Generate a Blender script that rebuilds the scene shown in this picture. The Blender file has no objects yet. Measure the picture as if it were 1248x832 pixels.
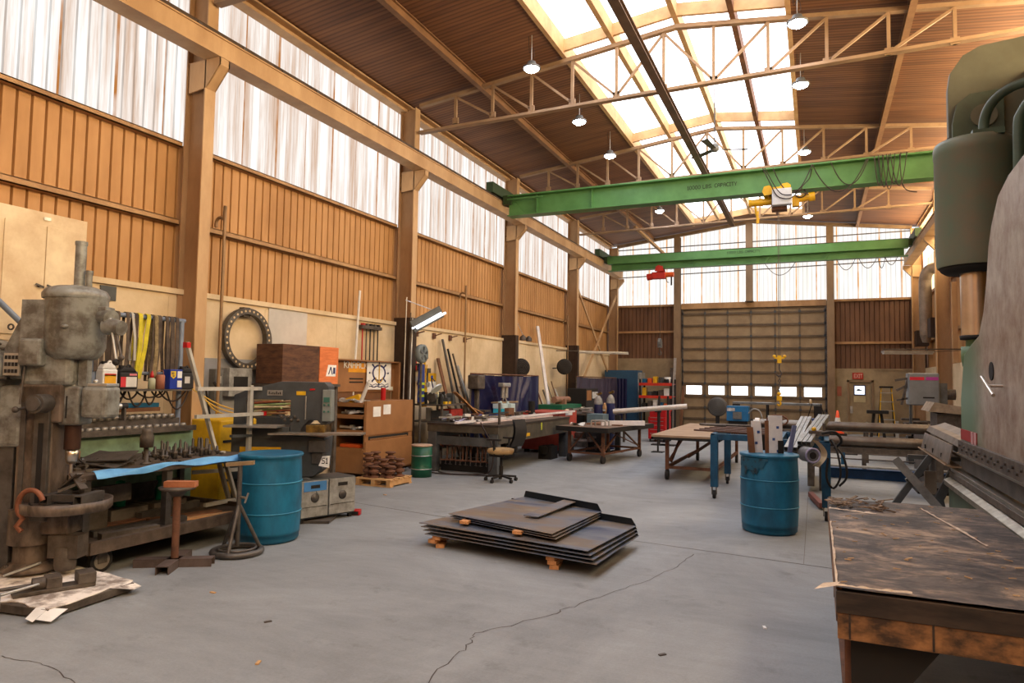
import bpy, math, random
from mathutils import Vector, Matrix
random.seed(7)
PI = math.pi
C = bpy.context.scene.collection
sc = bpy.context.scene

# ------------------------------------------------------------------ camera
YAW, PITCH, ROLL = .4202, .0576, .0159
_f = Vector((-math.sin(YAW), math.cos(YAW), 0)); _r = Vector((math.cos(YAW), math.sin(YAW), 0)); _u = Vector((0, 0, 1))
_f2 = _f * math.cos(PITCH) + _u * math.sin(PITCH); _u2 = _u * math.cos(PITCH) - _f * math.sin(PITCH)
_r3 = _r * math.cos(ROLL) + _u2 * math.sin(ROLL); _u3 = _u2 * math.cos(ROLL) - _r * math.sin(ROLL)
cam_data = bpy.data.cameras.new('camera'); cam_data.lens = 24.0; cam_data.sensor_width = 36.0
cam_data.clip_start = .05; cam_data.clip_end = 200
cam = bpy.data.objects.new('camera', cam_data); C.objects.link(cam)
cam.matrix_world = Matrix(((_r3.x, _u3.x, -_f2.x, 0), (_r3.y, _u3.y, -_f2.y, 0), (_r3.z, _u3.z, -_f2.z, 1.70), (0, 0, 0, 1)))
sc.camera = cam

# ------------------------------------------------------------------ light and exposure
world = bpy.data.worlds.new('overcast_sky'); sc.world = world; world.use_nodes = True
world.node_tree.nodes['Background'].inputs[0].default_value = (.85, .93, 1, 1)
world.node_tree.nodes['Background'].inputs[1].default_value = 1.2
sc.view_settings.view_transform = 'Standard'; sc.view_settings.look = 'None'
sc.view_settings.gamma = 1.0; sc.view_settings.use_curve_mapping = False
sc.view_settings.exposure = 0.26
SKYLIGHT = 3.6      # daylight through the roof glazing
PANEL_L = 0.98       # daylight through the left translucent sheets
PANEL_END = 1.0
PANEL_R = 10.0       # low warm sun on the right side sheets
LAMP = 90.0

# ------------------------------------------------------------------ helpers
def lin(c):
    return tuple((x / 255 / 12.92) if x / 255 <= .04045 else ((x / 255 + .055) / 1.055) ** 2.4 for x in c)

MATS = {}
def mat(name, rgb, rough=.6, metal=0.0, rgb2=None, scale=3.0, amt=.5, bump=0.0, bscale=40.0, stretch=(1, 1, 1), spec=.4, detail=5.0, lo=.35, hi=.65):
    """plain or mottled procedural surface"""
    if name in MATS: return MATS[name]
    m = bpy.data.materials.new(name); m.use_nodes = True; MATS[name] = m
    nt = m.node_tree; N = nt.nodes; L = nt.links; b = N['Principled BSDF']
    c = lin(rgb)
    b.inputs['Base Color'].default_value = (*c, 1); b.inputs['Roughness'].default_value = rough
    b.inputs['Metallic'].default_value = metal; b.inputs['Specular IOR Level'].default_value = spec
    tc = N.new('ShaderNodeTexCoord'); mp = N.new('ShaderNodeMapping'); mp.inputs['Scale'].default_value = stretch
    L.new(tc.outputs['Object'], mp.inputs['Vector'])
    if rgb2 is None: rgb2 = tuple(x * .72 for x in rgb)
    no = N.new('ShaderNodeTexNoise'); no.inputs['Scale'].default_value = scale; no.inputs['Detail'].default_value = detail
    no.inputs['Roughness'].default_value = .65
    L.new(mp.outputs[0], no.inputs['Vector'])
    r = N.new('ShaderNodeValToRGB'); r.color_ramp.elements[0].position = lo; r.color_ramp.elements[1].position = hi
    c2 = lin(rgb2); k = amt
    r.color_ramp.elements[0].color = (*[c[i] * (1 - k) + c2[i] * k for i in range(3)], 1); r.color_ramp.elements[1].color = (*c, 1)
    L.new(no.outputs['Fac'], r.inputs[0]); L.new(r.outputs[0], b.inputs['Base Color'])
    if bump:
        n2 = N.new('ShaderNodeTexNoise'); n2.inputs['Scale'].default_value = bscale; n2.inputs['Detail'].default_value = 4
        L.new(mp.outputs[0], n2.inputs['Vector'])
        bp = N.new('ShaderNodeBump'); bp.inputs['Strength'].default_value = bump; bp.inputs['Distance'].default_value = .01
        L.new(n2.outputs['Fac'], bp.inputs['Height']); L.new(bp.outputs[0], b.inputs['Normal'])
    return m

def glow(name, rgb, strength):
    if name in MATS: return MATS[name]
    m = bpy.data.materials.new(name); m.use_nodes = True; MATS[name] = m
    nt = m.node_tree; nt.nodes.remove(nt.nodes['Principled BSDF'])
    e = nt.nodes.new('ShaderNodeEmission'); e.inputs[0].default_value = (*lin(rgb), 1); e.inputs[1].default_value = strength
    nt.links.new(e.outputs[0], nt.nodes['Material Output'].inputs[0])
    return m

def daylight_sheet(name, axis, strength, tint, dirt, seam, rib=.13, dirt_amt=.5, grain=9.0):
    """translucent corrugated sheet with the sky behind it: it is lit through, with streaks of dirt and rusty lap seams"""
    m = bpy.data.materials.new(name); m.use_nodes = True; MATS[name] = m
    nt = m.node_tree; N = nt.nodes; L = nt.links; N.remove(N['Principled BSDF'])
    tc = N.new('ShaderNodeTexCoord'); sp = N.new('ShaderNodeSeparateXYZ'); L.new(tc.outputs['Object'], sp.inputs[0])
    a = sp.outputs[axis]
    def math_(op, x, y=None, z=None):
        n = N.new('ShaderNodeMath'); n.operation = op
        for i, v in enumerate((x, y, z)):
            if v is None: continue
            if hasattr(v, 'links'): L.new(v, n.inputs[i])
            else: n.inputs[i].default_value = v
        return n.outputs[0]
    mp = N.new('ShaderNodeMapping'); s = [.25, .25, .25]; s['XYZ'.index(axis)] = grain; mp.inputs['Scale'].default_value = s
    L.new(tc.outputs['Object'], mp.inputs[0])
    no = N.new('ShaderNodeTexNoise'); no.inputs['Scale'].default_value = 1.0; no.inputs['Detail'].default_value = 6; no.inputs['Roughness'].default_value = .7
    L.new(mp.outputs[0], no.inputs['Vector'])
    r = N.new('ShaderNodeValToRGB'); r.color_ramp.elements[0].position = .36; r.color_ramp.elements[1].position = .60
    t, d = lin(tint), lin(dirt)
    r.color_ramp.elements[0].color = (*[t[i] * (1 - dirt_amt) + d[i] * dirt_amt for i in range(3)], 1); r.color_ramp.elements[1].color = (*t, 1)
    L.new(no.outputs['Fac'], r.inputs[0])
    # ribs
    ln = math_('LESS_THAN', math_('FRACT', math_('MULTIPLY', a, 1 / rib)), .14)
    n4 = N.new('ShaderNodeTexNoise'); n4.inputs['Scale'].default_value = 1.3; L.new(tc.outputs['Object'], n4.inputs['Vector'])
    rf = math_('SUBTRACT', 1.0, math_('MULTIPLY', ln, math_('MULTIPLY_ADD', n4.outputs['Fac'], .5, .1)))
    # rusty lap seams between the sheets
    fr = math_('FRACT', math_('MULTIPLY', a, 1 / .68)); sm = math_('LESS_THAN', fr, .06)
    n3 = N.new('ShaderNodeTexNoise'); n3.inputs['Scale'].default_value = 3.0; L.new(tc.outputs['Object'], n3.inputs['Vector'])
    smf = math_('MULTIPLY', sm, math_('MULTIPLY_ADD', n3.outputs['Fac'], 1.5, .05))
    mx = N.new('ShaderNodeMix'); mx.data_type = 'RGBA'; L.new(smf, mx.inputs[0]); mx.clamp_factor = True; L.new(r.outputs[0], mx.inputs[6]); mx.inputs[7].default_value = (*lin(seam), 1)
    e = N.new('ShaderNodeEmission'); L.new(mx.outputs[2], e.inputs[0]); L.new(math_('MULTIPLY', rf, strength), e.inputs[1])
    L.new(e.outputs[0], N['Material Output'].inputs[0])
    return m

class MB:
    """collects shapes into one mesh"""
    def __init__(s, T=None): s.v = []; s.f = []; s.sm = []; s.T = T
    def add(s, vs, fs, smooth=False):
        o = len(s.v)
        if s.T is not None: vs = [tuple(s.T @ Vector(p)) for p in vs]
        s.v += [tuple(p) for p in vs]; s.f += [tuple(i + o for i in f) for f in fs]; s.sm += [smooth] * len(fs)
        return s
    def box(s, x0, x1, y0, y1, z0, z1):
        return s.add([(x0, y0, z0), (x1, y0, z0), (x1, y1, z0), (x0, y1, z0), (x0, y0, z1), (x1, y0, z1), (x1, y1, z1), (x0, y1, z1)],
                     [(3, 2, 1, 0), (4, 5, 6, 7), (0, 1, 5, 4), (1, 2, 6, 5), (2, 3, 7, 6), (3, 0, 4, 7)])
    def cbox(s, c, d, rz=0.0, rx=0.0, ry=0.0):
        R = Matrix.Rotation(rz, 3, 'Z') @ Matrix.Rotation(ry, 3, 'Y') @ Matrix.Rotation(rx, 3, 'X')
        vs = []
        for z in (-1, 1):
            for x, y in ((-1, -1), (1, -1), (1, 1), (-1, 1)):
                p = R @ Vector((x * d[0] / 2, y * d[1] / 2, z * d[2] / 2)); vs.append((c[0] + p.x, c[1] + p.y, c[2] + p.z))
        return s.add(vs, [(3, 2, 1, 0), (4, 5, 6, 7), (0, 1, 5, 4), (1, 2, 6, 5), (2, 3, 7, 6), (3, 0, 4, 7)])
    def bar(s, p, q, w, h, up=(0, 0, 1)):
        p, q = Vector(p), Vector(q); d = (q - p)
        if d.length < 1e-6: return s
        d.normalize(); u = Vector(up)
        if abs(d.dot(u)) > .98: u = Vector((0, 1, 0)) if abs(d.y) < .9 else Vector((1, 0, 0))
        a = d.cross(u).normalized(); b = a.cross(d).normalized()
        vs = [p + a * (i * w / 2) + b * (j * h / 2) for i, j in ((-1, -1), (1, -1), (1, 1), (-1, 1))] + [q + a * (i * w / 2) + b * (j * h / 2) for i, j in ((-1, -1), (1, -1), (1, 1), (-1, 1))]
        return s.add(vs, [(0, 1, 2, 3), (7, 6, 5, 4), (0, 4, 5, 1), (1, 5, 6, 2), (2, 6, 7, 3), (3, 7, 4, 0)])
    def cyl(s, p, q, r, r2=None, n=16, caps=True):
        p, q = Vector(p), Vector(q); r2 = r if r2 is None else r2; d = (q - p)
        if d.length < 1e-6: return s
        d.normalize(); u = Vector((0, 0, 1)) if abs(d.z) < .95 else Vector((1, 0, 0))
        a = d.cross(u).normalized(); b = a.cross(d).normalized(); vs = []
        for c, rr in ((p, r), (q, r2)):
            for i in range(n):
                t = 2 * PI * i / n; vs.append(c + a * (rr * math.cos(t)) + b * (rr * math.sin(t)))
        s.add(vs, [(i, i + n, (i + 1) % n + n, (i + 1) % n) for i in range(n)], n > 6)
        if caps:
            s.add(vs[:n], [tuple(range(n))]); s.add(vs[n:], [tuple(reversed(range(n)))])
        return s
    def tube(s, path, r, n=8, closed=False):
        P = [Vector(p) for p in path]
        if not closed and 3 <= len(P) <= 9 and not isinstance(r, (list, tuple)):
            Q = [P[0]]
            for i in range(len(P) - 1):
                a, b, c, d = P[max(i - 1, 0)], P[i], P[i + 1], P[min(i + 2, len(P) - 1)]
                for t in (.25, .5, .75, 1.0):
                    Q.append(.5 * ((2 * b) + (c - a) * t + (2 * a - 5 * b + 4 * c - d) * t * t + (3 * b - a - 3 * c + d) * t ** 3))
            P = Q
        k = len(P); vs = []; prev = None
        for i, c in enumerate(P):
            if closed: d = P[(i + 1) % k] - P[i - 1]
            else: d = P[min(i + 1, k - 1)] - P[max(i - 1, 0)]
            if d.length < 1e-9: d = Vector((0, 0, 1))
            d.normalize()
            if prev is None:
                u = Vector((0, 0, 1)) if abs(d.z) < .9 else Vector((1, 0, 0)); a = d.cross(u).normalized()
            else:
                a = (prev - d * prev.dot(d))
                a = a.normalized() if a.length > 1e-6 else d.orthogonal().normalized()
            prev = a; b = d.cross(a)
            rr = r[i] if isinstance(r, (list, tuple)) else r
            for j in range(n):
                t = 2 * PI * j / n; vs.append(c + a * (rr * math.cos(t)) + b * (rr * math.sin(t)))
        fs = []
        for i in range(k if closed else k - 1):
            for j in range(n):
                i2 = (i + 1) % k; fs.append((i * n + j, i * n + (j + 1) % n, i2 * n + (j + 1) % n, i2 * n + j))
        s.add(vs, fs, True)
        if not closed: s.add(vs[:n], [tuple(reversed(range(n)))]); s.add(vs[-n:], [tuple(range(n))])
        return s
    def lathe(s, prof, at=(0, 0, 0), n=28, axis='z', smooth=True):
        vs = []; A = Vector(at)
        for r, z in prof:
            for i in range(n):
                t = 2 * PI * i / n; c, d = r * math.cos(t), r * math.sin(t)
                p = {'z': (c, d, z), 'x': (z, c, d), 'y': (d, z, c)}[axis]; vs.append(A + Vector(p))
        fs = [(i * n + j, i * n + (j + 1) % n, (i + 1) * n + (j + 1) % n, (i + 1) * n + j) for i in range(len(prof) - 1) for j in range(n)]
        s.add(vs, fs, smooth)
        if prof[0][0] > 1e-5: s.add(vs[:n], [tuple(reversed(range(n)))])
        if prof[-1][0] > 1e-5: s.add(vs[-n:], [tuple(range(n))])
        return s
    def prism(s, poly, plane, d0, d1):
        """extrude a 2-D outline: plane 'xy','xz','yz' between d0 and d1 on the remaining axis"""
        def P(a, b, d): return {'xy': (a, b, d), 'xz': (a, d, b), 'yz': (d, a, b)}[plane]
        n = len(poly); vs = [P(a, b, d0) for a, b in poly] + [P(a, b, d1) for a, b in poly]
        return s.add(vs, [tuple(range(n)), tuple(reversed(range(n, 2 * n)))] + [(i, i + n, (i + 1) % n + n, (i + 1) % n) for i in range(n)])
    def sphere(s, c, r, n=12, sq=(1, 1, 1)):
        m = max(4, n // 2); vs = []
        for i in range(m + 1):
            ph = PI * i / m
            for j in range(n):
                t = 2 * PI * j / n; vs.append((c[0] + r * sq[0] * math.sin(ph) * math.cos(t), c[1] + r * sq[1] * math.sin(ph) * math.sin(t), c[2] + r * sq[2] * math.cos(ph)))
        return s.add(vs, [(i * n + j, (i + 1) * n + j, (i + 1) * n + (j + 1) % n, i * n + (j + 1) % n) for i in range(m) for j in range(n)], True)
    def ring(s, c, R, r, axis='z', n=32, k=8):
        pts = []
        for i in range(n):
            t = 2 * PI * i / n; a, b = R * math.cos(t), R * math.sin(t)
            pts.append({'z': (c[0] + a, c[1] + b, c[2]), 'x': (c[0], c[1] + a, c[2] + b), 'y': (c[0] + a, c[1], c[2] + b)}[axis])
        return s.tube(pts, r, k, closed=True)
    def sheet(s, fn, nu, nv, thick=0.0):
        """surface fn(u,v)->point, optionally thickened along z"""
        vs = [tuple(fn(i / nu, j / nv)) for i in range(nu + 1) for j in range(nv + 1)]
        fs = [(i * (nv + 1) + j, (i + 1) * (nv + 1) + j, (i + 1) * (nv + 1) + j + 1, i * (nv + 1) + j + 1) for i in range(nu) for j in range(nv)]
        s.add(vs, fs, True)
        if thick:
            s.add([(a, b, c - thick) for a, b, c in vs], [tuple(reversed(f)) for f in fs], True)
        return s
    def build(s, name, material, parent=None, bevel=0.0, label=None, loc=None):
        me = bpy.data.meshes.new(name); me.from_pydata([tuple(p) for p in s.v], [], s.f); me.update()
        me.polygons.foreach_set('use_smooth', s.sm)
        if material: me.materials.append(material)
        o = bpy.data.objects.new(name, me); C.objects.link(o)
        if parent is not None: o.parent = parent
        if loc: o.location = loc
        if bevel:
            b = o.modifiers.new('bevel', 'BEVEL'); b.width = bevel; b.segments = 2; b.limit_method = 'ANGLE'; b.angle_limit = .7
        if label: o['label'] = label
        return o

def T(loc=(0, 0, 0), rz=0.0, rx=0.0, ry=0.0):
    return Matrix.Translation(loc) @ Matrix.Rotation(rz, 4, 'Z') @ Matrix.Rotation(ry, 4, 'Y') @ Matrix.Rotation(rx, 4, 'X')

def thing(name, label, cat, loc=(0, 0, 0), rz=0.0, group=None):
    o = bpy.data.objects.new(name, None); C.objects.link(o); o.empty_display_size = .1
    o.location = loc; o.rotation_euler = (0, 0, rz); o['label'] = label; o['category'] = cat
    if group: o['group'] = group
    return o

def tag(o, label, cat, group=None, kind=None, loc=None, rot=None):
    o['label'] = label; o['category'] = cat
    if group: o['group'] = group
    if kind: o['kind'] = kind
    if loc: o.location = loc
    if rot: o.rotation_euler = rot
    return o

def struct(name, mb, m, parent=None):
    o = mb.build(name, m, parent)
    if parent is None: o['kind'] = 'structure'
    return o

def dup(root, loc, rz=None, label=None, group=None, rot=None):
    r = root.copy(); C.objects.link(r); r.location = loc
    if rz is not None: r.rotation_euler = (0, 0, rz)
    if rot is not None: r.rotation_euler = rot
    if label: r['label'] = label
    if group: r['group'] = group
    for ch in [c for c in root.children]:
        c = ch.copy(); C.objects.link(c); c.parent = r
        for g in [c2 for c2 in ch.children]:
            d = g.copy(); C.objects.link(d); d.parent = c
    return r

GLYPH = {
 'A': ['01110','10001','10001','11111','10001','10001','10001'], 'B': ['11110','10001','10001','11110','10001','10001','11110'],
 'C': ['01111','10000','10000','10000','10000','10000','01111'], 'D': ['11110','10001','10001','10001','10001','10001','11110'],
 'E': ['11111','10000','10000','11110','10000','10000','11111'], 'I': ['111','010','010','010','010','010','111'],
 'K': ['10001','10010','10100','11000','10100','10010','10001'], 'L': ['10000','10000','10000','10000','10000','10000','11111'],
 'N': ['10001','11001','10101','10101','10011','10001','10001'], 'P': ['11110','10001','10001','11110','10000','10000','10000'],
 'R': ['11110','10001','10001','11110','10100','10010','10001'], 'S': ['01111','10000','10000','01110','00001','00001','11110'],
 'T': ['11111','00100','00100','00100','00100','00100','00100'], 'X': ['10001','10001','01010','00100','01010','10001','10001'],
 'Y': ['10001','10001','01010','00100','00100','00100','00100'], '1': ['010','110','010','010','010','010','111'],
 '0': ['01110','10001','10001','10001','10001','10001','01110'], 'W': ['10001','10001','10001','10101','10101','11011','10001'],
 '4': ['00010','00110','01010','10010','11111','00010','00010'], '-': ['00000','00000','00000','11111','00000','00000','00000'],
 '.': ['0','0','0','0','0','0','1'], ' ': ['000']*7, 'O': ['01110','10001','10001','10001','10001','10001','01110'],
 'G': ['01111','10000','10000','10111','10001','10001','01110'], 'M': ['10001','11011','10101','10101','10001','10001','10001'],
 'H': ['10001','10001','10001','11111','10001','10001','10001'], 'U': ['10001','10001','10001','10001','10001','10001','01110']}
def text_mb(txt, h, T_, depth=.004, squeeze=1.0):
    """raised letters in the local xz plane facing -y, starting at x=0"""
    m = MB(T_); px = h / 7; x = 0.0
    for ch in txt:
        g = GLYPH.get(ch, GLYPH[' '])
        for r, row in enumerate(g):
            c = 0
            while c < len(row):
                if row[c] == '1':
                    c2 = c
                    while c2 < len(row) and row[c2] == '1': c2 += 1
                    m.box(x + c * px * squeeze, x + c2 * px * squeeze, -depth, 0, h - (r + 1) * px, h - r * px); c = c2
                else: c += 1
        x += (len(g[0]) + 1) * px * squeeze
    return m, x

# ------------------------------------------------------------------ materials
M_conc_floor = None
M_girt = mat('tan_painted_steel', (178, 140, 96), .6, 0, (135, 98, 62), 2.5, .7, stretch=(1, 1, .5))
M_col = mat('column_paint', (196, 162, 120), .6, 0, (158, 122, 82), 1.8, .7, stretch=(1, 1, .4))
M_brown = mat('brown_siding', (190, 144, 92), .6, 0, (160, 114, 64), 2.2, .75, stretch=(1, 1, .25))
M_wallconc = mat('painted_concrete', (218, 198, 164), .85, 0, (186, 162, 124), 1.2, .8, bump=.2)
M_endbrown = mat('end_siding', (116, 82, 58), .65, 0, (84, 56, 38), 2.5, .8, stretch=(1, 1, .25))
M_deck = None
M_green = mat('crane_green', (88, 140, 80), .45, 0, (68, 114, 60), 2.0, .7)
M_steel = mat('dark_steel', (98, 94, 90), .5, .5, (62, 56, 52), 6, .8, bump=.1)
M_iron = mat('grimy_iron', (100, 92, 84), .6, .3, (56, 48, 42), 7, .8, bump=.25)
M_rust = mat('rusty_steel', (116, 78, 58), .8, .1, (76, 52, 40), 9, .8, bump=.3)
M_black = mat('black_rubber', (34, 32, 32), .7)
M_gray = mat('machine_gray', (112, 114, 112), .45, .1, (72, 72, 70), 5, .8, bump=.08)
M_dgray = mat('charcoal_paint', (74, 78, 80), .45, .1, (52, 54, 55), 4, .7)
M_blue = mat('blue_plastic', (14, 92, 132), .42, 0, (10, 66, 98), 3, .7)
M_bluep = mat('blue_painted_steel', (28, 88, 122), .5, .1, (18, 52, 76), 5, .8)
M_wood = mat('raw_timber', (196, 152, 104), .8, 0, (160, 112, 68), 5, .8, stretch=(.5, 4, 4))
M_woodd = mat('brown_timber', (126, 86, 58), .8, 0, (86, 56, 38), 5, .8)
M_alu = mat('aluminium', (190, 190, 186), .35, .7, (140, 138, 134), 8, .6)
M_white = mat('white_plastic', (222, 222, 218), .5, 0, (190, 188, 180), 5, .6)
M_red = mat('red_enamel', (186, 26, 30), .35, 0, (140, 18, 22), 4, .6)
M_orange = mat('orange_paint', (220, 92, 34), .5)
M_yellow = mat('yellow_paint', (222, 176, 26), .5, 0, (176, 130, 20), 5, .6)
M_navy = mat('navy_curtain', (30, 38, 96), .55, 0, (20, 26, 66), 2, .6)
M_dark = mat('soot_black', (30, 27, 25), .8)
M_chrome = mat('chrome', (216, 208, 196), .28, 1.0, (170, 160, 150), 3, .5)
M_cable = mat('dark_cable', (52, 40, 36), .6)
M_glass = mat('clear_plastic', (150, 200, 205), .2, 0)
M_green2 = mat('bottle_green', (20, 84, 62), .4)
M_cardboard = mat('cardboard', (178, 134, 88), .85, 0, (150, 106, 66), 3, .6)
M_tan = mat('tool_cabinet_brown', (150, 106, 66), .5, 0, (122, 82, 48), 3, .5)
M_cream = mat('cream_locker', (226, 208, 172), .6, 0, (176, 140, 100), 2, .6)
M_paper = mat('paper_white', (236, 236, 232), .7)
M_tarp = mat('blue_tarp', (104, 170, 220), .5, 0, (70, 130, 190), 6, .6)
M_hotsteel = None

# ================================================================== floor
def floor_material():
    m = bpy.data.materials.new('worn_concrete'); m.use_nodes = True; nt = m.node_tree; N = nt.nodes; L = nt.links; b = N['Principled BSDF']
    tc = N.new('ShaderNodeTexCoord')
    def noise(s, d, r=.6, dist=0):
        n = N.new('ShaderNodeTexNoise'); n.inputs['Scale'].default_value = s; n.inputs['Detail'].default_value = d; n.inputs['Roughness'].default_value = r
        n.inputs['Distortion'].default_value = dist; L.new(tc.outputs['Object'], n.inputs['Vector']); return n.outputs['Fac']
    def ramp(src, p0, c0, p1, c1):
        r = N.new('ShaderNodeValToRGB'); r.color_ramp.elements[0].position = p0; r.color_ramp.elements[1].position = p1
        r.color_ramp.elements[0].color = (*c0, 1); r.color_ramp.elements[1].color = (*c1, 1); L.new(src, r.inputs[0]); return r.outputs[0]
    def mul(a, c):
        x = N.new('ShaderNodeMix'); x.data_type = 'RGBA'; x.blend_type = 'MULTIPLY'; x.inputs[0].default_value = 1; L.new(a, x.inputs[6]); L.new(c, x.inputs[7]); return x.outputs[2]
    base = ramp(noise(.45, 8, .7, .6), .35, lin((121, 124, 126)), .68, lin((149, 153, 155)))
    spots = ramp(noise(2.6, 6, .7), .30, (.78, .77, .76), .42, (1, 1, 1))
    fine = ramp(noise(55, 5, .8), .3, (.86, .86, .86), .7, (1.06, 1.06, 1.06))
    mp = N.new('ShaderNodeMapping'); mp.inputs['Scale'].default_value = (1.4, 9, 1); mp.inputs['Rotation'].default_value = (0, 0, .5); L.new(tc.outputs['Object'], mp.inputs[0])
    n = N.new('ShaderNodeTexNoise'); n.inputs['Scale'].default_value = 1; n.inputs['Detail'].default_value = 6; n.inputs['Roughness'].default_value = .75; L.new(mp.outputs[0], n.inputs['Vector'])
    scr = ramp(n.outputs['Fac'], .35, (.93, .92, .91), .65, (1.04, 1.04, 1.04))
    L.new(mul(mul(mul(base, spots), fine), scr), b.inputs['Base Color'])
    b.inputs['Roughness'].default_value = .72; b.inputs['Specular IOR Level'].default_value = .35
    bp = N.new('ShaderNodeBump'); bp.inputs['Strength'].default_value = .12; bp.inputs['Distance'].default_value = .01; L.new(noise(90, 4), bp.inputs['Height']); L.new(bp.outputs[0], b.inputs['Normal'])
    return m
YB, YE = -4.0, 27.0           # back and end of the hall
XL, XR = -7.71, 3.37          # inner faces of the side walls
floor = struct('floor', MB().box(XL - .4, XR + .4, YB - .3, YE + .4, -.25, 0), floor_material())
M_joint = mat('floor_joint_dark', (70, 63, 58), .9)
def ribbon(pts, w, name, m, parent, z=.0015):
    mb = MB(); vs = []
    for i, (x, y) in enumerate(pts):
        a = Vector(pts[max(i - 1, 0)]); b = Vector(pts[min(i + 1, len(pts) - 1)]); d = (b - a).normalized(); n = Vector((-d.y, d.x)) * w * (.6 + .8 * random.random()) / 2
        vs += [(x + n.x, y + n.y, z), (x - n.x, y - n.y, z)]
    mb.add(vs, [(2 * i, 2 * i + 1, 2 * i + 3, 2 * i + 2) for i in range(len(pts) - 1)]); return mb.build(name, m, parent)
def jitter(pts, amp, n=9):
    out = []
    for i in range(len(pts) - 1):
        for k in range(n):
            t = k / n; out.append((pts[i][0] * (1 - t) + pts[i + 1][0] * t + random.uniform(-amp, amp), pts[i][1] * (1 - t) + pts[i + 1][1] * t + random.uniform(-amp, amp)))
    return out + [pts[-1]]
ribbon([(-7.6, 8.1), (-5.84, 7.79), (-4.34, 7.52), (-1.75, 7.36), (.09, 7.15), (3.3, 6.85)], .016, 'floor_joint', M_joint, floor)
ribbon([(-7.6, 14.6), (3.3, 14.6)], .012, 'floor_joint', M_joint, floor)
ribbon([(-.13, 7.2), (-.14, 12)], .008, 'floor_joint', mat('faint_joint', (112, 106, 102), .9), floor)
ribbon(jitter([(-1.12, 7.1), (-1.30, 6.1), (-1.68, 5.1), (-1.80, 4.75), (-2.1, 4.2), (-2.05, 3.9), (-2.0, 3.0)], .022), .007, 'crack', M_joint, floor)
ribbon(jitter([(-4.5, 2.60), (-4.1, 2.64), (-3.6, 2.52)], .010), .005, 'crack', M_joint, floor)

# ================================================================== side walls
def corrugated(mb, axis, a0, a1, z0, z1, face, depth, pitch=.155, groove=.03, sign=1):
    """vertical-rib sheet; axis 'y' lies in a yz plane at x=face, axis 'x' in an xz plane at y=face; grooves go back by depth"""
    prof = []; a = a0
    while a < a1:
        prof += [(a, 0), (min(a + pitch - groove, a1), 0), (min(a + pitch - groove * .7, a1), 1), (min(a + pitch - groove * .3, a1), 1)]; a += pitch
    prof.append((a1, 0)); vs = []
    for t, d in prof:
        f = face - sign * depth * d
        for z in (z0, z1): vs.append((f, t, z) if axis == 'y' else (t, f, z))
    mb.add(vs, [(2 * i, 2 * i + 1, 2 * i + 3, 2 * i + 2) for i in range(len(prof) - 1)])
    return mb
ZC, ZB, ZA, ZEAVE, ZRIDGE, XMID = 2.79, 3.76, 4.80, 7.28, 7.95, -2.17
COLY = [6.54 + 5.124 * n - .085 for n in range(-2, 5)]     # column centre lines
COLY[-1] = 26.9
M_truss = mat('truss_paint', (164, 136, 104), .6, 0, (128, 102, 74), 2, .7)
wl = MB(); wl.box(XL - .3, XL + .01, YB, YE, 0, ZC)
y = YB
while y < YE:            # narrow vertical joints of the cast panels
    wl.box(XL + .01, XL + .014, y, y + 1.69, .02, ZC - .06); y += 1.708
wl.box(XL - .02, XL + .05, YB, YE, ZC - .02, ZC + .05)
wall_left = struct('wall_left', wl, M_wallconc)
s = MB(); corrugated(s, 'y', YB, YE, ZC + .05, ZA, XL - .09, .05, pitch=.155, groove=.030); s.box(XL - .16, XL - .14, YB, YE, ZC, ZA)
struct('siding', s, M_brown, wall_left)
for z, h in ((ZB, .07), (ZA, .06)):
    g = MB()
    for i in range(len(COLY) - 1):
        y0, y1 = COLY[i] + .09, COLY[i + 1] - .09
        g.box(XL - .10, XL, y0, y1, z - h, z - h + .014); g.box(XL - .014, XL, y0, y1, z - h, z + .01); g.box(XL - .1, XL, y0, y1, z, z + .012)
    g.build('girt', M_girt, wall_left)
M_sheetL = daylight_sheet('translucent_sheet_left', 'Y', PANEL_L, (255, 252, 248), (196, 158, 128), (178, 116, 60), rib=.15, dirt_amt=.85, grain=6)
M_sheetE = daylight_sheet('translucent_sheet_end', 'X', PANEL_END, (255, 253, 250), (228, 206, 180), (222, 150, 66), rib=.15, dirt_amt=.5, grain=6)
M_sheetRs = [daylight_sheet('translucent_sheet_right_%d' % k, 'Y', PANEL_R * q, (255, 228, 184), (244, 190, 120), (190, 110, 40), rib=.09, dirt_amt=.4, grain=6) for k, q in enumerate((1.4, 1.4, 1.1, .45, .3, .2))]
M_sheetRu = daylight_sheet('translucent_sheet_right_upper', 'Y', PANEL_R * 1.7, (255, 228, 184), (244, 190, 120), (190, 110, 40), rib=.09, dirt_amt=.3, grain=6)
n = 1
for i in range(len(COLY) - 1):
    w = MB(); corrugated(w, 'y', COLY[i] - .1, COLY[i + 1] + .0, ZA + .012, ZEAVE - .06, XL - .10, .02, pitch=.15, groove=.05)
    o = struct('window_%d' % n, w, M_sheetL); n += 1
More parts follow.
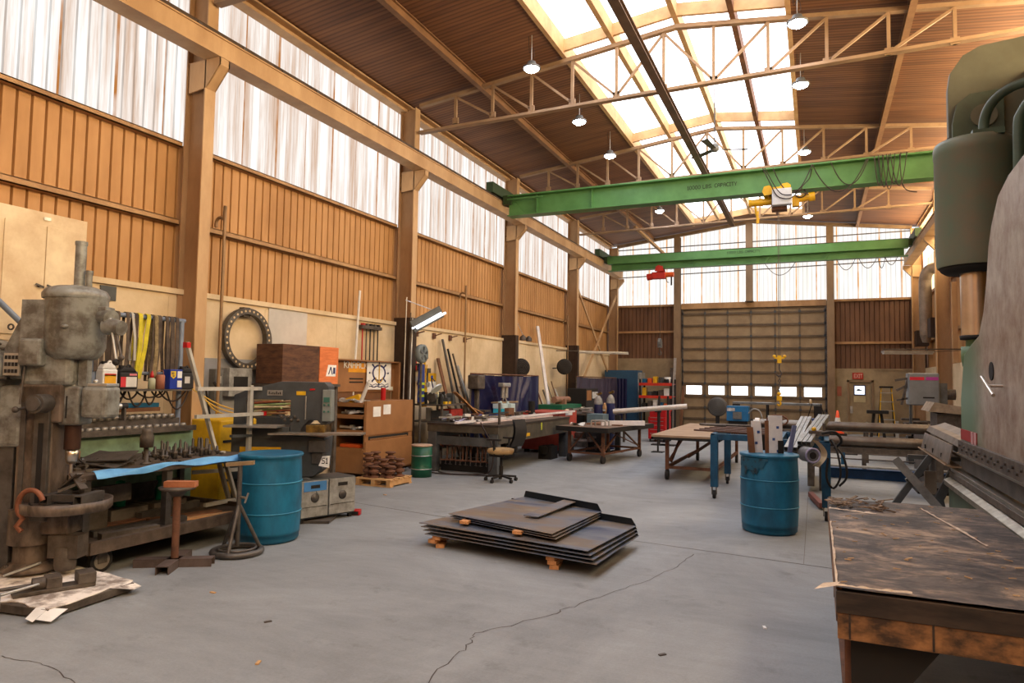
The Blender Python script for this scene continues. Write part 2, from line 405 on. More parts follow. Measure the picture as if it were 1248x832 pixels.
# right wall, the same order of bands
wr = MB(); wr.box(XR - .01, XR + .3, YB, YE, 0, 2.35); y = YB
while y < YE: wr.box(XR - .014, XR - .01, y, y + 1.69, .02, 2.3); y += 1.708
wall_right = struct('wall_right', wr, M_wallconc)
s = MB(); corrugated(s, 'y', YB, YE, 2.35, 4.8, XR + .1, .035, sign=-1); s.build('siding', M_brown, wall_right)
for z in (3.3, 4.8):
    g = MB()
    for i in range(len(COLY) - 1): g.box(XR, XR + .1, COLY[i] + .09, COLY[i + 1] - .09, z - .07, z + .01)
    g.build('girt', M_girt, wall_right)
for i in range(len(COLY) - 1):
    w = MB(); corrugated(w, 'y', COLY[i] - .1, COLY[i + 1], 4.81, 6.1, XR + .1, .02, pitch=.15, groove=.05, sign=-1)
    struct('window_%d' % n, w, M_sheetRs[i]); n += 1
    w = MB(); corrugated(w, 'y', COLY[i] - .1, COLY[i + 1], 6.1, ZEAVE - .06, XR + .1, .02, pitch=.15, groove=.05, sign=-1)
    struct('window_%d' % n, w, M_sheetRu); n += 1

# ================================================================== end wall with the big sectional door
XD0, XD1, ZD = -4.82, .34, 4.60
def roofz(x): return ZRIDGE - abs(x - XMID) * (ZRIDGE - ZEAVE) / 5.54
we = MB(); we.box(XL - .3, XD0 + .02, YE, YE + .25, 0, 2.68); we.box(XD1, 1.02, YE, YE + .25, 0, 2.33); we.box(1.78, XR + .3, YE, YE + .25, 0, 2.33); we.box(1.02, 1.78, YE, YE + .25, 1.87, 2.33)
we.box(1.83, XR, YE - .02, YE, 2.27, 2.33)
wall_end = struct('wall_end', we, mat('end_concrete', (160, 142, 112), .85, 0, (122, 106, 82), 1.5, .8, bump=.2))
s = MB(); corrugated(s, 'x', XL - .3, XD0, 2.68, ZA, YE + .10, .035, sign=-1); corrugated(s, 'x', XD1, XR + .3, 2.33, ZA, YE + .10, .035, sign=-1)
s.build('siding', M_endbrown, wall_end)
g = MB()
for a, b, z in ((-7.4, -5.08, 3.76), (.58, 3.0, 3.27), (-7.4, -5.08, ZA), (.58, 3.0, ZA)): g.box(a, b, YE, YE + .1, z - .07, z + .01)
g.box(XD0, XD1, YE - .02, YE + .14, ZD, ZA + .02)
for x0 in (-5.08, -2.40, .35):
    pass
g.build('girt', M_girt, wall_end)
spans = [(-7.4, -5.08), (-4.83, -2.40), (-2.17, .35), (.58, 3.05)]
for a, b in spans:
    w = MB(); prof = []; x = a - .12
    while x < b + .12:
        x2 = min(x + .15, b + .12)
        za, zb = roofz(x) - .1, roofz(x2) - .1
        w.add([(x, YE + .10, ZA + .02), (x2, YE + .10, ZA + .02), (x2, YE + .10, zb), (x, YE + .10, za)], [(0, 1, 2, 3)]); x = x2
    struct('window_%d' % n, w, M_sheetE); n += 1
# gable columns
def hcol(mb, x, y, w, d, z0, z1, along='y', t=.02):
    """H section: flanges lie across 'along'"""
    if along == 'x':      # flanges face +-x
        mb.box(x - d / 2, x - d / 2 + t, y - w / 2, y + w / 2, z0, z1); mb.box(x + d / 2 - t, x + d / 2, y - w / 2, y + w / 2, z0, z1); mb.box(x - d / 2 + t, x + d / 2 - t, y - t / 2, y + t / 2, z0, z1)
    else:
        mb.box(x - w / 2, x + w / 2, y - d / 2, y - d / 2 + t, z0, z1); mb.box(x - w / 2, x + w / 2, y + d / 2 - t, y + d / 2, z0, z1); mb.box(x - t / 2, x + t / 2, y - d / 2 + t, y + d / 2 - t, z0, z1)
    return mb
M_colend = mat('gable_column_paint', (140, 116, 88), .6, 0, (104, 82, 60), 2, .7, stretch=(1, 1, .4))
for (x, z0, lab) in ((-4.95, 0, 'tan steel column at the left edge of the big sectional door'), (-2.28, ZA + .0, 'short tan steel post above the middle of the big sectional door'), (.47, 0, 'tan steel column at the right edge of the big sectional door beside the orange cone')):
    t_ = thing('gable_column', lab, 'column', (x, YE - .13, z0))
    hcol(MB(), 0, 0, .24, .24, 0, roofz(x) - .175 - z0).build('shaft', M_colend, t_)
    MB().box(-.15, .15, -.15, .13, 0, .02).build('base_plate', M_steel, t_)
t_ = thing('gable_rafter', 'tan beam following the roof slope above the end wall windows', 'beam', (0, YE - .05, 0))
MB().bar((-7.4, 0, roofz(-7.4) - .10), (XMID, 0, roofz(XMID) - .10), .12, .12).bar((XMID, 0, roofz(XMID) - .10), (3.05, 0, roofz(3.05) - .10), .12, .12).build('rafter', M_colend, t_)
t_ = thing('corner_strut', 'slanting tan strut from the roof down to the column left of the big door', 'brace', (0, 0, 0))
MB().bar((-5.85, 23.6, 7.22), (-4.97, 26.68, 6.30), .10, .08).build('strut', M_col, t_)
# sectional overhead door
dr = MB()
M_door = mat('door_panel_tan', (152, 130, 98), .6, 0, (120, 98, 72), 2, .7)
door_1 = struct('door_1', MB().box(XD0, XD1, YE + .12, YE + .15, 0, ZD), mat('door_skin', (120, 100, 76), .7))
zs = [.0, .36, .78, 1.22, 1.70, 2.15, 2.59, 3.04, 3.49, 3.94, 4.39, 4.58]
for i in range(len(zs) - 1):
    z0, z1 = zs[i] + .006, zs[i + 1] - .006
    p = MB()
    win = abs(zs[i] - 1.22) < .01
    w6 = (XD1 - XD0 - .1) / 6; x0 = XD0 + .05
    if win:
        p.box(x0, XD1 - .05, YE + .07, YE + .12, z0, 1.30); p.box(x0, XD1 - .05, YE + .07, YE + .12, 1.63, z1)
        for k in range(7):
            xc = x0 + k * w6; a_, b_ = (xc - .13, xc + .13)
            p.box(max(a_, x0), min(b_, XD1 - .05), YE + .07, YE + .12, 1.30, 1.63)
    else: p.box(x0, XD1 - .05, YE + .07, YE + .12, z0, z1)
    sec = p.build('section', M_door, door_1)
    f = MB()
    f.box(x0, XD1 - .05, YE + .025, YE + .07, z0, z0 + .045); f.box(x0, XD1 - .05, YE + .025, YE + .07, z1 - .03, z1)
    for k in range(7):
        xc = x0 + k * w6; f.box(xc - .028, xc + .028, YE + .02, YE + .07, z0, z1)
    f.build('rail', mat('door_rail', (112, 94, 72), .6, .1, (80, 66, 50), 3, .7), sec)
    h = MB()
    for k in range(7): h.box(x0 + k * w6 - .04, x0 + k * w6 + .04, YE + .0, YE + .022, z0 - .02, z0 + .07)
    h.build('hinge', M_dgray, sec)
    if win:
        for k in range(6):
            MB().box(x0 + k * w6 + .13, x0 + (k + 1) * w6 - .13, YE + .085, YE + .1, 1.30, 1.63).build('pane', glow('door_window_daylight', (244, 250, 255), 3.0), sec)
for x in (XD0 + .03, XD1 - .03): MB().box(x - .025, x + .025, YE + .0, YE + .06, 0, ZD).build('track', M_steel, door_1)
# exit door
door_2 = struct('door_2', MB().box(1.04, 1.76, YE + .03, YE + .08, .01, 1.85), mat('exit_door_tan', (150, 132, 102), .6, 0, (118, 100, 74), 2, .8))
f = MB(); f.box(.98, 1.05, YE - .03, YE + .1, 0, 1.92); f.box(1.75, 1.82, YE - .03, YE + .1, 0, 1.92); f.box(.98, 1.82, YE - .03, YE + .1, 1.85, 1.92); f.build('frame', M_colend, door_2)
MB().box(1.19, 1.56, YE + .0, YE + .03, 1.39, 1.74).build('window_frame', M_navy, door_2)
MB().box(1.22, 1.53, YE - .006, YE, 1.42, 1.71).build('pane', glow('exit_pane', (236, 244, 255), 1.6), door_2)
MB().box(1.28, 1.44, YE - .012, YE - .006, 1.54, 1.58).box(1.30, 1.38, YE - .012, YE - .006, 1.58, 1.61).build('pane_mark', M_dark, door_2)
MB().box(1.19, 1.56, YE + .015, YE + .03, 1.14, 1.36).build('notice', mat('notice_paper', (182, 166, 128), .8), door_2)
MB().cyl((1.11, YE + .03, .85), (1.11, YE - .04, .85), .02).box(1.07, 1.15, YE, YE + .03, .75, 1.0).build('door_handle', M_alu, door_2)
t_ = thing('exit_sign', 'small red and white EXIT sign above the exit door', 'sign', (1.32, YE - .01, 1.95))
MB().box(-.17, .17, -.03, .01, 0, .23).build('sign_box', mat('sign_red', (176, 44, 30), .5), t_, bevel=.004)
m_, wtxt = text_mb('EXIT', .14, T((-.12, -.03, .045)), squeeze=.62); m_.build('lettering', mat('sign_letter', (238, 196, 176), .5), t_)
tag(MB().box(.66, .80, -.01, .0, 0, .34).build('wall_notice', mat('faded_red_notice', (160, 92, 72), .8)), 'small faded red notice on the end wall left of the exit door', 'sign', loc=(0, YE, 1.35))
# back wall behind the camera
s = MB().box(XL - .3, XR + .3, YB - .2, YB, 0, 7.9); struct('wall_back', s, M_brown)

# ================================================================== roof
def deck_material():
    m = bpy.data.materials.new('roof_deck'); m.use_nodes = True; nt = m.node_tree; N = nt.nodes; L = nt.links; b = N['Principled BSDF']
    tc = N.new('ShaderNodeTexCoord')
    w = N.new('ShaderNodeTexWave'); w.bands_direction = 'Y'; w.inputs['Scale'].default_value = 3.2; w.inputs['Distortion'].default_value = .25; w.inputs['Detail'].default_value = 2; L.new(tc.outputs['Object'], w.inputs['Vector'])
    no = N.new('ShaderNodeTexNoise'); mp = N.new('ShaderNodeMapping'); mp.inputs['Scale'].default_value = (.7, 6, 1); L.new(tc.outputs['Object'], mp.inputs[0]); L.new(mp.outputs[0], no.inputs['Vector']); no.inputs['Scale'].default_value = 1; no.inputs['Detail'].default_value = 6
    r = N.new('ShaderNodeValToRGB'); r.color_ramp.elements[0].position = .3; r.color_ramp.elements[1].position = .7
    r.color_ramp.elements[0].color = (*lin((98, 62, 37)), 1); r.color_ramp.elements[1].color = (*lin((132, 89, 54)), 1); L.new(no.outputs['Fac'], r.inputs[0])
    r2 = N.new('ShaderNodeValToRGB'); r2.color_ramp.elements[0].position = .1; r2.color_ramp.elements[1].position = .5
    r2.color_ramp.elements[0].color = (.62, .58, .55, 1); r2.color_ramp.elements[1].color = (1, 1, 1, 1); L.new(w.outputs['Fac'], r2.inputs[0])
    x = N.new('ShaderNodeMix'); x.data_type = 'RGBA'; x.blend_type = 'MULTIPLY'; x.inputs[0].default_value = 1; L.new(r.outputs[0], x.inputs[6]); L.new(r2.outputs[0], x.inputs[7])
    L.new(x.outputs[2], b.inputs['Base Color']); b.inputs['Roughness'].default_value = .7
    bp = N.new('ShaderNodeBump'); bp.inputs['Strength'].default_value = .2; bp.inputs['Distance'].default_value = .01; L.new(w.outputs['Fac'], bp.inputs['Height']); L.new(bp.outputs[0], b.inputs['Normal'])
    return m
M_deck = deck_material()
SX0, SX1, SYE = -4.25, -.33, 26.2       # skylight opening
def deckstrip(mb, xa, xb, ya, yb):
    mb.add([(xa, ya, roofz(xa)), (xb, ya, roofz(xb)), (xb, yb, roofz(xb)), (xa, yb, roofz(xa)), (xa, ya, roofz(xa) + .15), (xb, ya, roofz(xb) + .15), (xb, yb, roofz(xb) + .15), (xa, yb, roofz(xa) + .15)],
           [(0, 1, 2, 3), (7, 6, 5, 4), (0, 4, 5, 1), (1, 5, 6, 2), (2, 6, 7, 3), (3, 7, 4, 0)])
d = MB(); deckstrip(d, XL - .3, SX0, YB, YE + .3); deckstrip(d, SX1, XR + .3, YB, YE + .3); deckstrip(d, SX0, XMID, SYE, YE + .3); deckstrip(d, XMID, SX1, SYE, YE + .3)
ceiling = struct('ceiling', d, M_deck)
# skylight: curb boards, rafters and glazing
M_raft = mat('skylight_rafter', (206, 170, 122), .7, 0, (170, 130, 86), 3, .7)
sky = thing('skylight_frame', 'long ridge skylight frame of tan rafters and cross boards in the roof', 'skylight', (0, 0, 0))
for x in (SX0 + .04, SX1 - .04): MB().box(x - .04, x + .04, YB, SYE, roofz(x) - .03, roofz(x) + .28).build('curb', M_raft, sky)
for x in (-3.30, XMID, -1.24): MB().box(x - .045, x + .045, YB, SYE, roofz(x) + .0, roofz(x) + .26).build('rafter', M_raft if x < -1.5 else M_woodd, sky)
for yy in [c - .12 for c in COLY[:-1]] + [SYE - .05]:
    c = MB(); zz = .02
    for a, b in ((SX0 + .08, -3.345), (-3.255, XMID - .045), (XMID + .045, -1.285), (-1.195, SX1 - .08)):
        c.add([(a, yy - .03, roofz(a) + zz), (b, yy - .03, roofz(b) + zz), (b, yy + .03, roofz(b) + zz), (a, yy + .03, roofz(a) + zz), (a, yy - .03, roofz(a) + zz + .22), (b, yy - .03, roofz(b) + zz + .22), (b, yy + .03, roofz(b) + zz + .22), (a, yy + .03, roofz(a) + zz + .22)],
              [(3, 2, 1, 0), (4, 5, 6, 7), (0, 1, 5, 4), (1, 2, 6, 5), (2, 3, 7, 6), (3, 0, 4, 7)])
    c.build('cross_board', M_raft, sky)
for a, b in ((SX0 + .08, XMID), (XMID, SX1 - .08)):
    w = MB(); w.add([(a, YB, roofz(a) + .29), (b, YB, roofz(b) + .29), (b, SYE, roofz(b) + .29), (a, SYE, roofz(a) + .29)], [(0, 1, 2, 3)])
    struct('window_%d' % n, w, glow('skylight_daylight', (252, 250, 255), SKYLIGHT)); n += 1
# purlins and eave struts running the length of the hall
for x, lab in ((-5.90, 'long tan roof beam halfway between the left eave and the skylight'), (1.36, 'long tan roof beam between the skylight and the right eave')):
    z = roofz(x); b = MB(); b.box(x - .05, x + .05, YB, YE, z - .16, z - .15); b.box(x - .008, x + .008, YB, YE, z - .15, z - .012); b.box(x - .05, x + .05, YB, YE, z - .012, z + .02)
    tag(b.build('roof_purlin', mat('purlin_paint', (150, 112, 76), .6, 0, (110, 78, 50), 2, .7)), lab, 'beam')
for x, sgn, lab in ((XL + .02, 1, 'stepped tan eave beam along the top of the left wall'), (XR - .02, -1, 'tan eave beam along the top of the right wall')):
    b = MB(); b.box(x - .10, x + .10, YB, YE, ZEAVE - .14, ZEAVE - .10); b.box(x - .02, x + .02, YB, YE, ZEAVE - .10, ZEAVE - .02); b.box(min(x, x + sgn * .16), max(x, x + sgn * .16), YB, YE, ZEAVE - .03, ZEAVE - .005)
    tag(b.build('eave_beam', M_col), lab, 'beam')

# ================================================================== steel frames
XCL, XCR = -7.34, 3.00        # column faces
names_l = ['behind the camera', 'just out of frame on the left', 'nearest in view, behind the blue pipe sling rack', 'second from the left, behind the brown tool cabinet',
           'third from the left, beside the first navy curtain', 'fourth from the left, where the wall brace starts', 'in the far left corner']
def make_column(side, k, yc):
    s_ = 1 if side == 'l' else -1; xf = XCL if side == 'l' else XCR
    lab = ('tan steel crane column on the left wall, ' if side == 'l' else 'tan steel crane column on the right wall, ')
    lab += names_l[k] if side == 'l' else ['behind the camera', 'out of frame beside the camera', 'close beside the big press', 'just beyond the big press', 'behind the band saw', 'beside the round duct', 'in the far right corner'][k]
    t_ = thing('crane_column', lab, 'column', (xf, yc, 0))
    d_ = .36
    m = MB(); m.box(min(-s_ * .02, 0), max(-s_ * .02, 0), -.085, .085, 0, ZEAVE - .1); m.build('flange', M_col, t_)
    m = MB(); m.box(min(-s_ * d_, -s_ * (d_ - .02)), max(-s_ * d_, -s_ * (d_ - .02)), -.085, .085, 0, ZEAVE - .1); m.box(min(-s_ * d_, -s_ * .02), max(-s_ * d_, -s_ * .02), -.008, .008, 0, ZEAVE - .1); m.build('web', mat('column_web', (168, 134, 98), .65, 0, (128, 98, 68), 2, .7, stretch=(1, 1, .4)), t_)
    m = MB()
    tip = s_ * .24
    for yy in (-.085, .065):
        m.prism([(0, 5.50), (tip, 5.78), (tip, 5.88), (-s_ * .30, 5.88), (-s_ * .30, 5.47)], 'xz', yy, yy + .02)
    m.add([(0, -.085, 5.50), (0, .085, 5.50), (tip, .085, 5.78), (tip, -.085, 5.78)], [(0, 1, 2, 3)])
    m.add([(tip, -.085, 5.78), (tip, .085, 5.78), (tip, .085, 5.88), (tip, -.085, 5.88)], [(0, 1, 2, 3)])
    m.build('corbel', M_col, t_)
    return t_
for k, yc in enumerate(COLY):
    if k < 2: continue
    make_column('l', k, yc); make_column('r', k, yc)
for x0, x1, lab in ((-7.38, -7.10, 'long tan crane runway beam along the left wall'), (2.76, 3.04, 'tan crane runway beam along the right wall')):
    t_ = thing('crane_runway', lab, 'beam', (0, 0, 5.885)); xm = (x0 + x1) / 2
    m = MB(); m.box(x0, x1, YB, YE - .2, 0, .02); m.box(x0, x1, YB, YE - .2, .25, .27); m.box(xm + (.10 if x0 < 0 else -.12), xm + (.12 if x0 < 0 else -.10), YB, YE - .2, .02, .25); m.box(xm - .01, xm + .01, YB, YE - .2, .02, .25)
    m.build('girder', M_col, t_)
    xr = -7.16 if x0 < 0 else 2.82
    MB().box(xr - .035, xr + .035, YB, YE - .2, .27, .33).build('rail', mat('rail_brown', (84, 66, 50), .6, .2, (54, 42, 34), 4, .7), t_)
    c = MB(); yy = YB + .3
    while yy < YE - .5:
        c.box(xr - .055, xr + .055, yy - .03, yy + .03, .27, .30); yy += .75
    c.build('rail_clips', M_steel, t_)['kind'] = 'stuff'
# roof trusses
POSTX = [-6.48, -5.67, -4.86, -4.05, -3.22, -2.38, -1.54, -.68, .19, 1.05, 1.91]
ZBOT = 6.74
def zt(x): return 7.86 - abs(x + 2.2) * .115 if True else 0
def make_truss(yc, lab):
    t_ = thing('roof_truss', lab, 'truss', (0, yc, 0))
    for nm, zf in (('top_chord', lambda x: roofz(x) - .10), ('bottom_chord', lambda x: ZBOT + (.04 if x > -5 else 0))):
        m = MB()
        xs = [-7.30, XMID, 2.96]
        for a, b in ((xs[0], xs[1]), (xs[1], xs[2])):
            if nm == 'top_chord': m.bar((a, 0, zf(a)), (b, 0, zf(b)), .10, .07)
            else: m.bar((a, 0, ZBOT - (.06 if a < -7 else -.02)), (b, 0, ZBOT + (.08 if b > 2 else .02)), .12, .05)
        m.build(nm, M_truss, t_)
    for i, x in enumerate(POSTX):
        b_ = MB().bar((x, 0, ZBOT + .02), (x, 0, roofz(x) - .12), .05, .05); b_.box(x - .06, x + .06, -.02, .02, ZBOT + .02, ZBOT + .13)
        b_.build('post', M_truss, t_)
        if i < len(POSTX) - 1:
            x2 = POSTX[i + 1]
            if x2 <= -2.3: p, q = (x, 0, roofz(x) - .14), (x2, 0, ZBOT + .06)
            else: p, q = (x, 0, ZBOT + .06), (x2, 0, roofz(x2) - .14)
            if i in (3,): p, q = (x, 0, roofz(x) - .14), (x2, 0, ZBOT + .06)
            if i == 4: p, q = (x, 0, ZBOT + .06), (x2, 0, roofz(x2) - .14)
            if i == 5: p, q = (x, 0, roofz(x) - .14), (x2, 0, ZBOT + .06)
            MB().bar(p, q, .04, .04).build('diagonal', M_truss, t_)
    return t_
tl = ['out of view behind the camera', 'overhead beside the camera', 'nearest one, at the top edge of the photo', 'first full one across the skylight', 'one just in front of the near green crane', 'one seen between the two green cranes']
for k, yc in enumerate(COLY[2:-1]): make_truss(yc + .02, 'tan steel roof truss, ' + tl[k + 2])
m = MB(); m.box(-2.42, -2.28, 3, 21.9, 6.60, 6.615); m.box(-2.36, -2.34, 3, 21.9, 6.615, 6.70); m.box(-2.42, -2.28, 3, 21.9, 6.70, 6.715)
tag(m.build('tie_beam', mat('tie_beam_dark', (120, 96, 76), .6, 0, (84, 64, 48), 3, .7)), 'dark tan beam hung under the trusses along the middle of the skylight', 'beam')
# wall bracing in the last bay
t_ = thing('cross_brace', 'crossed tan angle braces on the left wall in the last bay', 'brace', (0, 0, 0))
MB().bar((-7.45, 21.95, 5.0), (-7.45, 26.85, 1.4), .10, .04, (1, 0, 0)).build('brace_bar', M_col, t_)
MB().bar((-7.40, 26.85, 5.2), (-7.40, 21.95, 1.2), .10, .04, (1, 0, 0)).build('brace_bar', M_col, t_)
# conduits on the left wall
M_pipe = mat('conduit', (150, 120, 86), .5, .3)
for k, (yy, zt_, z0) in enumerate(((6.93, 3.88, .6), (14.1, 3.72, .3), (21.3, 3.7, .3))):
    lab = ['thin hooked conduit left of the round perforated ring', 'thin hooked conduit left of the first navy curtain', 'thin hooked conduit beside the second wall fan'][k]
    tag(MB().tube([(-7.5, yy, z0), (-7.5, yy, zt_ - .05), (-7.52, yy, zt_), (-7.60, yy, zt_ + .03), (-7.66, yy, zt_ - .02), (-7.66, yy, zt_ - .10)], .022, 8).build('conduit', M_pipe), lab, 'pipe')

# ================================================================== travelling cranes, hoists, lamps
def make_crane(yc, lab, second=False):
    t_ = thing('bridge_crane', lab, 'crane', (0, yc, 5.76)); x0, x1 = -6.95, 2.62; H = .52
    if not second:
        MB().box(x0, x1, -.16, .16, 0, .025).box(x0 + .1, x1 - .1, -.012, .012, .025, H - .035).box(x0, x1, -.17, .17, H - .035, H).build('girder', M_green, t_)
        m = MB()
        for x in (-6.2, -4.8, 1.2, 2.2): m.box(x - .008, x + .008, -.10, .10, .03, H - .04)
        m.build('stiffener', M_green, t_)
        MB().box(x0, -6.0, -.20, -.165, H - .13, H - .10).prism([(x0, .03), (x0 + .45, .03), (x0 + .05, H - .05), (x0, H - .05)], 'xz', -.05, -.015).build('gusset', M_green, t_)
        m_, w_ = text_mb('10000 LBS. CAPACITY', .085, T((-2.60, -.0125, .25)), squeeze=.86); m_.build('capacity_lettering', M_dark, t_)
    else:
        MB().box(x0, x1, -.19, -.17, .26, H + .01).box(x0, x1, -.19, .05, .24, .26).box(x0, x1, -.19, .16, H - .01, H + .01).box(x0 + .1, x1 - .1, .03, .05, .02, H).box(x0, x1, -.10, .16, 0, .022).build('girder', M_green, t_)
        m = MB()
        for x in (-4.0, -1.6, .2): m.prism([(x, .02), (x + .05, .02), (x + .22, .24), (x + .14, .24)], 'xz', -.03, .03)
        m.build('stiffener', M_green, t_)
        m_, w_ = text_mb('10000 LBS. CAPACITY', .085, T((-2.75, -.191, .36)), squeeze=.86); m_.build('capacity_lettering', mat('faded_green_letter', (36, 62, 36), .6), t_)
        MB().box(-3.0, 1.3, .0, .1, H + .01, H + .055).build('cable_tray', M_woodd, t_)
    for x, s_ in ((-7.16, 1), (2.82, -1)):
        m = MB().box(x - .09, x + .09, -.75, .75, .47, .72); m.box(min(x + s_ * .09, x + s_ * .30), max(x + s_ * .09, x + s_ * .30), -.16, .16, .30, .52)
        e = m.build('end_truck', mat('crane_dark_green', (52, 74, 44), .6), t_)
        for yy in (-.55, .55): MB().cyl((x - .05, yy, .52), (x + .05, yy, .52), .065, n=20).build('wheel', M_iron, e)
    MB().box(-7.30, -7.12, -.55, -.30, .55, .66).build('drive_motor', M_iron, t_)
    return t_
make_crane(15.3, 'nearer green overhead bridge crane girder marked with its capacity')
make_crane(24.15, 'farther green overhead bridge crane girder in front of the end wall', True)
# yellow hoist
t_ = thing('electric_hoist', 'yellow electric chain hoist with white control box under the nearer green crane', 'hoist', (-.72, 15.30, 5.74))
m = MB()
for s_ in (-1, 1):
    m.prism([(-.30, .03), (-.26, .13), (-.16, .15), (-.10, .10), (.04, .10), (.10, .16), (.20, .17), (.26, .12), (.26, .0), (-.26, -.06)], 'xz', s_ * .20 - .012, s_ * .20 + .012)
m.cyl((-.18, -.21, -.02), (-.18, .21, -.02), .02); m.cyl((.18, -.21, -.02), (.18, .21, -.02), .02)
tr = m.build('trolley', M_yellow, t_)
for s_ in (-1, 1):
    for x in (-.2, .2): MB().cyl((x, s_ * .12, .07), (x, s_ * .19, .07), .05, n=18).build('wheel', M_iron, tr)
MB().box(-.10, .28, -.30, -.14, -.30, .04).build('control_box', mat('box_gray_white', (206, 212, 220), .5), t_, bevel=.01)
MB().cyl((-.55, 0, -.15), (-.12, 0, -.15), .075, n=20).cyl((-.58, 0, -.15), (-.54, 0, -.15), .085, n=20).cyl((-.34, 0, -.15), (-.30, 0, -.15), .085, n=20).build('drum_motor', M_yellow, t_)
MB().cyl((.30, 0, -.16), (.62, 0, -.12), .07, n=20).cyl((.60, 0, -.12), (.72, 0, -.11), .095, n=20).box(.28, .42, -.08, .08, -.30, -.08).build('travel_motor', M_yellow, t_)
MB().box(-.12, .18, -.12, .12, -.36, -.04).build('gearbox', M_rust, t_)
MB().tube([(-.45, 0, -.2), (-.43, .02, -.40), (-.38, 0, -.52)], .025).box(-.43, -.38, -.03, .03, -.60, -.34).build('chain_guide', M_yellow, t_)
m = MB()
for k in range(3):
    a = k * .7; m.tube([(.45 + .1 * math.cos(2 * PI * i / 14 + a), -.12 + k * .03, -.05 + .09 * math.sin(2 * PI * i / 14 + a)) for i in range(15)], .010, 6)
m.tube([(.3, -.2, .0), (.42, -.2, -.02), (.5, -.15, .1), (.62, -.1, .25), (.66, -.05, .45)], .010, 6); m.tube([(-.28, -.31, .5), (-.15, -.32, .2), (.0, -.33, -.12), (.22, -.33, -.20), (.36, -.25, -.1), (.5, -.12, .04)], .012, 6)
m.tube([(-.24, -.31, .5), (-.05, -.34, .1), (.1, -.34, -.10), (.3, -.32, -.12)], .010, 6); m.build('cables', M_cable, t_)
m = MB(); m.cyl((0, 0, -.3), (0, 0, -3.42), .008, n=6); m.cyl((.03, 0, -.3), (.03, 0, -3.42), .006, n=6); m.build('hoist_chain', M_steel, t_)
hk = MB().box(-.09, .11, -.025, .025, -3.49, -3.46).sphere((-.09, 0, -3.44), .035).sphere((.11, 0, -3.44), .035).box(-.03, .05, -.035, .035, -3.58, -3.42).build('hook_block', M_yellow, t_)
MB().tube([(.01, 0, -3.6), (.01, 0, -3.72), (.05, 0, -3.78), (.02, 0, -3.85), (-.04, 0, -3.83), (-.06, 0, -3.78)], .016, 8).build('hook', M_iron, t_)
m = MB()
for k in range(9): m.ring((.01, 0, -3.86 - k * .045), .026, .009, 'x' if k % 2 else 'y', 12, 6)
m.build('load_chain', M_steel, t_)
MB().box(-.045, .055, -.03, .03, -4.36, -4.26).sphere((.0, 0, -4.22), .04).tube([(0, 0, -4.35), (.03, 0, -4.42), (.0, 0, -4.47), (-.04, 0, -4.43)], .018, 8).build('lower_hook', M_yellow, t_)
# festoon cable on crane 1
m = MB()
pts = [(-.78, 6.24), (.12, 6.24), (.95, 6.24)]
for (a, b, dp) in ((-.80, -.05, .55), (-.05, .95, .62), (.30, .98, .50)):
    m.tube([(a + (b - a) * i / 14, 15.08, 6.24 - dp * 4 * (i / 14) * (1 - i / 14)) for i in range(15)], .011, 6)
for k in range(5):
    a = 1.12 + .07 * k; m.tube([(a + (.16 + .03 * k) * i / 12 - .04, 15.06 - .01 * k, 6.27 - (.60 + .05 * (k % 3)) * 4 * (i / 12) * (1 - i / 12)) for i in range(13)], .010, 6)
m.tube([(1.52, 15.05, 6.25), (1.55, 15.05, 5.7), (1.64, 15.05, 5.52), (1.80, 15.05, 5.47)], .010, 6)
tag(m.build('festoon_cable', M_cable), 'looped dark power cables hanging from the nearer green crane, by the press', 'cable')
m = MB()
for (a, b, dp) in ((-1.55, -.6, .42), (.62, 1.15, .35), (1.25, 1.75, .32), (1.78, 1.98, .34), (1.98, 2.32, .25)):
    m.tube([(a + (b - a) * i / 12, 24.0, 5.74 - dp * 4 * (i / 12) * (1 - i / 12)) for i in range(13)], .011, 6)
tag(m.build('festoon_cable', M_cable), 'looped dark cables hanging from the farther green crane', 'cable')
# power rods across the end bay
for z0, z1, lab in ((7.05, 7.10, 'dark horizontal rod across the end windows above the farther green crane'), (5.93, 6.09, 'dark horizontal rod across the end windows below the farther green crane')):
    tag(MB().bar((-7.36, 26.9, z0), (3.02, 26.9, z1), .035, .035).build('sway_rod', M_iron), lab, 'rod')
# red hoist
t_ = thing('electric_hoist', 'red electric hoist hanging at the left end of the farther green crane', 'hoist', (-5.06, 24.15, 5.76))
MB().box(-.28, .20, -.12, .12, -.36, -.12).build('hoist_body', mat('hoist_red', (196, 48, 34), .45), t_, bevel=.02)
m = MB(); m.prism([(-.16, -.1), (-.12, .08), (.12, .08), (.16, -.1)], 'xz', -.16, -.14); m.prism([(-.16, -.1), (-.12, .08), (.12, .08), (.16, -.1)], 'xz', .14, .16); m.cyl((-.02, -.18, .06), (-.02, .18, .06), .06, n=16); m.build('trolley', mat('hoist_red', (196, 48, 34)), t_)
MB().cyl((-.46, 0, -.28), (-.28, 0, -.26), .12, n=20).build('motor', mat('hoist_red', (196, 48, 34)), t_); MB().cyl((.20, 0, -.22), (.48, 0, -.22), .09, n=20).build('gear_case', M_orange, t_)
MB().tube([(.40, 0, -.3), (.40, 0, -.6)], .03).tube([(.2, 0, -.3), (.24, 0, -.46), (.32, 0, -.5)], .012).build('chain_bag', M_black, t_)
MB().cyl((0, 0, -.3), (0, 0, -2.5), .008, n=6).build('hoist_chain', M_steel, t_)
MB().cyl((-.05, 0, -2.62), (.05, 0, -2.62), .14, n=22).box(-.07, .07, -.09, .09, -2.80, -2.6).build('hook_block', M_gray, t_)
MB().tube([(0, 0, -2.8), (0, 0, -2.92), (.06, 0, -3.0), (0, 0, -3.06), (-.06, 0, -3.0)], .02).build('hook', M_iron, t_)
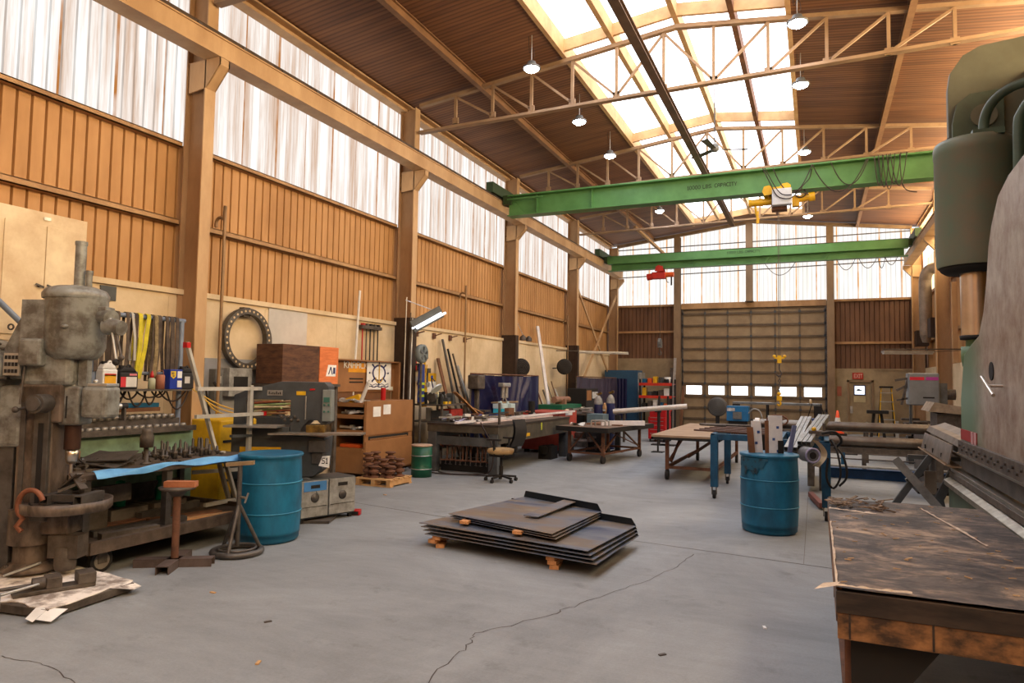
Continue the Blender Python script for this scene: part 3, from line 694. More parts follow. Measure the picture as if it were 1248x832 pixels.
# high bay lamps
M_led = glow('led_lens', (214, 226, 255), LAMP)
def make_lamp(x, y, z, lab, top):
    t_ = thing('high_bay_lamp', lab, 'lamp', (x, y, z))
    MB().lathe([(.03, .13), (.07, .12), (.09, .06), (.15, .03), (.155, .0), (.13, .0)], n=22).build('housing', M_gray, t_)
    MB().lathe([(.0, -.05), (.08, -.045), (.125, -.015), (.135, .01)], n=20).build('lens', M_led, t_)
    MB().cyl((0, 0, .12), (0, 0, top - z), .008, n=6).build('rod', M_alu, t_)
    MB().tube([(.0, 0, .15), (.05, 0, .22), (.02, 0, .36), (-.05, .02, .30), (-.06, 0, top - z)], .005, 5).build('cord', M_cable, t_)
for k, yy in enumerate((10.6, 13.2, 15.5, 21.15)):
    make_lamp(-4.45, yy, 7.08, ['glowing lamp on the left of the skylight, nearest of that row', 'glowing lamp on the left of the skylight, second of that row', 'glowing lamp on the left of the skylight, just before the near green crane', 'glowing lamp on the left of the skylight, seen below the near green crane'][k], roofz(-4.45))
for k, yy in enumerate((10.8, 13.1, 17.0, 23.6)):
    make_lamp(-.22, yy, 7.12, ['glowing lamp on the right edge of the skylight, nearest of that row', 'glowing lamp on the right edge of the skylight, second of that row', 'glowing lamp on the right edge of the skylight, third of that row', 'glowing lamp right of the yellow hoist, below the near green crane'][k], roofz(-.22))
# ceiling fan on the beam under the skylight
t_ = thing('ceiling_fan', 'dark bladed ceiling fan hanging in front of the skylight above the nearer green crane', 'fan', (-1.92, 14.6, 6.62))
MB().cyl((0, 0, .1), (0, 0, roofz(-1.92) - 6.6), .014, n=8).build('rod', M_steel, t_)
MB().lathe([(.02, .14), (.08, .10), (.09, .0), (.05, -.04), (0, -.05)], n=16).build('motor', M_gray, t_)
for k in range(3):
    a = .35 + k * 2 * PI / 3
    MB(T((0, 0, .02), a)).sheet(lambda u, v: (.08 + .60 * u, (v - .5) * (.10 + .05 * u), .02 * v - .02), 4, 2, .006).build('blade', M_iron, t_)
# ventilation duct and wall lights at the right
m = MB(); m.lathe([(.17, 3.3), (.18, 4.5), (.17, 5.0)], (3.08, 24.3, 0), 20); m.tube([(3.08, 24.3, 5.0), (3.12, 24.25, 5.2), (3.22, 24.2, 5.32), (3.4, 24.1, 5.36)], .17, 16)
m.lathe([(.10, 3.08), (.17, 3.3)], (3.08, 24.3, 0), 20)
tag(m.build('air_duct', mat('galvanised', (146, 132, 116), .45, .5, (110, 96, 82), 5, .7)), 'galvanised round air duct on the right wall near the far corner', 'duct')
M_tube = mat('lamp_tube_off', (206, 204, 200), .5)
def strip_light(p, q, lab, rod=None, m=None):
    t_ = thing('strip_light', lab, 'lamp', p)
    d = Vector(q) - Vector(p)
    MB().bar((0, 0, 0), d, .16, .05).build('housing', m or M_gray, t_)
    for s_ in (-.035, .035): MB().bar((0, s_, -.04), (d.x, d.y + s_, d.z - .04), .03, .03).build('tube', M_tube, t_)
    if rod:
        for k in (.1, .9): MB().cyl(d * k, Vector(rod[0 if k < .5 else 1]) - Vector(p), .008, n=6).build('hanger', M_iron, t_)
strip_light((1.42, 18.2, 2.52), (2.48, 18.6, 2.53), 'long thin strip light held out over the grey band saw', ((1.42, 18.2, 2.60), (3.36, 18.6, 2.58)), M_alu)
MB().box(0, 0, 0, 0, 0, 0)
tag(MB().bar((1.42, 18.2, 2.58), (3.36, 18.75, 2.60), .03, .03).build('light_arm', M_iron), 'thin steel arm from the right wall carrying the strip light over the band saw', 'bracket')
strip_light((-7.0, 21.0, 2.68), (-5.53, 21.55, 2.66), 'long thin strip light reaching out from the left wall near the crossed braces', None, M_alu)
tag(MB().bar((-7.70, 20.75, 2.70), (-6.6, 21.15, 2.70), .03, .03).build('light_arm', M_iron), 'thin steel arm holding the far left strip light', 'bracket')
t_ = thing('strip_light', 'tilted strip light with bare bright tubes on the column beside the round fan', 'lamp', (-7.12, 11.2, 2.70))
MB().bar((0, 0, 0), (.28, .62, .36), .24, .05, (1, 0, .3)).build('housing', M_dgray, t_)
for s_ in (-.05, .05): MB().cyl((.06 + s_, .0, -.02), (.34 + s_, .60, .33), .022, n=10).build('tube', glow('lit_tube', (240, 246, 255), 2.2), t_)
MB().cyl((-.1, -.1, .52), (.22, .5, .36), .008, n=6).build('hanger', M_alu, t_)
t_ = thing('flood_lamp', 'small dark twin lamp on the third column, above the white leaning tube', 'lamp', (-7.25, 16.95, 2.86))
MB().lathe([(.03, .08), (.09, .02), (.09, -.06)], (0, 0, 0), 14).lathe([(.03, .08), (.08, .02), (.08, -.06)], (.12, .12, -.02), 14).build('shade', M_iron, t_); MB().cyl((0, 0, .08), (-.1, -.15, .4), .008, n=6).build('hanger', M_alu, t_)

# ================================================================== press brake at the right
M_press = mat('press_green', (74, 92, 74), .5, .1, (56, 62, 50), 2.5, .8, bump=.05)
M_pressd = mat('press_olive', (104, 106, 88), .6, .1, (82, 82, 66), 1.6, .7)
def ram_material():
    m = bpy.data.materials.new('ram_plate_worn'); m.use_nodes = True; nt = m.node_tree; N = nt.nodes; L = nt.links; b = N['Principled BSDF']
    tc = N.new('ShaderNodeTexCoord'); mp = N.new('ShaderNodeMapping'); mp.inputs['Scale'].default_value = (1, 2.0, 1.7); L.new(tc.outputs['Object'], mp.inputs[0])
    no = N.new('ShaderNodeTexNoise'); no.inputs['Scale'].default_value = 2.6; no.inputs['Detail'].default_value = 11; no.inputs['Roughness'].default_value = .72; L.new(mp.outputs[0], no.inputs['Vector'])
    r = N.new('ShaderNodeValToRGB'); r.color_ramp.elements[0].position = .32; r.color_ramp.elements[0].color = (*lin((122, 92, 72)), 1); r.color_ramp.elements[1].position = .62; r.color_ramp.elements[1].color = (*lin((172, 160, 146)), 1)
    L.new(no.outputs['Fac'], r.inputs[0])
    sp = N.new('ShaderNodeSeparateXYZ'); L.new(tc.outputs['Object'], sp.inputs[0])
    def rmp(src, a, c):
        x = N.new('ShaderNodeMapRange'); x.inputs[1].default_value = a; x.inputs[2].default_value = c; L.new(src, x.inputs[0]); return x.outputs[0]
    mu = N.new('ShaderNodeMath'); mu.operation = 'MULTIPLY'; L.new(rmp(sp.outputs['Y'], 6.9, 7.5), mu.inputs[0]); L.new(rmp(sp.outputs['Z'], 2.6, 2.0), mu.inputs[1])
    g = N.new('ShaderNodeMix'); g.data_type = 'RGBA'; L.new(mu.outputs[0], g.inputs[0]); L.new(r.outputs[0], g.inputs[6]); g.inputs[7].default_value = (*lin((96, 126, 98)), 1)
    # scratches
    n2 = N.new('ShaderNodeTexNoise'); n2.inputs['Scale'].default_value = 1; m2 = N.new('ShaderNodeMapping'); m2.inputs['Scale'].default_value = (1, 26, 1.5); m2.inputs['Rotation'].default_value = (.5, 0, 0); L.new(tc.outputs['Object'], m2.inputs[0]); L.new(m2.outputs[0], n2.inputs['Vector']); n2.inputs['Detail'].default_value = 3
    r2 = N.new('ShaderNodeValToRGB'); r2.color_ramp.elements[0].position = .66; r2.color_ramp.elements[0].color = (0, 0, 0, 1); r2.color_ramp.elements[1].position = .72; r2.color_ramp.elements[1].color = (.22, .22, .22, 1); L.new(n2.outputs['Fac'], r2.inputs[0])
    s = N.new('ShaderNodeMix'); s.data_type = 'RGBA'; L.new(r2.outputs[0], s.inputs[0]); L.new(g.outputs[2], s.inputs[6]); s.inputs[7].default_value = (*lin((176, 168, 156)), 1)
    L.new(s.outputs[2], b.inputs['Base Color']); b.inputs['Roughness'].default_value = .42; b.inputs['Metallic'].default_value = .35
    bp = N.new('ShaderNodeBump'); bp.inputs['Strength'].default_value = .08; L.new(no.outputs['Fac'], bp.inputs['Height']); L.new(bp.outputs[0], b.inputs['Normal'])
    return m
pb = thing('press_brake', 'huge green hydraulic press brake filling the right edge of the hall', 'machine', (0, 0, 0))
# side frames (C shaped plates across the hall)
fr = [(3.0, 0), (3.0, 5.05), (2.9, 5.28), (2.6, 5.42), (1.62, 5.34), (1.46, 5.26), (1.34, 5.08), (1.315, 4.9), (1.315, 3.05), (2.05, 2.9), (2.15, 2.6), (2.15, 1.1), (2.05, .8), (1.55, .7), (1.55, 0)]
for yy in (8.46, 3.4):
    MB().prism(fr, 'xz', yy, yy + .10).build('side_frame', M_pressd, pb, bevel=.006)
MB().cyl((1.62, 8.46, 4.55), (1.62, 8.40, 4.55), .17, n=24).cyl((1.62, 8.40, 4.55), (1.62, 8.36, 4.55), .12, n=24).build('cover_boss', M_pressd, pb)
MB().prism([(1.34, 4.0), (1.34, 4.5), (1.38, 4.7), (1.5, 4.8), (1.8, 4.82), (1.8, 4.0)], 'xz', 8.38, 8.44).build('bracket_plate', M_press, pb, bevel=.004)
MB().box(2.0, 2.3, 3.5, 8.46, 3.2, 5.0).build('top_beam', M_press, pb, bevel=.01)
# ram plate
rp = [(8.02, 1.06), (8.0, 1.6), (7.80, 2.02), (7.45, 2.10), (7.12, 2.16), (6.92, 2.35), (6.78, 2.60), (6.68, 2.87), (6.56, 3.02), (6.32, 3.20), (6.0, 3.27), (5.5, 3.3), (3.6, 3.3), (3.6, 1.06)]
MB().prism(rp, 'yz', 1.30, 1.46).build('ram', ram_material(), pb, bevel=.008)
MB().cyl((1.30, 6.66, 1.84), (1.292, 6.66, 1.84), .075, n=24).build('slot_hole', M_dark, pb)
MB().box(1.293, 1.30, 7.28, 8.0, 1.20, 1.30).build('red_stripe', mat('stripe_red', (150, 32, 34), .5), pb)
m = MB()
for k in range(2): m.box(1.288, 1.293, 7.28 + k * .13, 7.36 + k * .13, 1.19, 1.30)
m.build('stripe_mark', mat('stripe_mark', (196, 150, 150), .5), pb)
m = MB().tube([(1.20, 6.50, 1.79), (1.20, 6.12, 1.65)], .014, 8); m.cyl((1.30, 6.32, 1.72), (1.19, 6.32, 1.72), .012, n=8); m.build('handle', M_chrome, pb)
# punch holder with bolts, punch
MB().box(1.27, 1.50, 3.6, 8.02, 1.05, 1.19).build('punch_holder', M_iron, pb, bevel=.004)
m = MB(); yy = 7.9; k = 0
while yy > 4.4:
    m.cyl((1.27, yy, 1.145 - .035 * (k % 2)), (1.255, yy, 1.145 - .035 * (k % 2)), .014, n=10); yy -= .11; k += 1
o_ = m.build('holder_bolts', M_steel, pb); o_['kind'] = 'stuff'
MB().box(1.262, 1.275, 3.6, 8.04, 1.045, 1.06).build('holder_edge', M_chrome, pb)
MB().prism([(1.285, 1.05), (1.47, 1.05), (1.47, .96), (1.38, .905), (1.30, .905)], 'xz', 3.6, 8.02).build('punch', M_steel, pb)
# die and bed
MB().box(1.26, 1.44, 3.6, 8.40, .84, .875).build('die', M_chrome, pb, bevel=.004)
MB().box(1.25, 1.46, 3.6, 8.42, .79, .84).build('die_holder', M_iron, pb)
MB().prism([(1.20, .70), (1.20, .745), (1.28, .79), (1.50, .79), (1.50, .70)], 'xz', 3.6, 8.42).build('bed_top', mat('bright_worn_steel', (176, 168, 152), .3, .8, (120, 108, 92), 8, .8), pb)
MB().box(1.24, 1.50, 3.5, 8.40, 0, .70).build('bed', M_press, pb, bevel=.01)
# cylinder, rod, knuckle and pipes
cy = MB().lathe([(.325, 2.90), (.336, 2.94), (.336, 3.02), (.34, 3.04), (.34, 4.02), (.346, 4.03), (.346, 4.12), (.33, 4.16), (.0, 4.18)], (1.455, 8.03, 0), 44).build('cylinder', mat('cylinder_green', (98, 116, 98), .5, .1, (126, 108, 88), 2.0, .9, bump=.06, lo=.25, hi=.6), pb)
MB().lathe([(.0, 2.84), (.26, 2.84), (.30, 2.87), (.32, 2.91), (.0, 2.91)], (1.455, 8.03, 0), 40).build('gland', M_dark, pb)
MB().lathe([(.135, 2.22), (.135, 2.88)], (1.455, 8.03, 0), 32).build('ram_rod', M_chrome, pb)
MB().lathe([(.0, 2.17), (.145, 2.18), (.15, 2.22), (0, 2.22)], (1.455, 8.03, 0), 28).build('rod_flange', M_dark, pb)
MB().lathe([(.10, 2.10), (.10, 2.18)], (1.455, 8.03, 0), 20).lathe([(.0, 1.83), (.07, 1.84), (.115, 1.92), (.125, 2.0), (.125, 2.11), (0, 2.11)], (1.44, 8.03, 0), 28).build('knuckle', mat('knuckle_green', (84, 112, 74), .45), pb)
m = MB(); m.tube([(1.52, 7.86, 4.14), (1.52, 7.86, 4.30), (1.56, 7.80, 4.44), (1.66, 7.70, 4.53), (1.82, 7.6, 4.56), (2.2, 7.4, 4.55)], .045, 12)
m.box(1.40, 1.66, 7.72, 7.98, 4.14, 4.20); m.build('oil_pipe', M_press, pb)
MB().tube([(1.62, 7.1, 2.9), (1.62, 7.1, 3.9), (1.65, 7.08, 4.1), (1.74, 7.0, 4.22), (1.9, 6.95, 4.27), (2.2, 6.9, 4.27)], .042, 12).build('oil_pipe', M_press, pb)
MB().tube([(1.31, 8.44, 4.05), (1.30, 8.42, 4.2), (1.33, 8.42, 4.3)], .018).sphere((1.31, 8.42, 4.34), .025).build('hose_fitting', M_steel, pb)

# ================================================================== foreground table
def topboard_material():
    m = bpy.data.materials.new('charred_tabletop'); m.use_nodes = True; nt = m.node_tree; N = nt.nodes; L = nt.links; b = N['Principled BSDF']
    tc = N.new('ShaderNodeTexCoord')
    def noise(s, d, st=(1, 1, 1), di=0):
        mp = N.new('ShaderNodeMapping'); mp.inputs['Scale'].default_value = st; L.new(tc.outputs['Object'], mp.inputs[0])
        n = N.new('ShaderNodeTexNoise'); n.inputs['Scale'].default_value = s; n.inputs['Detail'].default_value = d; n.inputs['Roughness'].default_value = .7; n.inputs['Distortion'].default_value = di; L.new(mp.outputs[0], n.inputs['Vector']); return n.outputs['Fac']
    r = N.new('ShaderNodeValToRGB'); e = r.color_ramp.elements; e[0].position = .36; e[0].color = (*lin((34, 30, 29)), 1); e[1].position = .68; e[1].color = (*lin((178, 152, 124)), 1)
    k = e.new(.50); k.color = (*lin((88, 77, 70)), 1); L.new(noise(2.6, 13, (1, 1.15, 1), .5), r.inputs[0])
    r2 = N.new('ShaderNodeValToRGB'); r2.color_ramp.elements[0].position = .42; r2.color_ramp.elements[0].color = (.25, .22, .2, 1); r2.color_ramp.elements[1].position = .55; r2.color_ramp.elements[1].color = (1, 1, 1, 1); L.new(noise(7, 9, (1.0, 2.0, 1), 1.0), r2.inputs[0])
    x = N.new('ShaderNodeMix'); x.data_type = 'RGBA'; x.blend_type = 'MULTIPLY'; x.inputs[0].default_value = .75; L.new(r.outputs[0], x.inputs[6]); L.new(r2.outputs[0], x.inputs[7])
    L.new(x.outputs[2], b.inputs['Base Color']); b.inputs['Roughness'].default_value = .62
    bp = N.new('ShaderNodeBump'); bp.inputs['Strength'].default_value = .6; bp.inputs['Distance'].default_value = .006; L.new(noise(16, 9, (.8, 3, 1), 1), bp.inputs['Height']); L.new(bp.outputs[0], b.inputs['Normal'])
    return m
M_top = topboard_material()
tb = thing('work_table', 'big scarred wooden work table in the right foreground', 'table', (.07, 3.45, 0))
W_, D_ = 1.04, 2.68
def top_fn(u, v):
    return (W_ * u, D_ * v, .80 + .004 * math.sin(9 * u + 3) * math.sin(7 * v) + random.uniform(-.0012, .0012))
mt = MB().sheet(top_fn, 26, 50, .03).build('tabletop', M_top, tb)
M_apron = mat('apron_board', (158, 112, 70), .5, 0, (48, 36, 28), 2.4, .95, stretch=(1.5, 1, 2.5), lo=.42, hi=.62)
M_aprond = mat('apron_oil_dark', (64, 52, 44), .4, 0, (30, 26, 24), 3.0, .9, stretch=(1.5, 1, 6))
MB().box(.005, W_, 0.0, .03, .575, .69).build('front_board', M_apron, tb, bevel=.003); MB().box(.0, W_, -.006, .03, .69, .785).build('front_rail', M_aprond, tb, bevel=.003)
m = MB()
for k in range(3): m.box(.05 + .32 * k, .058 + .32 * k, -.003, .0, .58, .69)
m.build('board_joints', M_aprond, tb)
MB().box(.0, .025, .03, D_, .64, .79).build('side_board', M_apron, tb, bevel=.003)
MB().box(.0, W_, D_ - .03, D_, .64, .79).build('back_board', M_apron, tb)
m = MB()
for k in range(60):
    a = random.random(); yv = random.uniform(.05, D_ - .05); xv = random.uniform(.02, W_ * .95); r_ = random.uniform(.004, .018)
    m.cbox((xv, yv, .808), (r_ * 2.2, r_ * .5, .004), random.uniform(-.6, .6), random.uniform(-.12, .12), random.uniform(-.2, .2))
sp = m.build('wood_splinters', mat('splinter', (176, 146, 108), .8), tb); sp['kind'] = 'stuff'
# torn paper edges
m = MB()
def strip(p0, p1, w, seg=18, z=.806):
    vs = []
    for i in range(seg + 1):
        t = i / seg; x = p0[0] * (1 - t) + p1[0] * t; y = p0[1] * (1 - t) + p1[1] * t
        d = Vector((p1[0] - p0[0], p1[1] - p0[1])).normalized(); n_ = Vector((-d.y, d.x)); ww = w * random.uniform(.35, 1.1)
        vs += [(x, y, z + random.uniform(0, .004)), (x + n_.x * ww, y + n_.y * ww, z + random.uniform(0, .01))]
    m.add(vs, [(2 * i, 2 * i + 1, 2 * i + 3, 2 * i + 2) for i in range(seg)])
strip((.0, .0), (.30, .01), .025); strip((.0, 2.12), (.30, 2.02), .03); strip((.0, .02), (.0, 1.6), -.012)
strip((.62, 2.45), (.80, 1.25), .012)
m.add([(-.09, -.04, .79), (.0, .0, .806), (.02, .07, .808), (-.05, .05, .80)], [(0, 1, 2, 3)])
m.build('torn_paper', mat('torn_paper', (206, 188, 166), .8, 0, (150, 130, 108), 12, .7), tb)
m = MB()
for k in range(46):
    xv, yv = random.uniform(.0, .42), random.uniform(2.15, 2.66); m.cbox((xv, yv, .81 + random.uniform(0, .02)), (random.uniform(.02, .14), random.uniform(.01, .03), .006), random.uniform(-1.2, 1.2), random.uniform(-.3, .3), random.uniform(-.3, .3))
sp2 = m.build('bark_debris', mat('bark_debris', (150, 128, 104), .8, 0, (62, 50, 42), 12, .95), tb); sp2['kind'] = 'stuff'
for (x, y, nm) in ((.07, .12, 0), (.07, D_ - .12, 1), (W_ - .08, .12, 2), (W_ - .08, D_ - .12, 3)):
    lg = MB().box(x - .035, x + .035, y - .035, y + .035, .14, .62).build('leg', M_rust, tb)
    MB().cyl((x - .02, y, .065), (x + .02, y, .065), .065, n=22).box(x - .035, x - .025, y - .03, y + .03, .06, .14).box(x + .025, x + .035, y - .03, y + .03, .06, .14).build('caster', M_black, lg)
MB().prism([(.06, .58), (.42, .58), (.22, .30), (.12, .10), (.06, .10)], 'xz', .06, .08).build('gusset', M_dark, tb)
MB().tube([(.0, .05, .28), (.06, .04, .25), (.10, .05, .25)], .012, 6).build('side_rod', M_iron, tb)
MB().box(.06, W_ - .05, .09, .14, .12, .16).box(.04, .09, .1, D_ - .1, .12, .16).build('stretcher', M_rust, tb)

# ================================================================== left foreground: radial drill on its plate
RY = .42
M_drill = mat('drill_gray', (140, 142, 136), .38, .15, (92, 86, 78), 7, .95, bump=.16, lo=.38, hi=.60)
M_drilld = mat('drill_brown_column', (116, 102, 90), .45, .2, (64, 54, 46), 5, .95, bump=.16, stretch=(1, 1, .5), lo=.40, hi=.60)
dp = thing('drill_press', 'big old grey radial drill press with a round table at the left edge', 'drill press', (-5.85, 3.62, .1), RY)
cx_ = -.05
MB().lathe([(.0, 0), (.20, 0), (.205, .03), (.17, .06), (.15, .075), (0, .075)], (cx_, 0, 0), 30).build('foot_flange', M_drilld, dp)
m = MB()
for k in range(6): a = k * PI / 3; m.cyl((cx_ + .175 * math.cos(a), .175 * math.sin(a), .04), (cx_ + .175 * math.cos(a), .175 * math.sin(a), .07), .014, n=6)
m.build('foot_bolts', M_iron, dp)
MB().lathe([(.135, .07), (.13, .12), (.128, .42)], (cx_, 0, 0), 30).build('pedestal', M_drilld, dp)
MB().prism([(-.14, -.13), (.14, -.13), (.14, .13), (-.14, .13)], 'xy', .40, 1.52).build('column', M_drilld, dp, bevel=.03)
MB().box(.02, .14, -.155, -.12, .42, 1.36).box(-.10, -.06, -.14, -.12, .42, 1.36).build('slideway', M_steel, dp, bevel=.004)
MB().box(.06, .10, -.16, -.15, .5, 1.2).build('slideway_slot', M_dark, dp)
# rotating table and arm
tbx = .25
m = MB().lathe([(.10, .46), (.26, .49), (.315, .495), (.33, .51), (.33, .58), (.314, .58), (.304, .56), (0, .56)], (tbx, -.05, 0), 44)
ta = m.build('round_table', M_drilld, dp)
m = MB()
for k in range(6): a = k * PI / 3 + .3; m.cbox((tbx + .17 * math.cos(a), -.05 + .17 * math.sin(a), .562), (.18, .022, .006), a)
m.ring((tbx, -.05, .563), .10, .006, 'z', 28, 6); m.ring((tbx, -.05, .563), .25, .005, 'z', 36, 6); m.build('table_slots', M_dark, ta)
MB().lathe([(.17, .22), (.17, .50)], (cx_, 0, 0), 26).box(-.02, .30, -.10, .10, .30, .47).build('table_arm', M_drilld, dp, bevel=.01)
MB().lathe([(.0, .02), (.07, .02), (.08, .05), (.08, .20), (0, .22)], (tbx + .02, -.06, 0), 20).box(.16, .40, -.12, .02, .12, .30).build('table_screw_housing', M_iron, dp)
MB().cyl((.10, -.10, .08), (-.02, -.34, .04), .010, n=8).build('crank_rod', M_alu, dp)
# head
hx = .24
m = MB().lathe([(.0, 1.72), (.16, 1.72), (.20, 1.76), (.225, 1.82), (.23, 2.22), (.235, 2.225), (0, 2.225)], (hx - .02, 0, 0), 36); m.box(-.13, .20, -.16, .16, 1.80, 2.20)
m.build('gear_housing', M_drill, dp, bevel=.02)
MB().lathe([(.24, 2.22), (.245, 2.235), (.245, 2.26), (.22, 2.30), (.15, 2.325), (0, 2.33)], (hx - .03, 0, 0), 36).build('housing_cap', M_drill, dp)
MB().prism([(-.13, 2.16), (-.30, 1.80), (-.36, 1.72), (-.38, 1.55), (.05, 1.55), (.05, 2.1)], 'xz', -.10, .12).build('web_casting', M_drill, dp, bevel=.015)
MB().box(-.10, .08, -.22, -.10, 1.66, 1.88).build('switch_box', M_drill, dp, bevel=.02)
MB().box(-.12, .28, -.14, .16, 1.50, 1.78).build('neck', M_drill, dp, bevel=.04)
MB().box(-.14, .22, -.13, .14, 1.20, 1.52).build('head_slide', M_drilld, dp, bevel=.02)
MB().sphere((.27, -.22, 1.98), .03, 12, (1, 1, .7)).build('oil_cap', M_drill, dp)
m = MB().cyl((hx - .01, 0, 2.32), (hx - .01, 0, 2.70), .042, n=20).cyl((hx - .01, 0, 2.68), (hx - .01, 0, 2.71), .047, n=20).cyl((hx - .01, 0, 2.31), (hx - .01, 0, 2.34), .06, n=20); m.build('spindle_sleeve', M_drill, dp)
MB().cyl((hx + .07, 0, 2.3), (hx + .07, 0, 2.46), .024, n=14).cyl((hx + .07, 0, 2.43), (hx + .07, 0, 2.465), .028, n=14).build('vent_tube', M_drill, dp)
MB().cyl((.42, -.02, 2.08), (.56, -.08, 2.06), .055, .07, n=18).cyl((.52, -.06, 2.0), (.66, -.10, 1.98), .075, .06, n=18).box(.42, .50, -.07, .07, 2.02, 2.16).build('feed_hub', M_drill, dp, bevel=.006)
m = MB().cyl((.56, -.10, 2.06), (.66, -.16, 1.72), .010, n=8); m.build('feed_lever', M_alu, dp); MB().sphere((.665, -.165, 1.70), .028, 12).build('lever_knob', M_black, dp)
MB().cyl((.60, -.10, 2.0), (.70, -.16, 1.75), .010, n=8).sphere((.705, -.165, 1.735), .024).build('feed_lever', M_iron, dp)
MB().cyl((hx, -.03, 1.50), (hx, -.03, 1.80), .04, n=16).build('quill_rack', M_alu, dp)
MB().box(hx + .05, hx + .12, -.05, .02, 1.5, 1.78).build('quill_guide_bar', M_drill, dp)
MB().box(hx - .07, hx + .10, -.10, .10, 1.18, 1.50).build('quill_guide', M_drill, dp, bevel=.02)
MB().box(hx - .005, hx + .005, -.104, -.10, 1.24, 1.42).build('guide_slot', M_dark, dp)
MB().box(.36, .57, -.12, .10, 1.24, 1.50).build('feed_gearbox', M_drill, dp, bevel=.03)
MB().box(.40, .56, -.10, .08, 1.50, 1.525).sphere((.42, -.02, 1.54), .02).build('gearbox_cover', M_alu, dp, bevel=.005)
MB().cyl((.10, -.14, 1.36), (.10, -.28, 1.36), .075, n=22).cyl((.10, -.28, 1.36), (.10, -.30, 1.36), .055, n=22).build('hand_knob', M_steel, dp)
MB().cyl((-.06, -.14, 1.32), (-.06, -.24, 1.31), .012, n=8).sphere((-.06, -.26, 1.31), .026).cyl((-.07, -.2, 1.35), (-.05, -.18, 1.82), .008, n=6).build('selector_lever', M_iron, dp)
MB().cyl((hx, 0, .98), (hx, 0, 1.20), .062, n=22).build('quill', mat('quill_brown', (78, 54, 44), .4, .5, (50, 36, 30), 6, .6), dp)
MB().lathe([(.0, .86), (.035, .86), (.045, .89), (.05, .93), (.05, .985), (.0, .985)], (hx, 0, 0), 22).build('chuck', M_chrome, dp)
MB().cyl((hx, 0, .70), (hx, 0, .86), .014, n=10).build('drill_bit', M_chrome, dp)
# motor side at the left
MB().lathe([(.0, -.2), (.25, -.2), (.26, -.17), (.26, .12), (0, .12)], (-.50, 0, 1.62), 30, 'y').build('motor_housing', M_drill, dp)
m = MB()
for k in range(26):
    a = k * 2 * PI / 26; m.cbox((-.50 + .262 * math.cos(a), -.1, 1.62 + .262 * math.sin(a)), (.02, .06, .02), 0, 0, -a)
m.build('vent_ribs', M_iron, dp)
MB().ring((-.28, -.06, 1.98), .022, .007, 'y', 16, 6).build('lifting_eye', M_iron, dp)
MB().box(-.22, -.09, -.20, -.18, 1.58, 1.76).build('gear_chart', M_alu, dp)
m = MB()
for r in range(3):
    for c in range(4): m.box(-.21 + c * .028, -.19 + c * .028, -.204, -.2, 1.60 + r * .055, 1.63 + r * .055)
m.build('chart_marks', M_dark, dp)
MB().box(-.30, -.10, -.14, .10, 1.0, 1.5).build('lever_bracket', M_drill, dp, bevel=.03)
MB().box(-.29, -.17, -.10, .06, .0, 1.1).build('rear_post', M_steel, dp, bevel=.006)
MB().tube([(-.34, -.16, 1.5), (-.32, -.18, 1.54), (-.20, -.2, 1.56)], .012, 8).tube([(-.34, -.16, 1.5), (-.32, -.16, 1.3), (-.27, -.16, 1.15)], .012, 8).build('brake_lever', M_iron, dp)
# things on the round table
TP = Vector((-5.85, 3.62, .1))
def drill_local(x, y, z):
    return (TP.x + x * math.cos(RY) - y * math.sin(RY), TP.y + x * math.sin(RY) + y * math.cos(RY), TP.z + z)
t_ = thing('steel_angle_block', 'short square tube length lying on the round drill table', 'metal part', drill_local(.26, -.18, .565), RY)
m = MB()
for dx in (0, .27):
    m.box(-.12 + dx, -.05 + dx, -.04, .26, 0, .008); m.box(-.12 + dx, -.05 + dx, -.04, .26, .062, .07); m.box(-.12 + dx, -.112 + dx, -.04, .26, .008, .062); m.box(-.058 + dx, -.05 + dx, -.04, .26, .008, .062)
m.box(-.05, .15, .0, .03, .02, .07); m.build('tube_pair', M_steel, t_)
m = MB(); m.bar((-.10, .1, .10), (.08, .05, .23), .06, .012); m.bar((-.02, .12, .22), (.14, .02, .11), .06, .012); m.bar((-.06, .0, .09), (.10, .10, .17), .05, .02)
tag(m.build('clamp_plates', M_iron, None), 'small crossed clamp plates piled on the tube pair of the drill table', 'clamp', loc=drill_local(.28, -.12, .56), rot=(0, 0, RY))
tag(MB().tube([(.10 * math.cos(a) - .0, 0, .12 * math.sin(a)) for a in [i * PI / 10 + .35 for i in range(0, 13)]] + [(-.10, 0, -.16), (-.06, 0, -.2)], .02, 8).build('clamp_hook', mat('orange_rust', (146, 92, 66), .6, .3, (90, 50, 34), 6, .7)), 'rusty orange C-shaped hook clamped over the edge of the round drill table', 'clamp', loc=drill_local(.13, -.30, .57), rot=(0, 0, RY))
# steel plate with torn wrapping paper
t_ = thing('floor_platform', 'low steel platform covered with torn paper under the drill press', 'platform', (-6.0, 3.0, 0))
MB().prism([(-.35, .28), (.62, .02), (1.14, .10), (1.08, .80), (.05, .92), (-.3, .85)], 'xy', .012, .07).build('base_slab', M_iron, t_, bevel=.004)
def torn(poly, z, seed, amp=.02, n=6):
    rnd = random.Random(seed); out = []
    for i in range(len(poly)):
        a, b = poly[i], poly[(i + 1) % len(poly)]
        for k in range(n): t = k / n; out.append((a[0] * (1 - t) + b[0] * t + rnd.uniform(-amp, amp), a[1] * (1 - t) + b[1] * t + rnd.uniform(-amp, amp)))
    return MB().prism(out, 'xy', z, z + .006)
M_oldpaper = mat('oil_stained_paper', (232, 224, 214), .8, 0, (120, 106, 96), 5.5, .9, bump=.5, bscale=20, lo=.36, hi=.54)
torn([(-.32, .30), (.60, .06), (1.15, .12), (1.02, .84), (.05, .90), (-.28, .84)], .072, 3, .03).build('paper_sheet', M_oldpaper, t_)
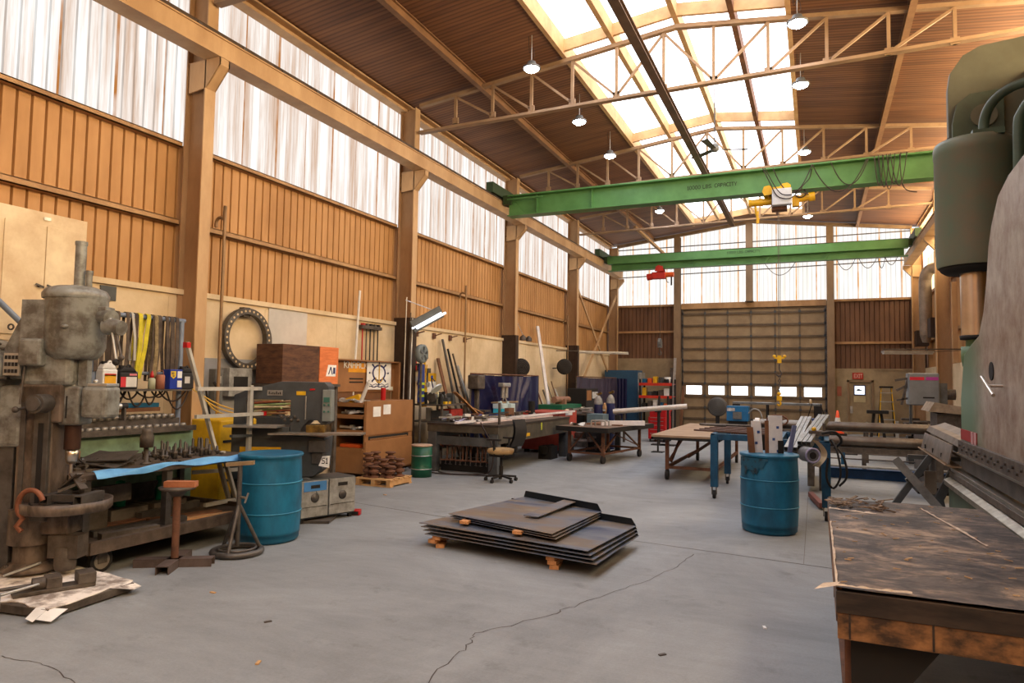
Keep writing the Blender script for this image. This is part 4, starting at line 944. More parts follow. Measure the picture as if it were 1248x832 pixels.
MB().add([(1.12, .12, .078), (1.20, .20, .06), (1.24, .06, .02), (1.14, .02, .03)], [(0, 1, 2, 3)]).add([(1.02, .10, .078), (1.12, .12, .078), (1.14, .0, .02), (1.06, .0, .03)], [(0, 1, 2, 3)]).build('torn_flap', M_paper, t_)
MB().add([(1.02, .80, .078), (1.06, .60, .078), (1.18, .72, .05), (1.14, .82, .045)], [(0, 1, 2, 3)]).build('torn_flap', M_oldpaper, t_)
t_ = thing('machine_vise', 'grimy machine vise with a steel bar lying on the torn paper platform', 'vise', (-5.24, 3.38, .08), 1.15)
MB().box(-.26, .26, -.07, .07, 0, .03).box(.14, .26, -.08, .08, .03, .11).build('vise_body', M_iron, t_, bevel=.006); MB().box(-.06, .04, -.07, .07, .03, .11).cyl((-.14, 0, .06), (-.06, 0, .06), .05, n=14).build('moving_jaw', M_iron, t_, bevel=.006)
MB().cyl((-.36, 0, .06), (-.05, 0, .06), .014, n=8).build('screw', M_steel, t_)
tag(MB().cyl((-5.25, 3.30, .15), (-5.22, 2.98, .15), .011, n=8).cyl((-5.22, 2.98, .16), (-5.22, 2.98, .0), .016, n=8).build('steel_bar', M_alu), 'bent bright steel bar sticking out over the front of the paper covered platform', 'bar')

# ================================================================== long steel tool cart with lower deck
M_deckm = mat('cart_deck_dirty', (96, 84, 74), .75, .2, (58, 48, 42), 6, .85, bump=.3)
ct = thing('tool_cart', 'long low wheeled steel cart with a tool covered top behind the drill press', 'cart', (-6.1, 3.85, 0))
MB().box(-.75, .58, 0, 1.95, .24, .255).box(.54, .60, -.02, 1.97, .20, .30).box(-.78, -.74, -.02, 1.97, .20, .30).box(-.75, .58, -.04, .0, .20, .30).box(-.75, .58, 1.95, 1.98, .20, .30).build('lower_deck', M_deckm, ct)
for (x, y) in ((.42, .0), (-.70, .0), (.42, 1.90), (-.70, 1.90), (.40, .82)): MB().box(x - .035, x + .035, y, y + .06, .28, .80).build('post', M_steel, ct)
MB().box(-.9, .47, -.05, 2.02, .80, .845).build('top', M_deckm, ct, bevel=.004)
MB().box(-.7, .40, .0, .04, .28, .46).box(-.72, -.68, .0, 1.9, .28, .52).box(.0, .04, .1, .75, .50, .66).build('side_panel', M_iron, ct)
for (x, y) in ((.44, .18), (.44, 1.75), (-.55, .2), (-.55, 1.75)):
    w = MB().cyl((x - .025, y, .10), (x + .025, y, .10), .10, n=26).build('wheel', M_black, ct); MB().cyl((x - .03, y, .10), (x + .03, y, .10), .07, n=16).build('hub', mat('hub_gray', (132, 124, 114), .6), w)
    MB().box(x - .04, x - .03, y - .04, y + .04, .08, .22).box(x + .03, x + .04, y - .04, y + .04, .08, .22).build('fork', M_iron, w)
# clutter on the lower deck
rnd = random.Random(5)
labs = ['dark flat steel bar, longest of those on the lower deck of the tool cart', 'short dark steel channel on the lower deck, beside the front post', 'brown wooden board on the lower deck behind the rusty pedestal', 'thin rusty plate on the lower deck of the tool cart', 'pale wood offcut at the far end of the lower deck', 'dark square tube across the middle of the lower deck']
for k, (x, y, l, w, h, rz, mm) in enumerate(((-5.85, 4.55, .9, .10, .05, 1.45, M_steel), (-5.66, 4.3, .5, .09, .06, 1.35, M_iron), (-5.9, 5.1, .7, .16, .03, 1.3, M_woodd), (-6.3, 4.6, .6, .3, .015, 1.5, M_rust), (-5.72, 5.25, .5, .10, .02, 1.2, M_wood), (-6.25, 5.2, .8, .07, .07, 1.7, M_steel))):
    tag(MB().cbox((0, 0, h / 2), (l, w, h), 0).build('metal_offcut' if mm not in (M_wood, M_woodd) else 'wood_offcut', mm), labs[k], 'offcut', loc=(x, y, .257), rot=(0, 0, rz))
# green gas regulators / bottles below the top
for k, (x, y) in enumerate(((-6.42, 4.75), (-6.42, 5.22))):
    tag(MB().lathe([(.0, 0), (.055, 0), (.055, .12), (.03, .17), (.03, .20), (.045, .21), (.045, .25), (0, .26)], n=16).build('green_bottle', mat('bottle_teal', (24, 128, 98), .3)), ['green bottle under the cart top, the left one', 'green bottle under the cart top, the right one'][k], 'bottle', loc=(x, y, .38))
    tag(MB().box(-.16, .16, -.2, .2, 0, .12).build('storage_box', M_iron), ['dark box under the left green bottle on the cart deck', 'dark box under the right green bottle on the cart deck'][k], 'box', loc=(x, y, .257))
tag(MB().cyl((0, 0, 0), (0, 0, .12), .05, n=16).build('blue_can', mat('can_blue', (22, 66, 170), .4)), 'small bright blue can under the top of the tool cart', 'can', loc=(-6.3, 4.28, .46)); tag(MB().box(-.2, .2, -.1, .1, 0, .2).build('storage_box', M_iron), 'dark box holding up the small blue can in the cart', 'box', loc=(-6.3, 4.30, .257))
# blue tarp on the front edge
def tarp(u, v):
    y = 1.85 * u; return (-5.62 + .02 * math.sin(9 * u) + .06 * v + .03 * math.sin(5 * u + 2 * v), 3.88 + y, .866 - .045 * v * v * (1 + .3 * math.sin(11 * u)) + .01 * math.sin(21 * u + 5 * v) + .004)
tp = MB().sheet(lambda u, v: (tarp(u, v)[0] - .0, tarp(u, v)[1], tarp(u, v)[2] + .006), 40, 6, .004)
tag(tp.build('blue_sheet', M_tarp), 'light blue plastic sheet hanging over the front edge of the cart top', 'plastic sheet')
# tools standing on the cart top
M_arb = mat('tool_arbor_steel', (82, 78, 74), .4, .7, (46, 42, 40), 9, .7)
a0 = thing('tool_arbor', 'short dark steel tool arbor standing on the cart top', 'tool', (-6.15, 5.0, .846))
MB().lathe([(.0, 0), (.022, 0), (.022, .03), (.015, .035), (.013, .09), (0, .10)], n=12).build('shank', M_arb, a0)
MB().lathe([(.0, .03), (.028, .03), (.028, .045), (0, .045)], n=12).build('collar', M_iron, a0)
pos = []
for i in range(9):
    for j in range(3): pos.append((-6.02 - .14 * j + rnd.uniform(-.03, .03), 4.88 + .09 * i + rnd.uniform(-.03, .03)))
for i, (x, y) in enumerate(pos):
    if i == 0: o = a0; o.location = (x, y, .846)
    else: o = dup(a0, (x, y, .846))
    o['group'] = 'tool arbors on the cart top'; o['label'] = 'dark steel tool arbor standing among others on the tool cart top'; sck = rnd.uniform(.8, 2.0); o.scale = (1, 1, sck)
t_ = thing('chuck_holder', 'tall dark drill chuck on a stem standing mid cart top', 'tool', (-5.90, 4.62, .846))
MB().lathe([(.0, 0), (.05, 0), (.05, .012), (.02, .02), (.02, .16), (.0, .16)], n=16).build('stem', M_iron, t_); MB().lathe([(.0, .16), (.06, .16), (.062, .26), (.045, .31), (.05, .34), (0, .34)], n=18).build('chuck', M_iron, t_)
tag(MB().lathe([(.0, 0), (.075, 0), (.08, .10), (.06, .13), (0, .13)], n=18).build('clay_pot', mat('tan_can', (150, 112, 80), .6, 0, (96, 66, 44), 5, .7)), 'tan metal can on the cart top behind the sloping grey plate', 'can', loc=(-6.6, 4.35, .846))
tag(MB().cbox((0, 0, .05), (.42, .34, .012), .3, .22, .1).cbox((.05, .02, .08), (.36, .24, .012), .5, .25, -.05).build('plate_stack', M_steel), 'sloping grey steel plates piled at the left end of the cart top', 'plate', loc=(-6.05, 4.33, .86))
m = MB()
for k in range(16): x, y = rnd.uniform(-.5, .4), rnd.uniform(-.15, .15); m.cyl((x, y, .02), (x + rnd.uniform(-.12, .12), y + rnd.uniform(-.1, .1), rnd.uniform(.02, .09)), rnd.uniform(.008, .02), n=7)
o = m.build('loose_bits', M_arb); tag(o, 'heap of small drill bits and bolts at the left of the cart top', 'tool bits', kind='stuff', loc=(-6.35, 4.1, .846), rot=(0, 0, .4))
m = MB()
for k in range(60): x, y = rnd.uniform(-.6, .6), rnd.uniform(-.85, .9); m.cbox((x, y, .012), (rnd.uniform(.02, .1), rnd.uniform(.015, .05), .022), rnd.uniform(0, 3))
tag(m.build('loose_bits', M_iron), 'scatter of small greasy tool bits over the cart top', 'tool bits', kind='stuff', loc=(-6.30, 4.85, .846))

# ================================================================== green machine bed with tool rows
t_ = thing('machine_bed', 'old green machine bed with rows of cutters on top, behind the tool cart', 'machine', (-6.95, 4.2, 0))
MB().box(-.18, .14, .1, 1.75, .0, 1.06).build('bed_casting', mat('pale_green_paint', (132, 164, 136), .55, 0, (88, 100, 80), 3, .8), t_, bevel=.01)
MB().box(-.3, .22, .02, 1.72, 1.06, 1.10).box(.18, .22, .02, 1.72, 1.10, 1.12).build('tray', M_iron, t_)
MB().box(-.28, -.02, .06, 1.68, 1.10, 1.20).build('rear_rack', M_iron, t_)
c0 = thing('milling_cutter', 'small milling cutter in the front row on the green machine bed', 'cutter', (-6.85, 4.3, 1.0), 0, 'cutters in rows on the green machine bed')
MB().lathe([(.014, 0), (.034, 0), (.036, .03), (.030, .05), (.014, .05)], n=14).build('cutter_ring', mat('cutter_steel', (168, 162, 152), .35, .4, (84, 76, 68), 12, .9), c0)
for row, (x, z) in enumerate(((-6.80, 1.10), (-6.99, 1.20), (-7.16, 1.20))):
    for i in range(18):
        p = (x + rnd.uniform(-.01, .01), 4.30 + i * .087, z)
        if row == 0 and i == 0: c0.location = p
        else: dup(c0, p, label='small milling cutter in the %s row on the green machine bed' % ['front', 'middle', 'back'][row])

# ================================================================== sling rack
M_rackb = mat('pale_blue_pipe', (128, 140, 158), .45, .2, (96, 106, 124), 5, .5)
t_ = thing('sling_rack', 'pale blue pipe rack with a shelf, hung with slings and carrying jugs', 'rack', (-7.0, 4.7, 0))
m = MB().cyl((0, -.35, 2.36), (0, 1.22, 2.36), .026, n=12); m.build('top_rail', M_rackb, t_)
for y in (.10, 1.18): MB().cyl((0, y, 0), (0, y, 2.36), .03, n=12).build('post', M_rackb, t_)
MB().bar((0, -.3, 1.52), (0, .10, 1.68), .04, .04).build('strut', M_rackb, t_)
MB().box(-.16, .14, -.25, 1.25, 1.52, 1.54).build('shelf', M_iron, t_); MB().cyl((-.02, .1, 1.72), (-.02, 1.2, 1.72), .02, n=10).build('mid_rail', M_rackb, t_)
M_web = mat('sling_dark', (92, 78, 66), .8, 0, (44, 36, 30), 8, .8); M_webc = mat('sling_tan', (150, 132, 92), .8, 0, (96, 80, 56), 20, .9); M_weby = mat('sling_yellow', (206, 190, 40), .7, 0, (160, 150, 34), 10, .7)
def sling(y, drop, w, mm, lab, tilt=.0, x=0):
    m = MB(); pts = []
    for i in range(9): a = PI * i / 8; pts.append((x + .035 * math.cos(a), y, 2.36 + .035 * math.sin(a)))
    for sgn, xx in ((1, .035), (-1, -.035)):
        p = [(x + xx, y, 2.36), (x + xx * 1.6, y + tilt * .5, 2.36 - drop * .5), (x + xx * 1.1, y + tilt, 2.36 - drop)]
        for a, b in zip(p, p[1:]): m.bar(a, b, .006, w, (0, 1, 0))
    for a, b in zip(pts, pts[1:]): m.bar(a, b, .006, w, (0, 1, 0))
    m.bar((x + .038, y + tilt, 2.36 - drop), (x - .038, y + tilt, 2.36 - drop), .006, w, (0, 1, 0))
    tag(m.build('lifting_sling', mm), lab, 'sling', 'slings hung on the pale blue pipe rack', loc=(-7.0, 4.7, 0))
ys = [-.28, -.2, -.05, .07, .17, .26, .34, .45, .56, .78, .86, .95, 1.02, 1.09]
ORD = ['leftmost', 'second', 'third', 'fourth', 'fifth', 'sixth', 'seventh', 'eighth', 'ninth', 'tenth', 'eleventh', 'twelfth', 'thirteenth', 'rightmost']
for k, y in enumerate(ys): sling(y, rnd.uniform(.55, .80), rnd.uniform(.035, .055), M_web, 'dark lifting sling on the blue pipe rack, %s dark one%s' % (ORD[k], '' if k in (0, 13) else ' from the left'), rnd.uniform(-.05, .05))
for k, (y, dr, tl) in enumerate(((.60, .62, -.02), (.70, .70, -.10))): sling(y, dr, .05, M_weby, ['yellow sling hanging straight on the pipe rack', 'yellow and white sling hanging aslant on the pipe rack, the brighter one'][k], tl, .012)
sling(.80, .72, .045, M_webc, 'tan banded lifting sling right of the yellow slings on the rack', 0, .01)
sling(.50, .50, .03, mat('sling_pale', (190, 186, 176), .8), 'pale thin sling left of the yellow slings on the rack', .04, .012)
# jugs on the shelf
def jug(x, y, w, d, h, mm, capm, lab, label_rgb=None, spots=()):
    t_ = thing('jug' if h > .15 else 'bottle', lab, 'jug' if h > .15 else 'bottle', (x, y, 1.541), 0)
    MB().box(-d / 2, d / 2, -w / 2, w / 2, 0, h * .72).prism([(-w / 2, h * .72), (w / 2, h * .72), (w * .28, h * .93), (-w * .28, h * .93)], 'yz', -d * .4, d * .4).build('body', mm, t_, bevel=min(w, d) * .12)
    MB().cyl((0, -w * .2, h * .9), (0, -w * .2, h), w * .16, n=14).build('cap', capm, t_)
    MB().tube([(0, .0, h * .88), (0, .02, h * .99), (0, w * .22, h * .99), (0, w * .3, h * .8)], w * .06, 8).build('handle', mm, t_)
    for (rgb, y0, y1, z0, z1) in spots: MB().box(d / 2, d / 2 + .003, y0 * w, y1 * w, z0 * h, z1 * h).build('paper_label', mat('jug_label_%d_%d_%d' % rgb, rgb, .5), t_)
    return t_
jug(-6.92, 4.90, .17, .12, .30, M_white, M_black, 'white plastic jug with a yellow and red label on the rack shelf', spots=(((232, 170, 30), -.38, .38, .12, .52), ((214, 60, 30), -.38, .38, .48, .56), ((30, 90, 40), -.15, .2, .16, .22)))
jug(-6.95, 5.14, .22, .13, .26, M_black, M_black, 'black plastic jug with a red and white label, second from the left on the shelf', spots=(((206, 52, 60), -.46, -.18, .1, .52), ((216, 212, 204), -.18, .40, .1, .52), ((210, 120, 130), .0, .4, .58, .66)))
t_ = thing('squeeze_bottle', 'small clear squeeze bottle with a red cap on the rack shelf', 'bottle', (-6.9, 5.43, 1.541)); MB().lathe([(0, 0), (.038, 0), (.038, .11), (.02, .13), (0, .13)], n=16).build('body', mat('cloudy_plastic', (176, 178, 150), .4), t_); MB().lathe([(0, .13), (.024, .13), (.02, .16), (.008, .20), (0, .21)], n=12).build('cap', M_red, t_)
tag(MB().lathe([(0, 0), (.048, 0), (.048, .15), (.04, .165), (0, .17)], n=18).tube([(.0, -.04, .165), (0, -.03, .21), (0, .03, .21), (0, .04, .165)], .004, 5).build('tin_can', mat('rust_pink', (170, 110, 86), .7, 0, (120, 72, 54), 8, .7)), 'rusty pinkish tin can beside the blue can on the rack shelf', 'can', loc=(-6.9, 5.54, 1.541))
t_ = thing('oil_can', 'blue metal spray-oil can with a yellow shield on the rack shelf', 'can', (-6.92, 5.72, 1.541))
MB().box(-.06, .06, -.085, .085, 0, .23).build('body', mat('oilcan_blue', (24, 52, 150), .35), t_, bevel=.006); MB().prism([(-.075, .21), (-.005, .21), (-.005, .15), (-.04, .12), (-.075, .15)], 'yz', .06, .063).build('shield', mat('shield_yellow', (226, 190, 40), .5), t_)
m_, w_ = text_mb('WD', .026, T((.064, -.066, .172), PI / 2), .002, .75); m_.build('lettering', M_navy, t_)
m_, w_ = text_mb('40', .022, T((.064, -.056, .142), PI / 2), .002, .75); m_.build('lettering', M_navy, t_)
MB().box(.06, .063, .015, .075, .13, .21).box(.06, .063, .015, .075, .02, .10).build('data_panel', M_paper, t_)
jug(-6.94, 5.90, .18, .12, .27, M_black, M_black, 'black plastic jug at the right end of the rack shelf', spots=(((196, 194, 190), -.25, .15, .25, .55),))
# below the shelf: dark cables and yellow / blue lengths
tag(MB().box(-.08, .08, -.6, .6, 0, .05).build('blue_bar', mat('bar_teal_blue', (20, 104, 150), .5)), 'teal blue steel bar lying behind the cutter rows', 'bar', loc=(-7.12, 5.05, 1.33)); tag(MB().box(-.08, .08, -.62, .62, 0, .045).build('wood_block', M_woodd), 'long brown block under the teal blue bar', 'block', loc=(-7.12, 5.05, 1.283))
t_ = thing('angle_grinder', 'dark straight grinder with a silver collar lying above the cutters', 'grinder', (-6.86, 4.98, 1.36), 1.5)
MB().cyl((-.26, 0, 0), (.12, 0, 0), .032, n=16).build('body', M_black, t_); MB().cyl((-.02, 0, 0), (.05, 0, 0), .036, n=16).build('collar', M_alu, t_); MB().cyl((-.36, 0, -.01), (-.26, 0, 0), .018, .03, n=12).build('nose', M_alu, t_)
MB().box(-.3, -.28, -.03, .03, -.15, -.02).box(.08, .10, -.03, .03, -.15, -.02).build('rest', M_iron, t_)
m = MB()
for k in range(12):
    y0 = 4.68 + .09 * k; dp_ = rnd.uniform(.06, .22); ln_ = rnd.uniform(.15, .4); m.tube([(-7.0 + .01 * k - .06, y0 + ln_ * i / 8, 1.515 - dp_ * 4 * (i / 8) * (1 - i / 8)) for i in range(9)], .010, 6)
tag(m.build('hanging_leads', M_cable), 'tangle of dark leads hanging below the rack shelf', 'cable', kind='stuff')

# ================================================================== cream lockers against the wall
t_ = thing('storage_locker', 'tall cream two-door steel locker at the left edge, stacked on a lower one', 'cabinet', (-7.64, 3.86, 2.02))
MB().box(0, .46, 0, .92, 0, 1.32).build('carcass', M_cream, t_, bevel=.004)
for y0, y1, hy in ((.10, .49, .44), (.50, .88, .55)):
    d = MB().box(.46, .474, y0, y1, .06, 1.18).build('door', M_cream, t_, bevel=.003); MB().cyl((.474, hy, .56), (.50, hy, .56), .012, n=8).bar((.50, hy - .04, .575), (.50, hy + .04, .55), .012, .018).build('handle', M_iron, d)
MB().box(.474, .476, .46, .53, 1.24, 1.27).build('badge', M_alu, t_)
t_ = thing('storage_locker', 'lower cream steel locker carrying the tall two-door one', 'cabinet', (-7.64, 3.86, 0)); MB().box(0, .46, 0, .92, 0, 2.015).build('carcass', M_cream, t_, bevel=.004)
MB().box(.46, .474, .08, .88, .1, 1.92).build('door', M_cream, t_)
t_ = thing('pipe_rail', 'bent pale blue pipe rail in front of the cream locker at the left edge', 'rail', (-7.0, 3.2, 0))
MB().tube([(0, 0, 2.75), (0, .35, 2.62), (0, .95, 2.10), (0, 1.0, 2.0), (0, 1.0, 0)], .028, 10).build('pipe', M_rackb, t_); MB().cyl((0, .55, 0), (0, .55, 2.44), .024, n=10).build('post', M_rackb, t_)

# ================================================================== stands in front
t_ = thing('pedestal_stand', 'rusty pipe pedestal with a cross foot of steel channels', 'stand', (-5.27, 4.46, 0), .55)
for a, l in ((.0, .33), (PI / 2, .30)):
    m = MB(T((0, 0, 0), a)); m.box(-l, l, -.055, .055, .066, .072); m.box(-l, l, -.055, -.047, 0, .068); m.box(-l, l, .047, .055, 0, .068); m.build('channel_foot', mat('brown_channel', (98, 84, 78), .6, .1, (66, 54, 48), 6, .8), t_)
MB().cyl((0, 0, .07), (0, 0, .68), .032, n=18).build('pipe', M_rust, t_); MB().lathe([(.0, .62), (.05, .62), (.08, .66), (.15, .68), (.16, .70), (0, .70)], n=24).build('head_plate', M_iron, t_)
tag(MB().cbox((0, 0, .025), (.27, .09, .05)).build('wood_block', mat('reddish_wood', (176, 112, 76), .8, 0, (130, 76, 48), 6, .7)), 'reddish wood block on top of the rusty pedestal', 'wood', loc=(-5.24, 4.47, .702), rot=(0, 0, .5))
t_ = thing('roller_stand', 'grey tripod pipe stand with a ring foot in front of the left blue barrel', 'stand', (-5.10, 5.02, 0), .42)
MB().ring((0, 0, .03), .22, .03, 'z', 40, 8).ring((0, 0, .06), .17, .012, 'z', 36, 6).build('ring_foot', M_steel, t_)
for a in (.5, 2.6, 4.7): MB().cyl((.21 * math.cos(a), .21 * math.sin(a), .04), (.01 * math.cos(a), .01 * math.sin(a), .46), .018, n=10).build('leg', M_steel, t_)
MB().cyl((0, 0, .08), (0, 0, .84), .022, n=14).build('tube', M_steel, t_); MB().cbox((0, 0, .86), (.26, .05, .035), .1, 0, -.08).build('top_bar', mat('worn_tan_bar', (160, 136, 100), .6, .2, (110, 92, 70), 8, .7), t_)
MB().cyl((0, 0, .54), (.08, -.04, .54), .012, n=8).cbox((.09, -.045, .54), (.014, .014, .10), 0, 0, .3).build('clamp_screw', M_chrome, t_)

def make_barrel(name, lab, loc, rz=0, h=.90, r=.31, dirt=True):
    t_ = thing(name, lab, 'barrel', loc, rz)
    prof = [(.0, .0), (r - .03, 0), (r - .005, .03), (r - .005, .08)]
    z = .08
    for k in range(26):
        z = .08 + (h - .12) * k / 25; bul = r + .012 * math.sin(PI * k / 25)
        prof.append((bul, z))
    prof += [(r + .012, h - .03), (r + .018, h - .015), (r + .012, h), (r - .012, h), (r - .016, h - .04), (r - .02, .02), (0, .02)]
    MB().lathe(prof, n=48).build('shell', M_barrel, t_)
    for zz in (h * .34, h * .68): MB().ring((0, 0, zz), r + .012 * math.sin(PI * (zz - .08) / (h - .12)) + .001, .0075, 'z', 48, 6).build('rib', mat('barrel_rib', (52, 138, 170), .42, 0, (30, 96, 130), 4, .7), t_)
    MB().lathe([(r + .016, h - .028), (r + .022, h - .012), (r + .014, h + .002), (r - .012, h + .002)], n=48).build('rim', M_barrel, t_)
    return t_
M_barrel = mat('barrel_blue_worn', (30, 112, 148), .42, 0, (16, 72, 100), 3.5, .8, bump=.03, stretch=(1, 1, .5), lo=.38, hi=.66)
make_barrel('plastic_barrel', 'open blue plastic barrel on the left, behind the tripod pipe stand', (-5.28, 5.62, 0), .3)

# ================================================================== white pipe frame with red caps
M_wpipe = mat('dull_white_pipe', (196, 194, 186), .45, .3, (150, 148, 140), 6, .6)
t_ = thing('trestle', 'white tube A-shaped trestle with red end caps standing behind the left blue barrel', 'trestle', (-6.1, 5.1, 0))
MB().bar((-.1, .18, 2.06), (-.05, .80, .30), .05, .03).build('leaning_leg', M_wpipe, t_)
for z, y0, y1 in ((1.56, .25, 1.25), (1.26, .25, 1.22)):
    b_ = MB().bar((0, y0, z), (0, y1, z), .04, .04).build('cross_tube', M_wpipe, t_); MB().box(-.024, .024, y1, y1 + .045, z - .026, z + .026).build('end_cap', M_red, b_)
MB().box(-.13, -.07, .16, .21, 2.0, 2.06).build('end_cap', M_red, t_)
MB().bar((0, 1.02, 0), (0, 1.02, 1.60), .045, .045).build('upright', M_wpipe, t_); MB().bar((.02, .95, .02), (.02, .62, .86), .05, .03).bar((.02, .4, .30), (.02, 1.2, .30), .04, .04).bar((-.3, .5, .62), (.0, 1.1, .62), .04, .04).build('lower_brace', M_wpipe, t_)
MB().bar((.0, .75, 1.02), (.0, 1.05, 1.01), .05, .03).build('rubber_grip', M_dgray, t_)
# yellow compressor behind
t_ = thing('power_unit', 'yellow machine with a black grille half hidden behind the pipe frame', 'machine', (-6.95, 6.55, 0))
MB().box(-.25, .25, -.3, .3, .12, 1.16).build('cover', M_yellow, t_, bevel=.02)
m = MB()
for k in range(4): m.box(.25, .262, -.25, .25, .4 + .16 * k, .43 + .16 * k)
m.build('grille', M_dark, t_)
for (x, y) in ((-.2, -.25), (-.2, .25), (.2, -.25), (.2, .25)): MB().box(x - .03, x + .03, y - .03, y + .03, 0, .12).build('foot', M_black, t_)

# ================================================================== ironworker machine
SC = .00999
def iw(px, py): return ((px - 345) * SC, .85 + (545 - py) * SC)
t_ = thing('ironworker', 'charcoal grey hydraulic ironworker with an open throat beside the left blue barrel', 'machine', (-5.94, 6.52, 0), .42)
out = [(289, 640 - 85), (289, 480), (303, 474), (345, 465), (398, 465), (402, 470), (404, 514), (398, 518), (390, 513), (380, 513), (372, 520), (366, 532), (360, 532), (357, 519), (357, 487), (305, 487), (305, 517), (357, 519), (360, 532), (396, 534), (396, 568), (392, 577), (340, 577), (335, 582), (289, 582)]
arm = [iw(*p) for p in [(289, 520), (289, 482), (303, 476), (345, 465), (397, 465), (402, 470), (404, 512), (396, 518), (390, 511), (380, 511), (372, 519), (367, 530), (357, 530), (357, 487), (303, 487), (303, 520)]]
MB().prism(arm, 'xz', -.16, .12).build('gooseneck', M_dgray, t_, bevel=.008)
MB().prism([iw(*p) for p in [(289, 519), (357, 519), (357, 529), (400, 531), (398, 568), (388, 577), (289, 582)]], 'xz', -.2, .2).build('body', M_dgray, t_, bevel=.008)
MB().prism([iw(*p) for p in [(289, 580), (380, 577), (380, 634), (289, 634)]], 'xz', -.16, .25).build('pedestal', M_dgray, t_, bevel=.008)
MB().box(-.60, .66, -.3, .3, 0, .03).build('base_plate', M_iron, t_)
x0, z0 = iw(288, 519); MB().box(x0, iw(350, 0)[0], -.42, -.1, z0, z0 + .022).build('left_table', M_alu, t_)
x0, z0 = iw(340, 527); MB().prism([(x0, -.42), (iw(446, 0)[0], -.30), (iw(446, 0)[0], -.05), (x0 + .1, -.1)], 'xy', z0, z0 + .02).build('work_table', mat('worn_plate', (150, 142, 130), .4, .5, (96, 86, 76), 8, .7), t_)
x0, z0 = iw(300, 551); MB().box(x0, iw(349, 0)[0], -.212, -.2, z0, z0 + .08).build('warning_strip', M_yellow, t_)
x0, z0 = iw(329, 482); MB().box(x0, x0 + .18, -.168, -.16, z0, z0 + .065).build('maker_plate', M_alu, t_)
m = MB()
for k, (hh) in enumerate((.9, .5, .7, .55, 1.0, .6, .8)): m.box(x0 + .018 + k * .022, x0 + .030 + k * .022, -.171, -.168, z0 + .015, z0 + .015 + .035 * hh)
m.build('plate_lettering', M_dark, t_)
x0, z0 = iw(364, 481); MB().box(x0, x0 + .11, -.17, -.16, z0, z0 + .045).build('yellow_sticker', M_yellow, t_); x0, z0 = iw(380, 477); MB().box(x0, x0 + .06, -.17, -.16, z0 + .02, z0 + .04).build('red_sticker', M_red, t_)
MB().cyl((iw(376, 0)[0], -.18, iw(0, 510)[1]), (iw(376, 0)[0], -.18, iw(0, 482)[1]), .008, n=8).build('stop_rod', M_alu, t_)
m = MB(); x0, _z = iw(396, 0)
m.box(x0, x0 + .11, -.20, -.05, iw(0, 512)[1], iw(0, 474)[1]); m.build('side_control', mat('control_gray', (128, 134, 130), .5), t_, bevel=.01)
m = MB()
for k in range(4): m.cyl((x0 + .03 + .05 * (k % 2), -.2, iw(0, 500 - 8 * (k // 2))[1]), (x0 + .03 + .05 * (k % 2), -.215, iw(0, 500 - 8 * (k // 2))[1]), .012, n=10)
m.box(x0 + .02, x0 + .09, -.21, -.2, iw(0, 489)[1], iw(0, 483)[1]); m.build('buttons', mat('button_teal', (60, 110, 96), .5), t_)
m = MB(); x0, z0 = iw(378, 525); m.box(x0, x0 + .22, -.22, .0, z0 - .02, z0 + .09); m.build('punch_station', mat('brass_dirty', (140, 110, 50), .4, .5, (70, 54, 34), 10, .9), t_, bevel=.01)
m = MB(); x0, z0 = iw(383, 560); m.box(x0, x0 + .2, -.26, -.05, z0 + .12, z0 + .26); m.box(x0 + .03, x0 + .16, -.22, -.05, z0 - .02, z0 + .12); m.build('die_block', M_steel, t_, bevel=.006)
x0, z0 = iw(397, 563); MB().prism([(x0, z0), (x0 + .12, z0 - .02), (x0 + .13, z0 + .12), (x0 + .04, z0 + .11)], 'xz', -.30, -.29).build('note_card', M_paper, t_)
m_, w_ = text_mb('S1', .07, T((x0 + .035, -.30, z0 + .025)), squeeze=.8); m_.build('note_text', M_dark, t_)
x0, z0 = iw(377, 590); MB().prism([(x0 + .02 + .11 * math.cos(a), z0 + .02 + .10 * math.sin(a)) for a in [PI * k / 8 for k in range(9)]] + [(x0 - .1, z0 - .08), (x0 + .2, z0 - .08)], 'xz', -.24, -.16).build('lower_quadrant', M_gray, t_, bevel=.005)
m = MB()
for k in range(6): m.sphere((iw(347 + 4 * k, 0)[0], -.17, iw(0, 507 + (k % 2) * 4)[1]), .022, 8)
m.build('hydraulic_fittings', M_iron, t_)
# wires seen through the throat lie on a shelf behind
tag(MB().box(-.3, .3, -.25, .25, 0, 1.16).build('supply_crate', M_dgray), 'dark crate stacked with tubes behind the throat of the ironworker', 'crate', loc=(-6.75, 7.35, 0), rot=(0, 0, .42))
cols = [(196, 150, 110), (206, 190, 150), (150, 170, 110), (190, 110, 80), (170, 140, 110), (120, 100, 90)]
for k in range(14):
    x0 = -6.9 + rnd.uniform(-.15, .35); y0 = 7.2 + rnd.uniform(-.1, .3); z0 = 1.18 + .016 * k; ang = rnd.uniform(-.4, .8)
    o = MB().cyl((-.35, 0, 0), (.35, 0, rnd.uniform(-.0, .10)), .014, n=7).build('tube_length', mat('tube_col_%d' % (k % 6), cols[k % 6], .6))
    tag(o, 'thin coloured tube in the bundle seen through the ironworker throat', 'tube', 'tubes behind the ironworker', loc=(x0, y0, z0), rot=(0, 0, ang))
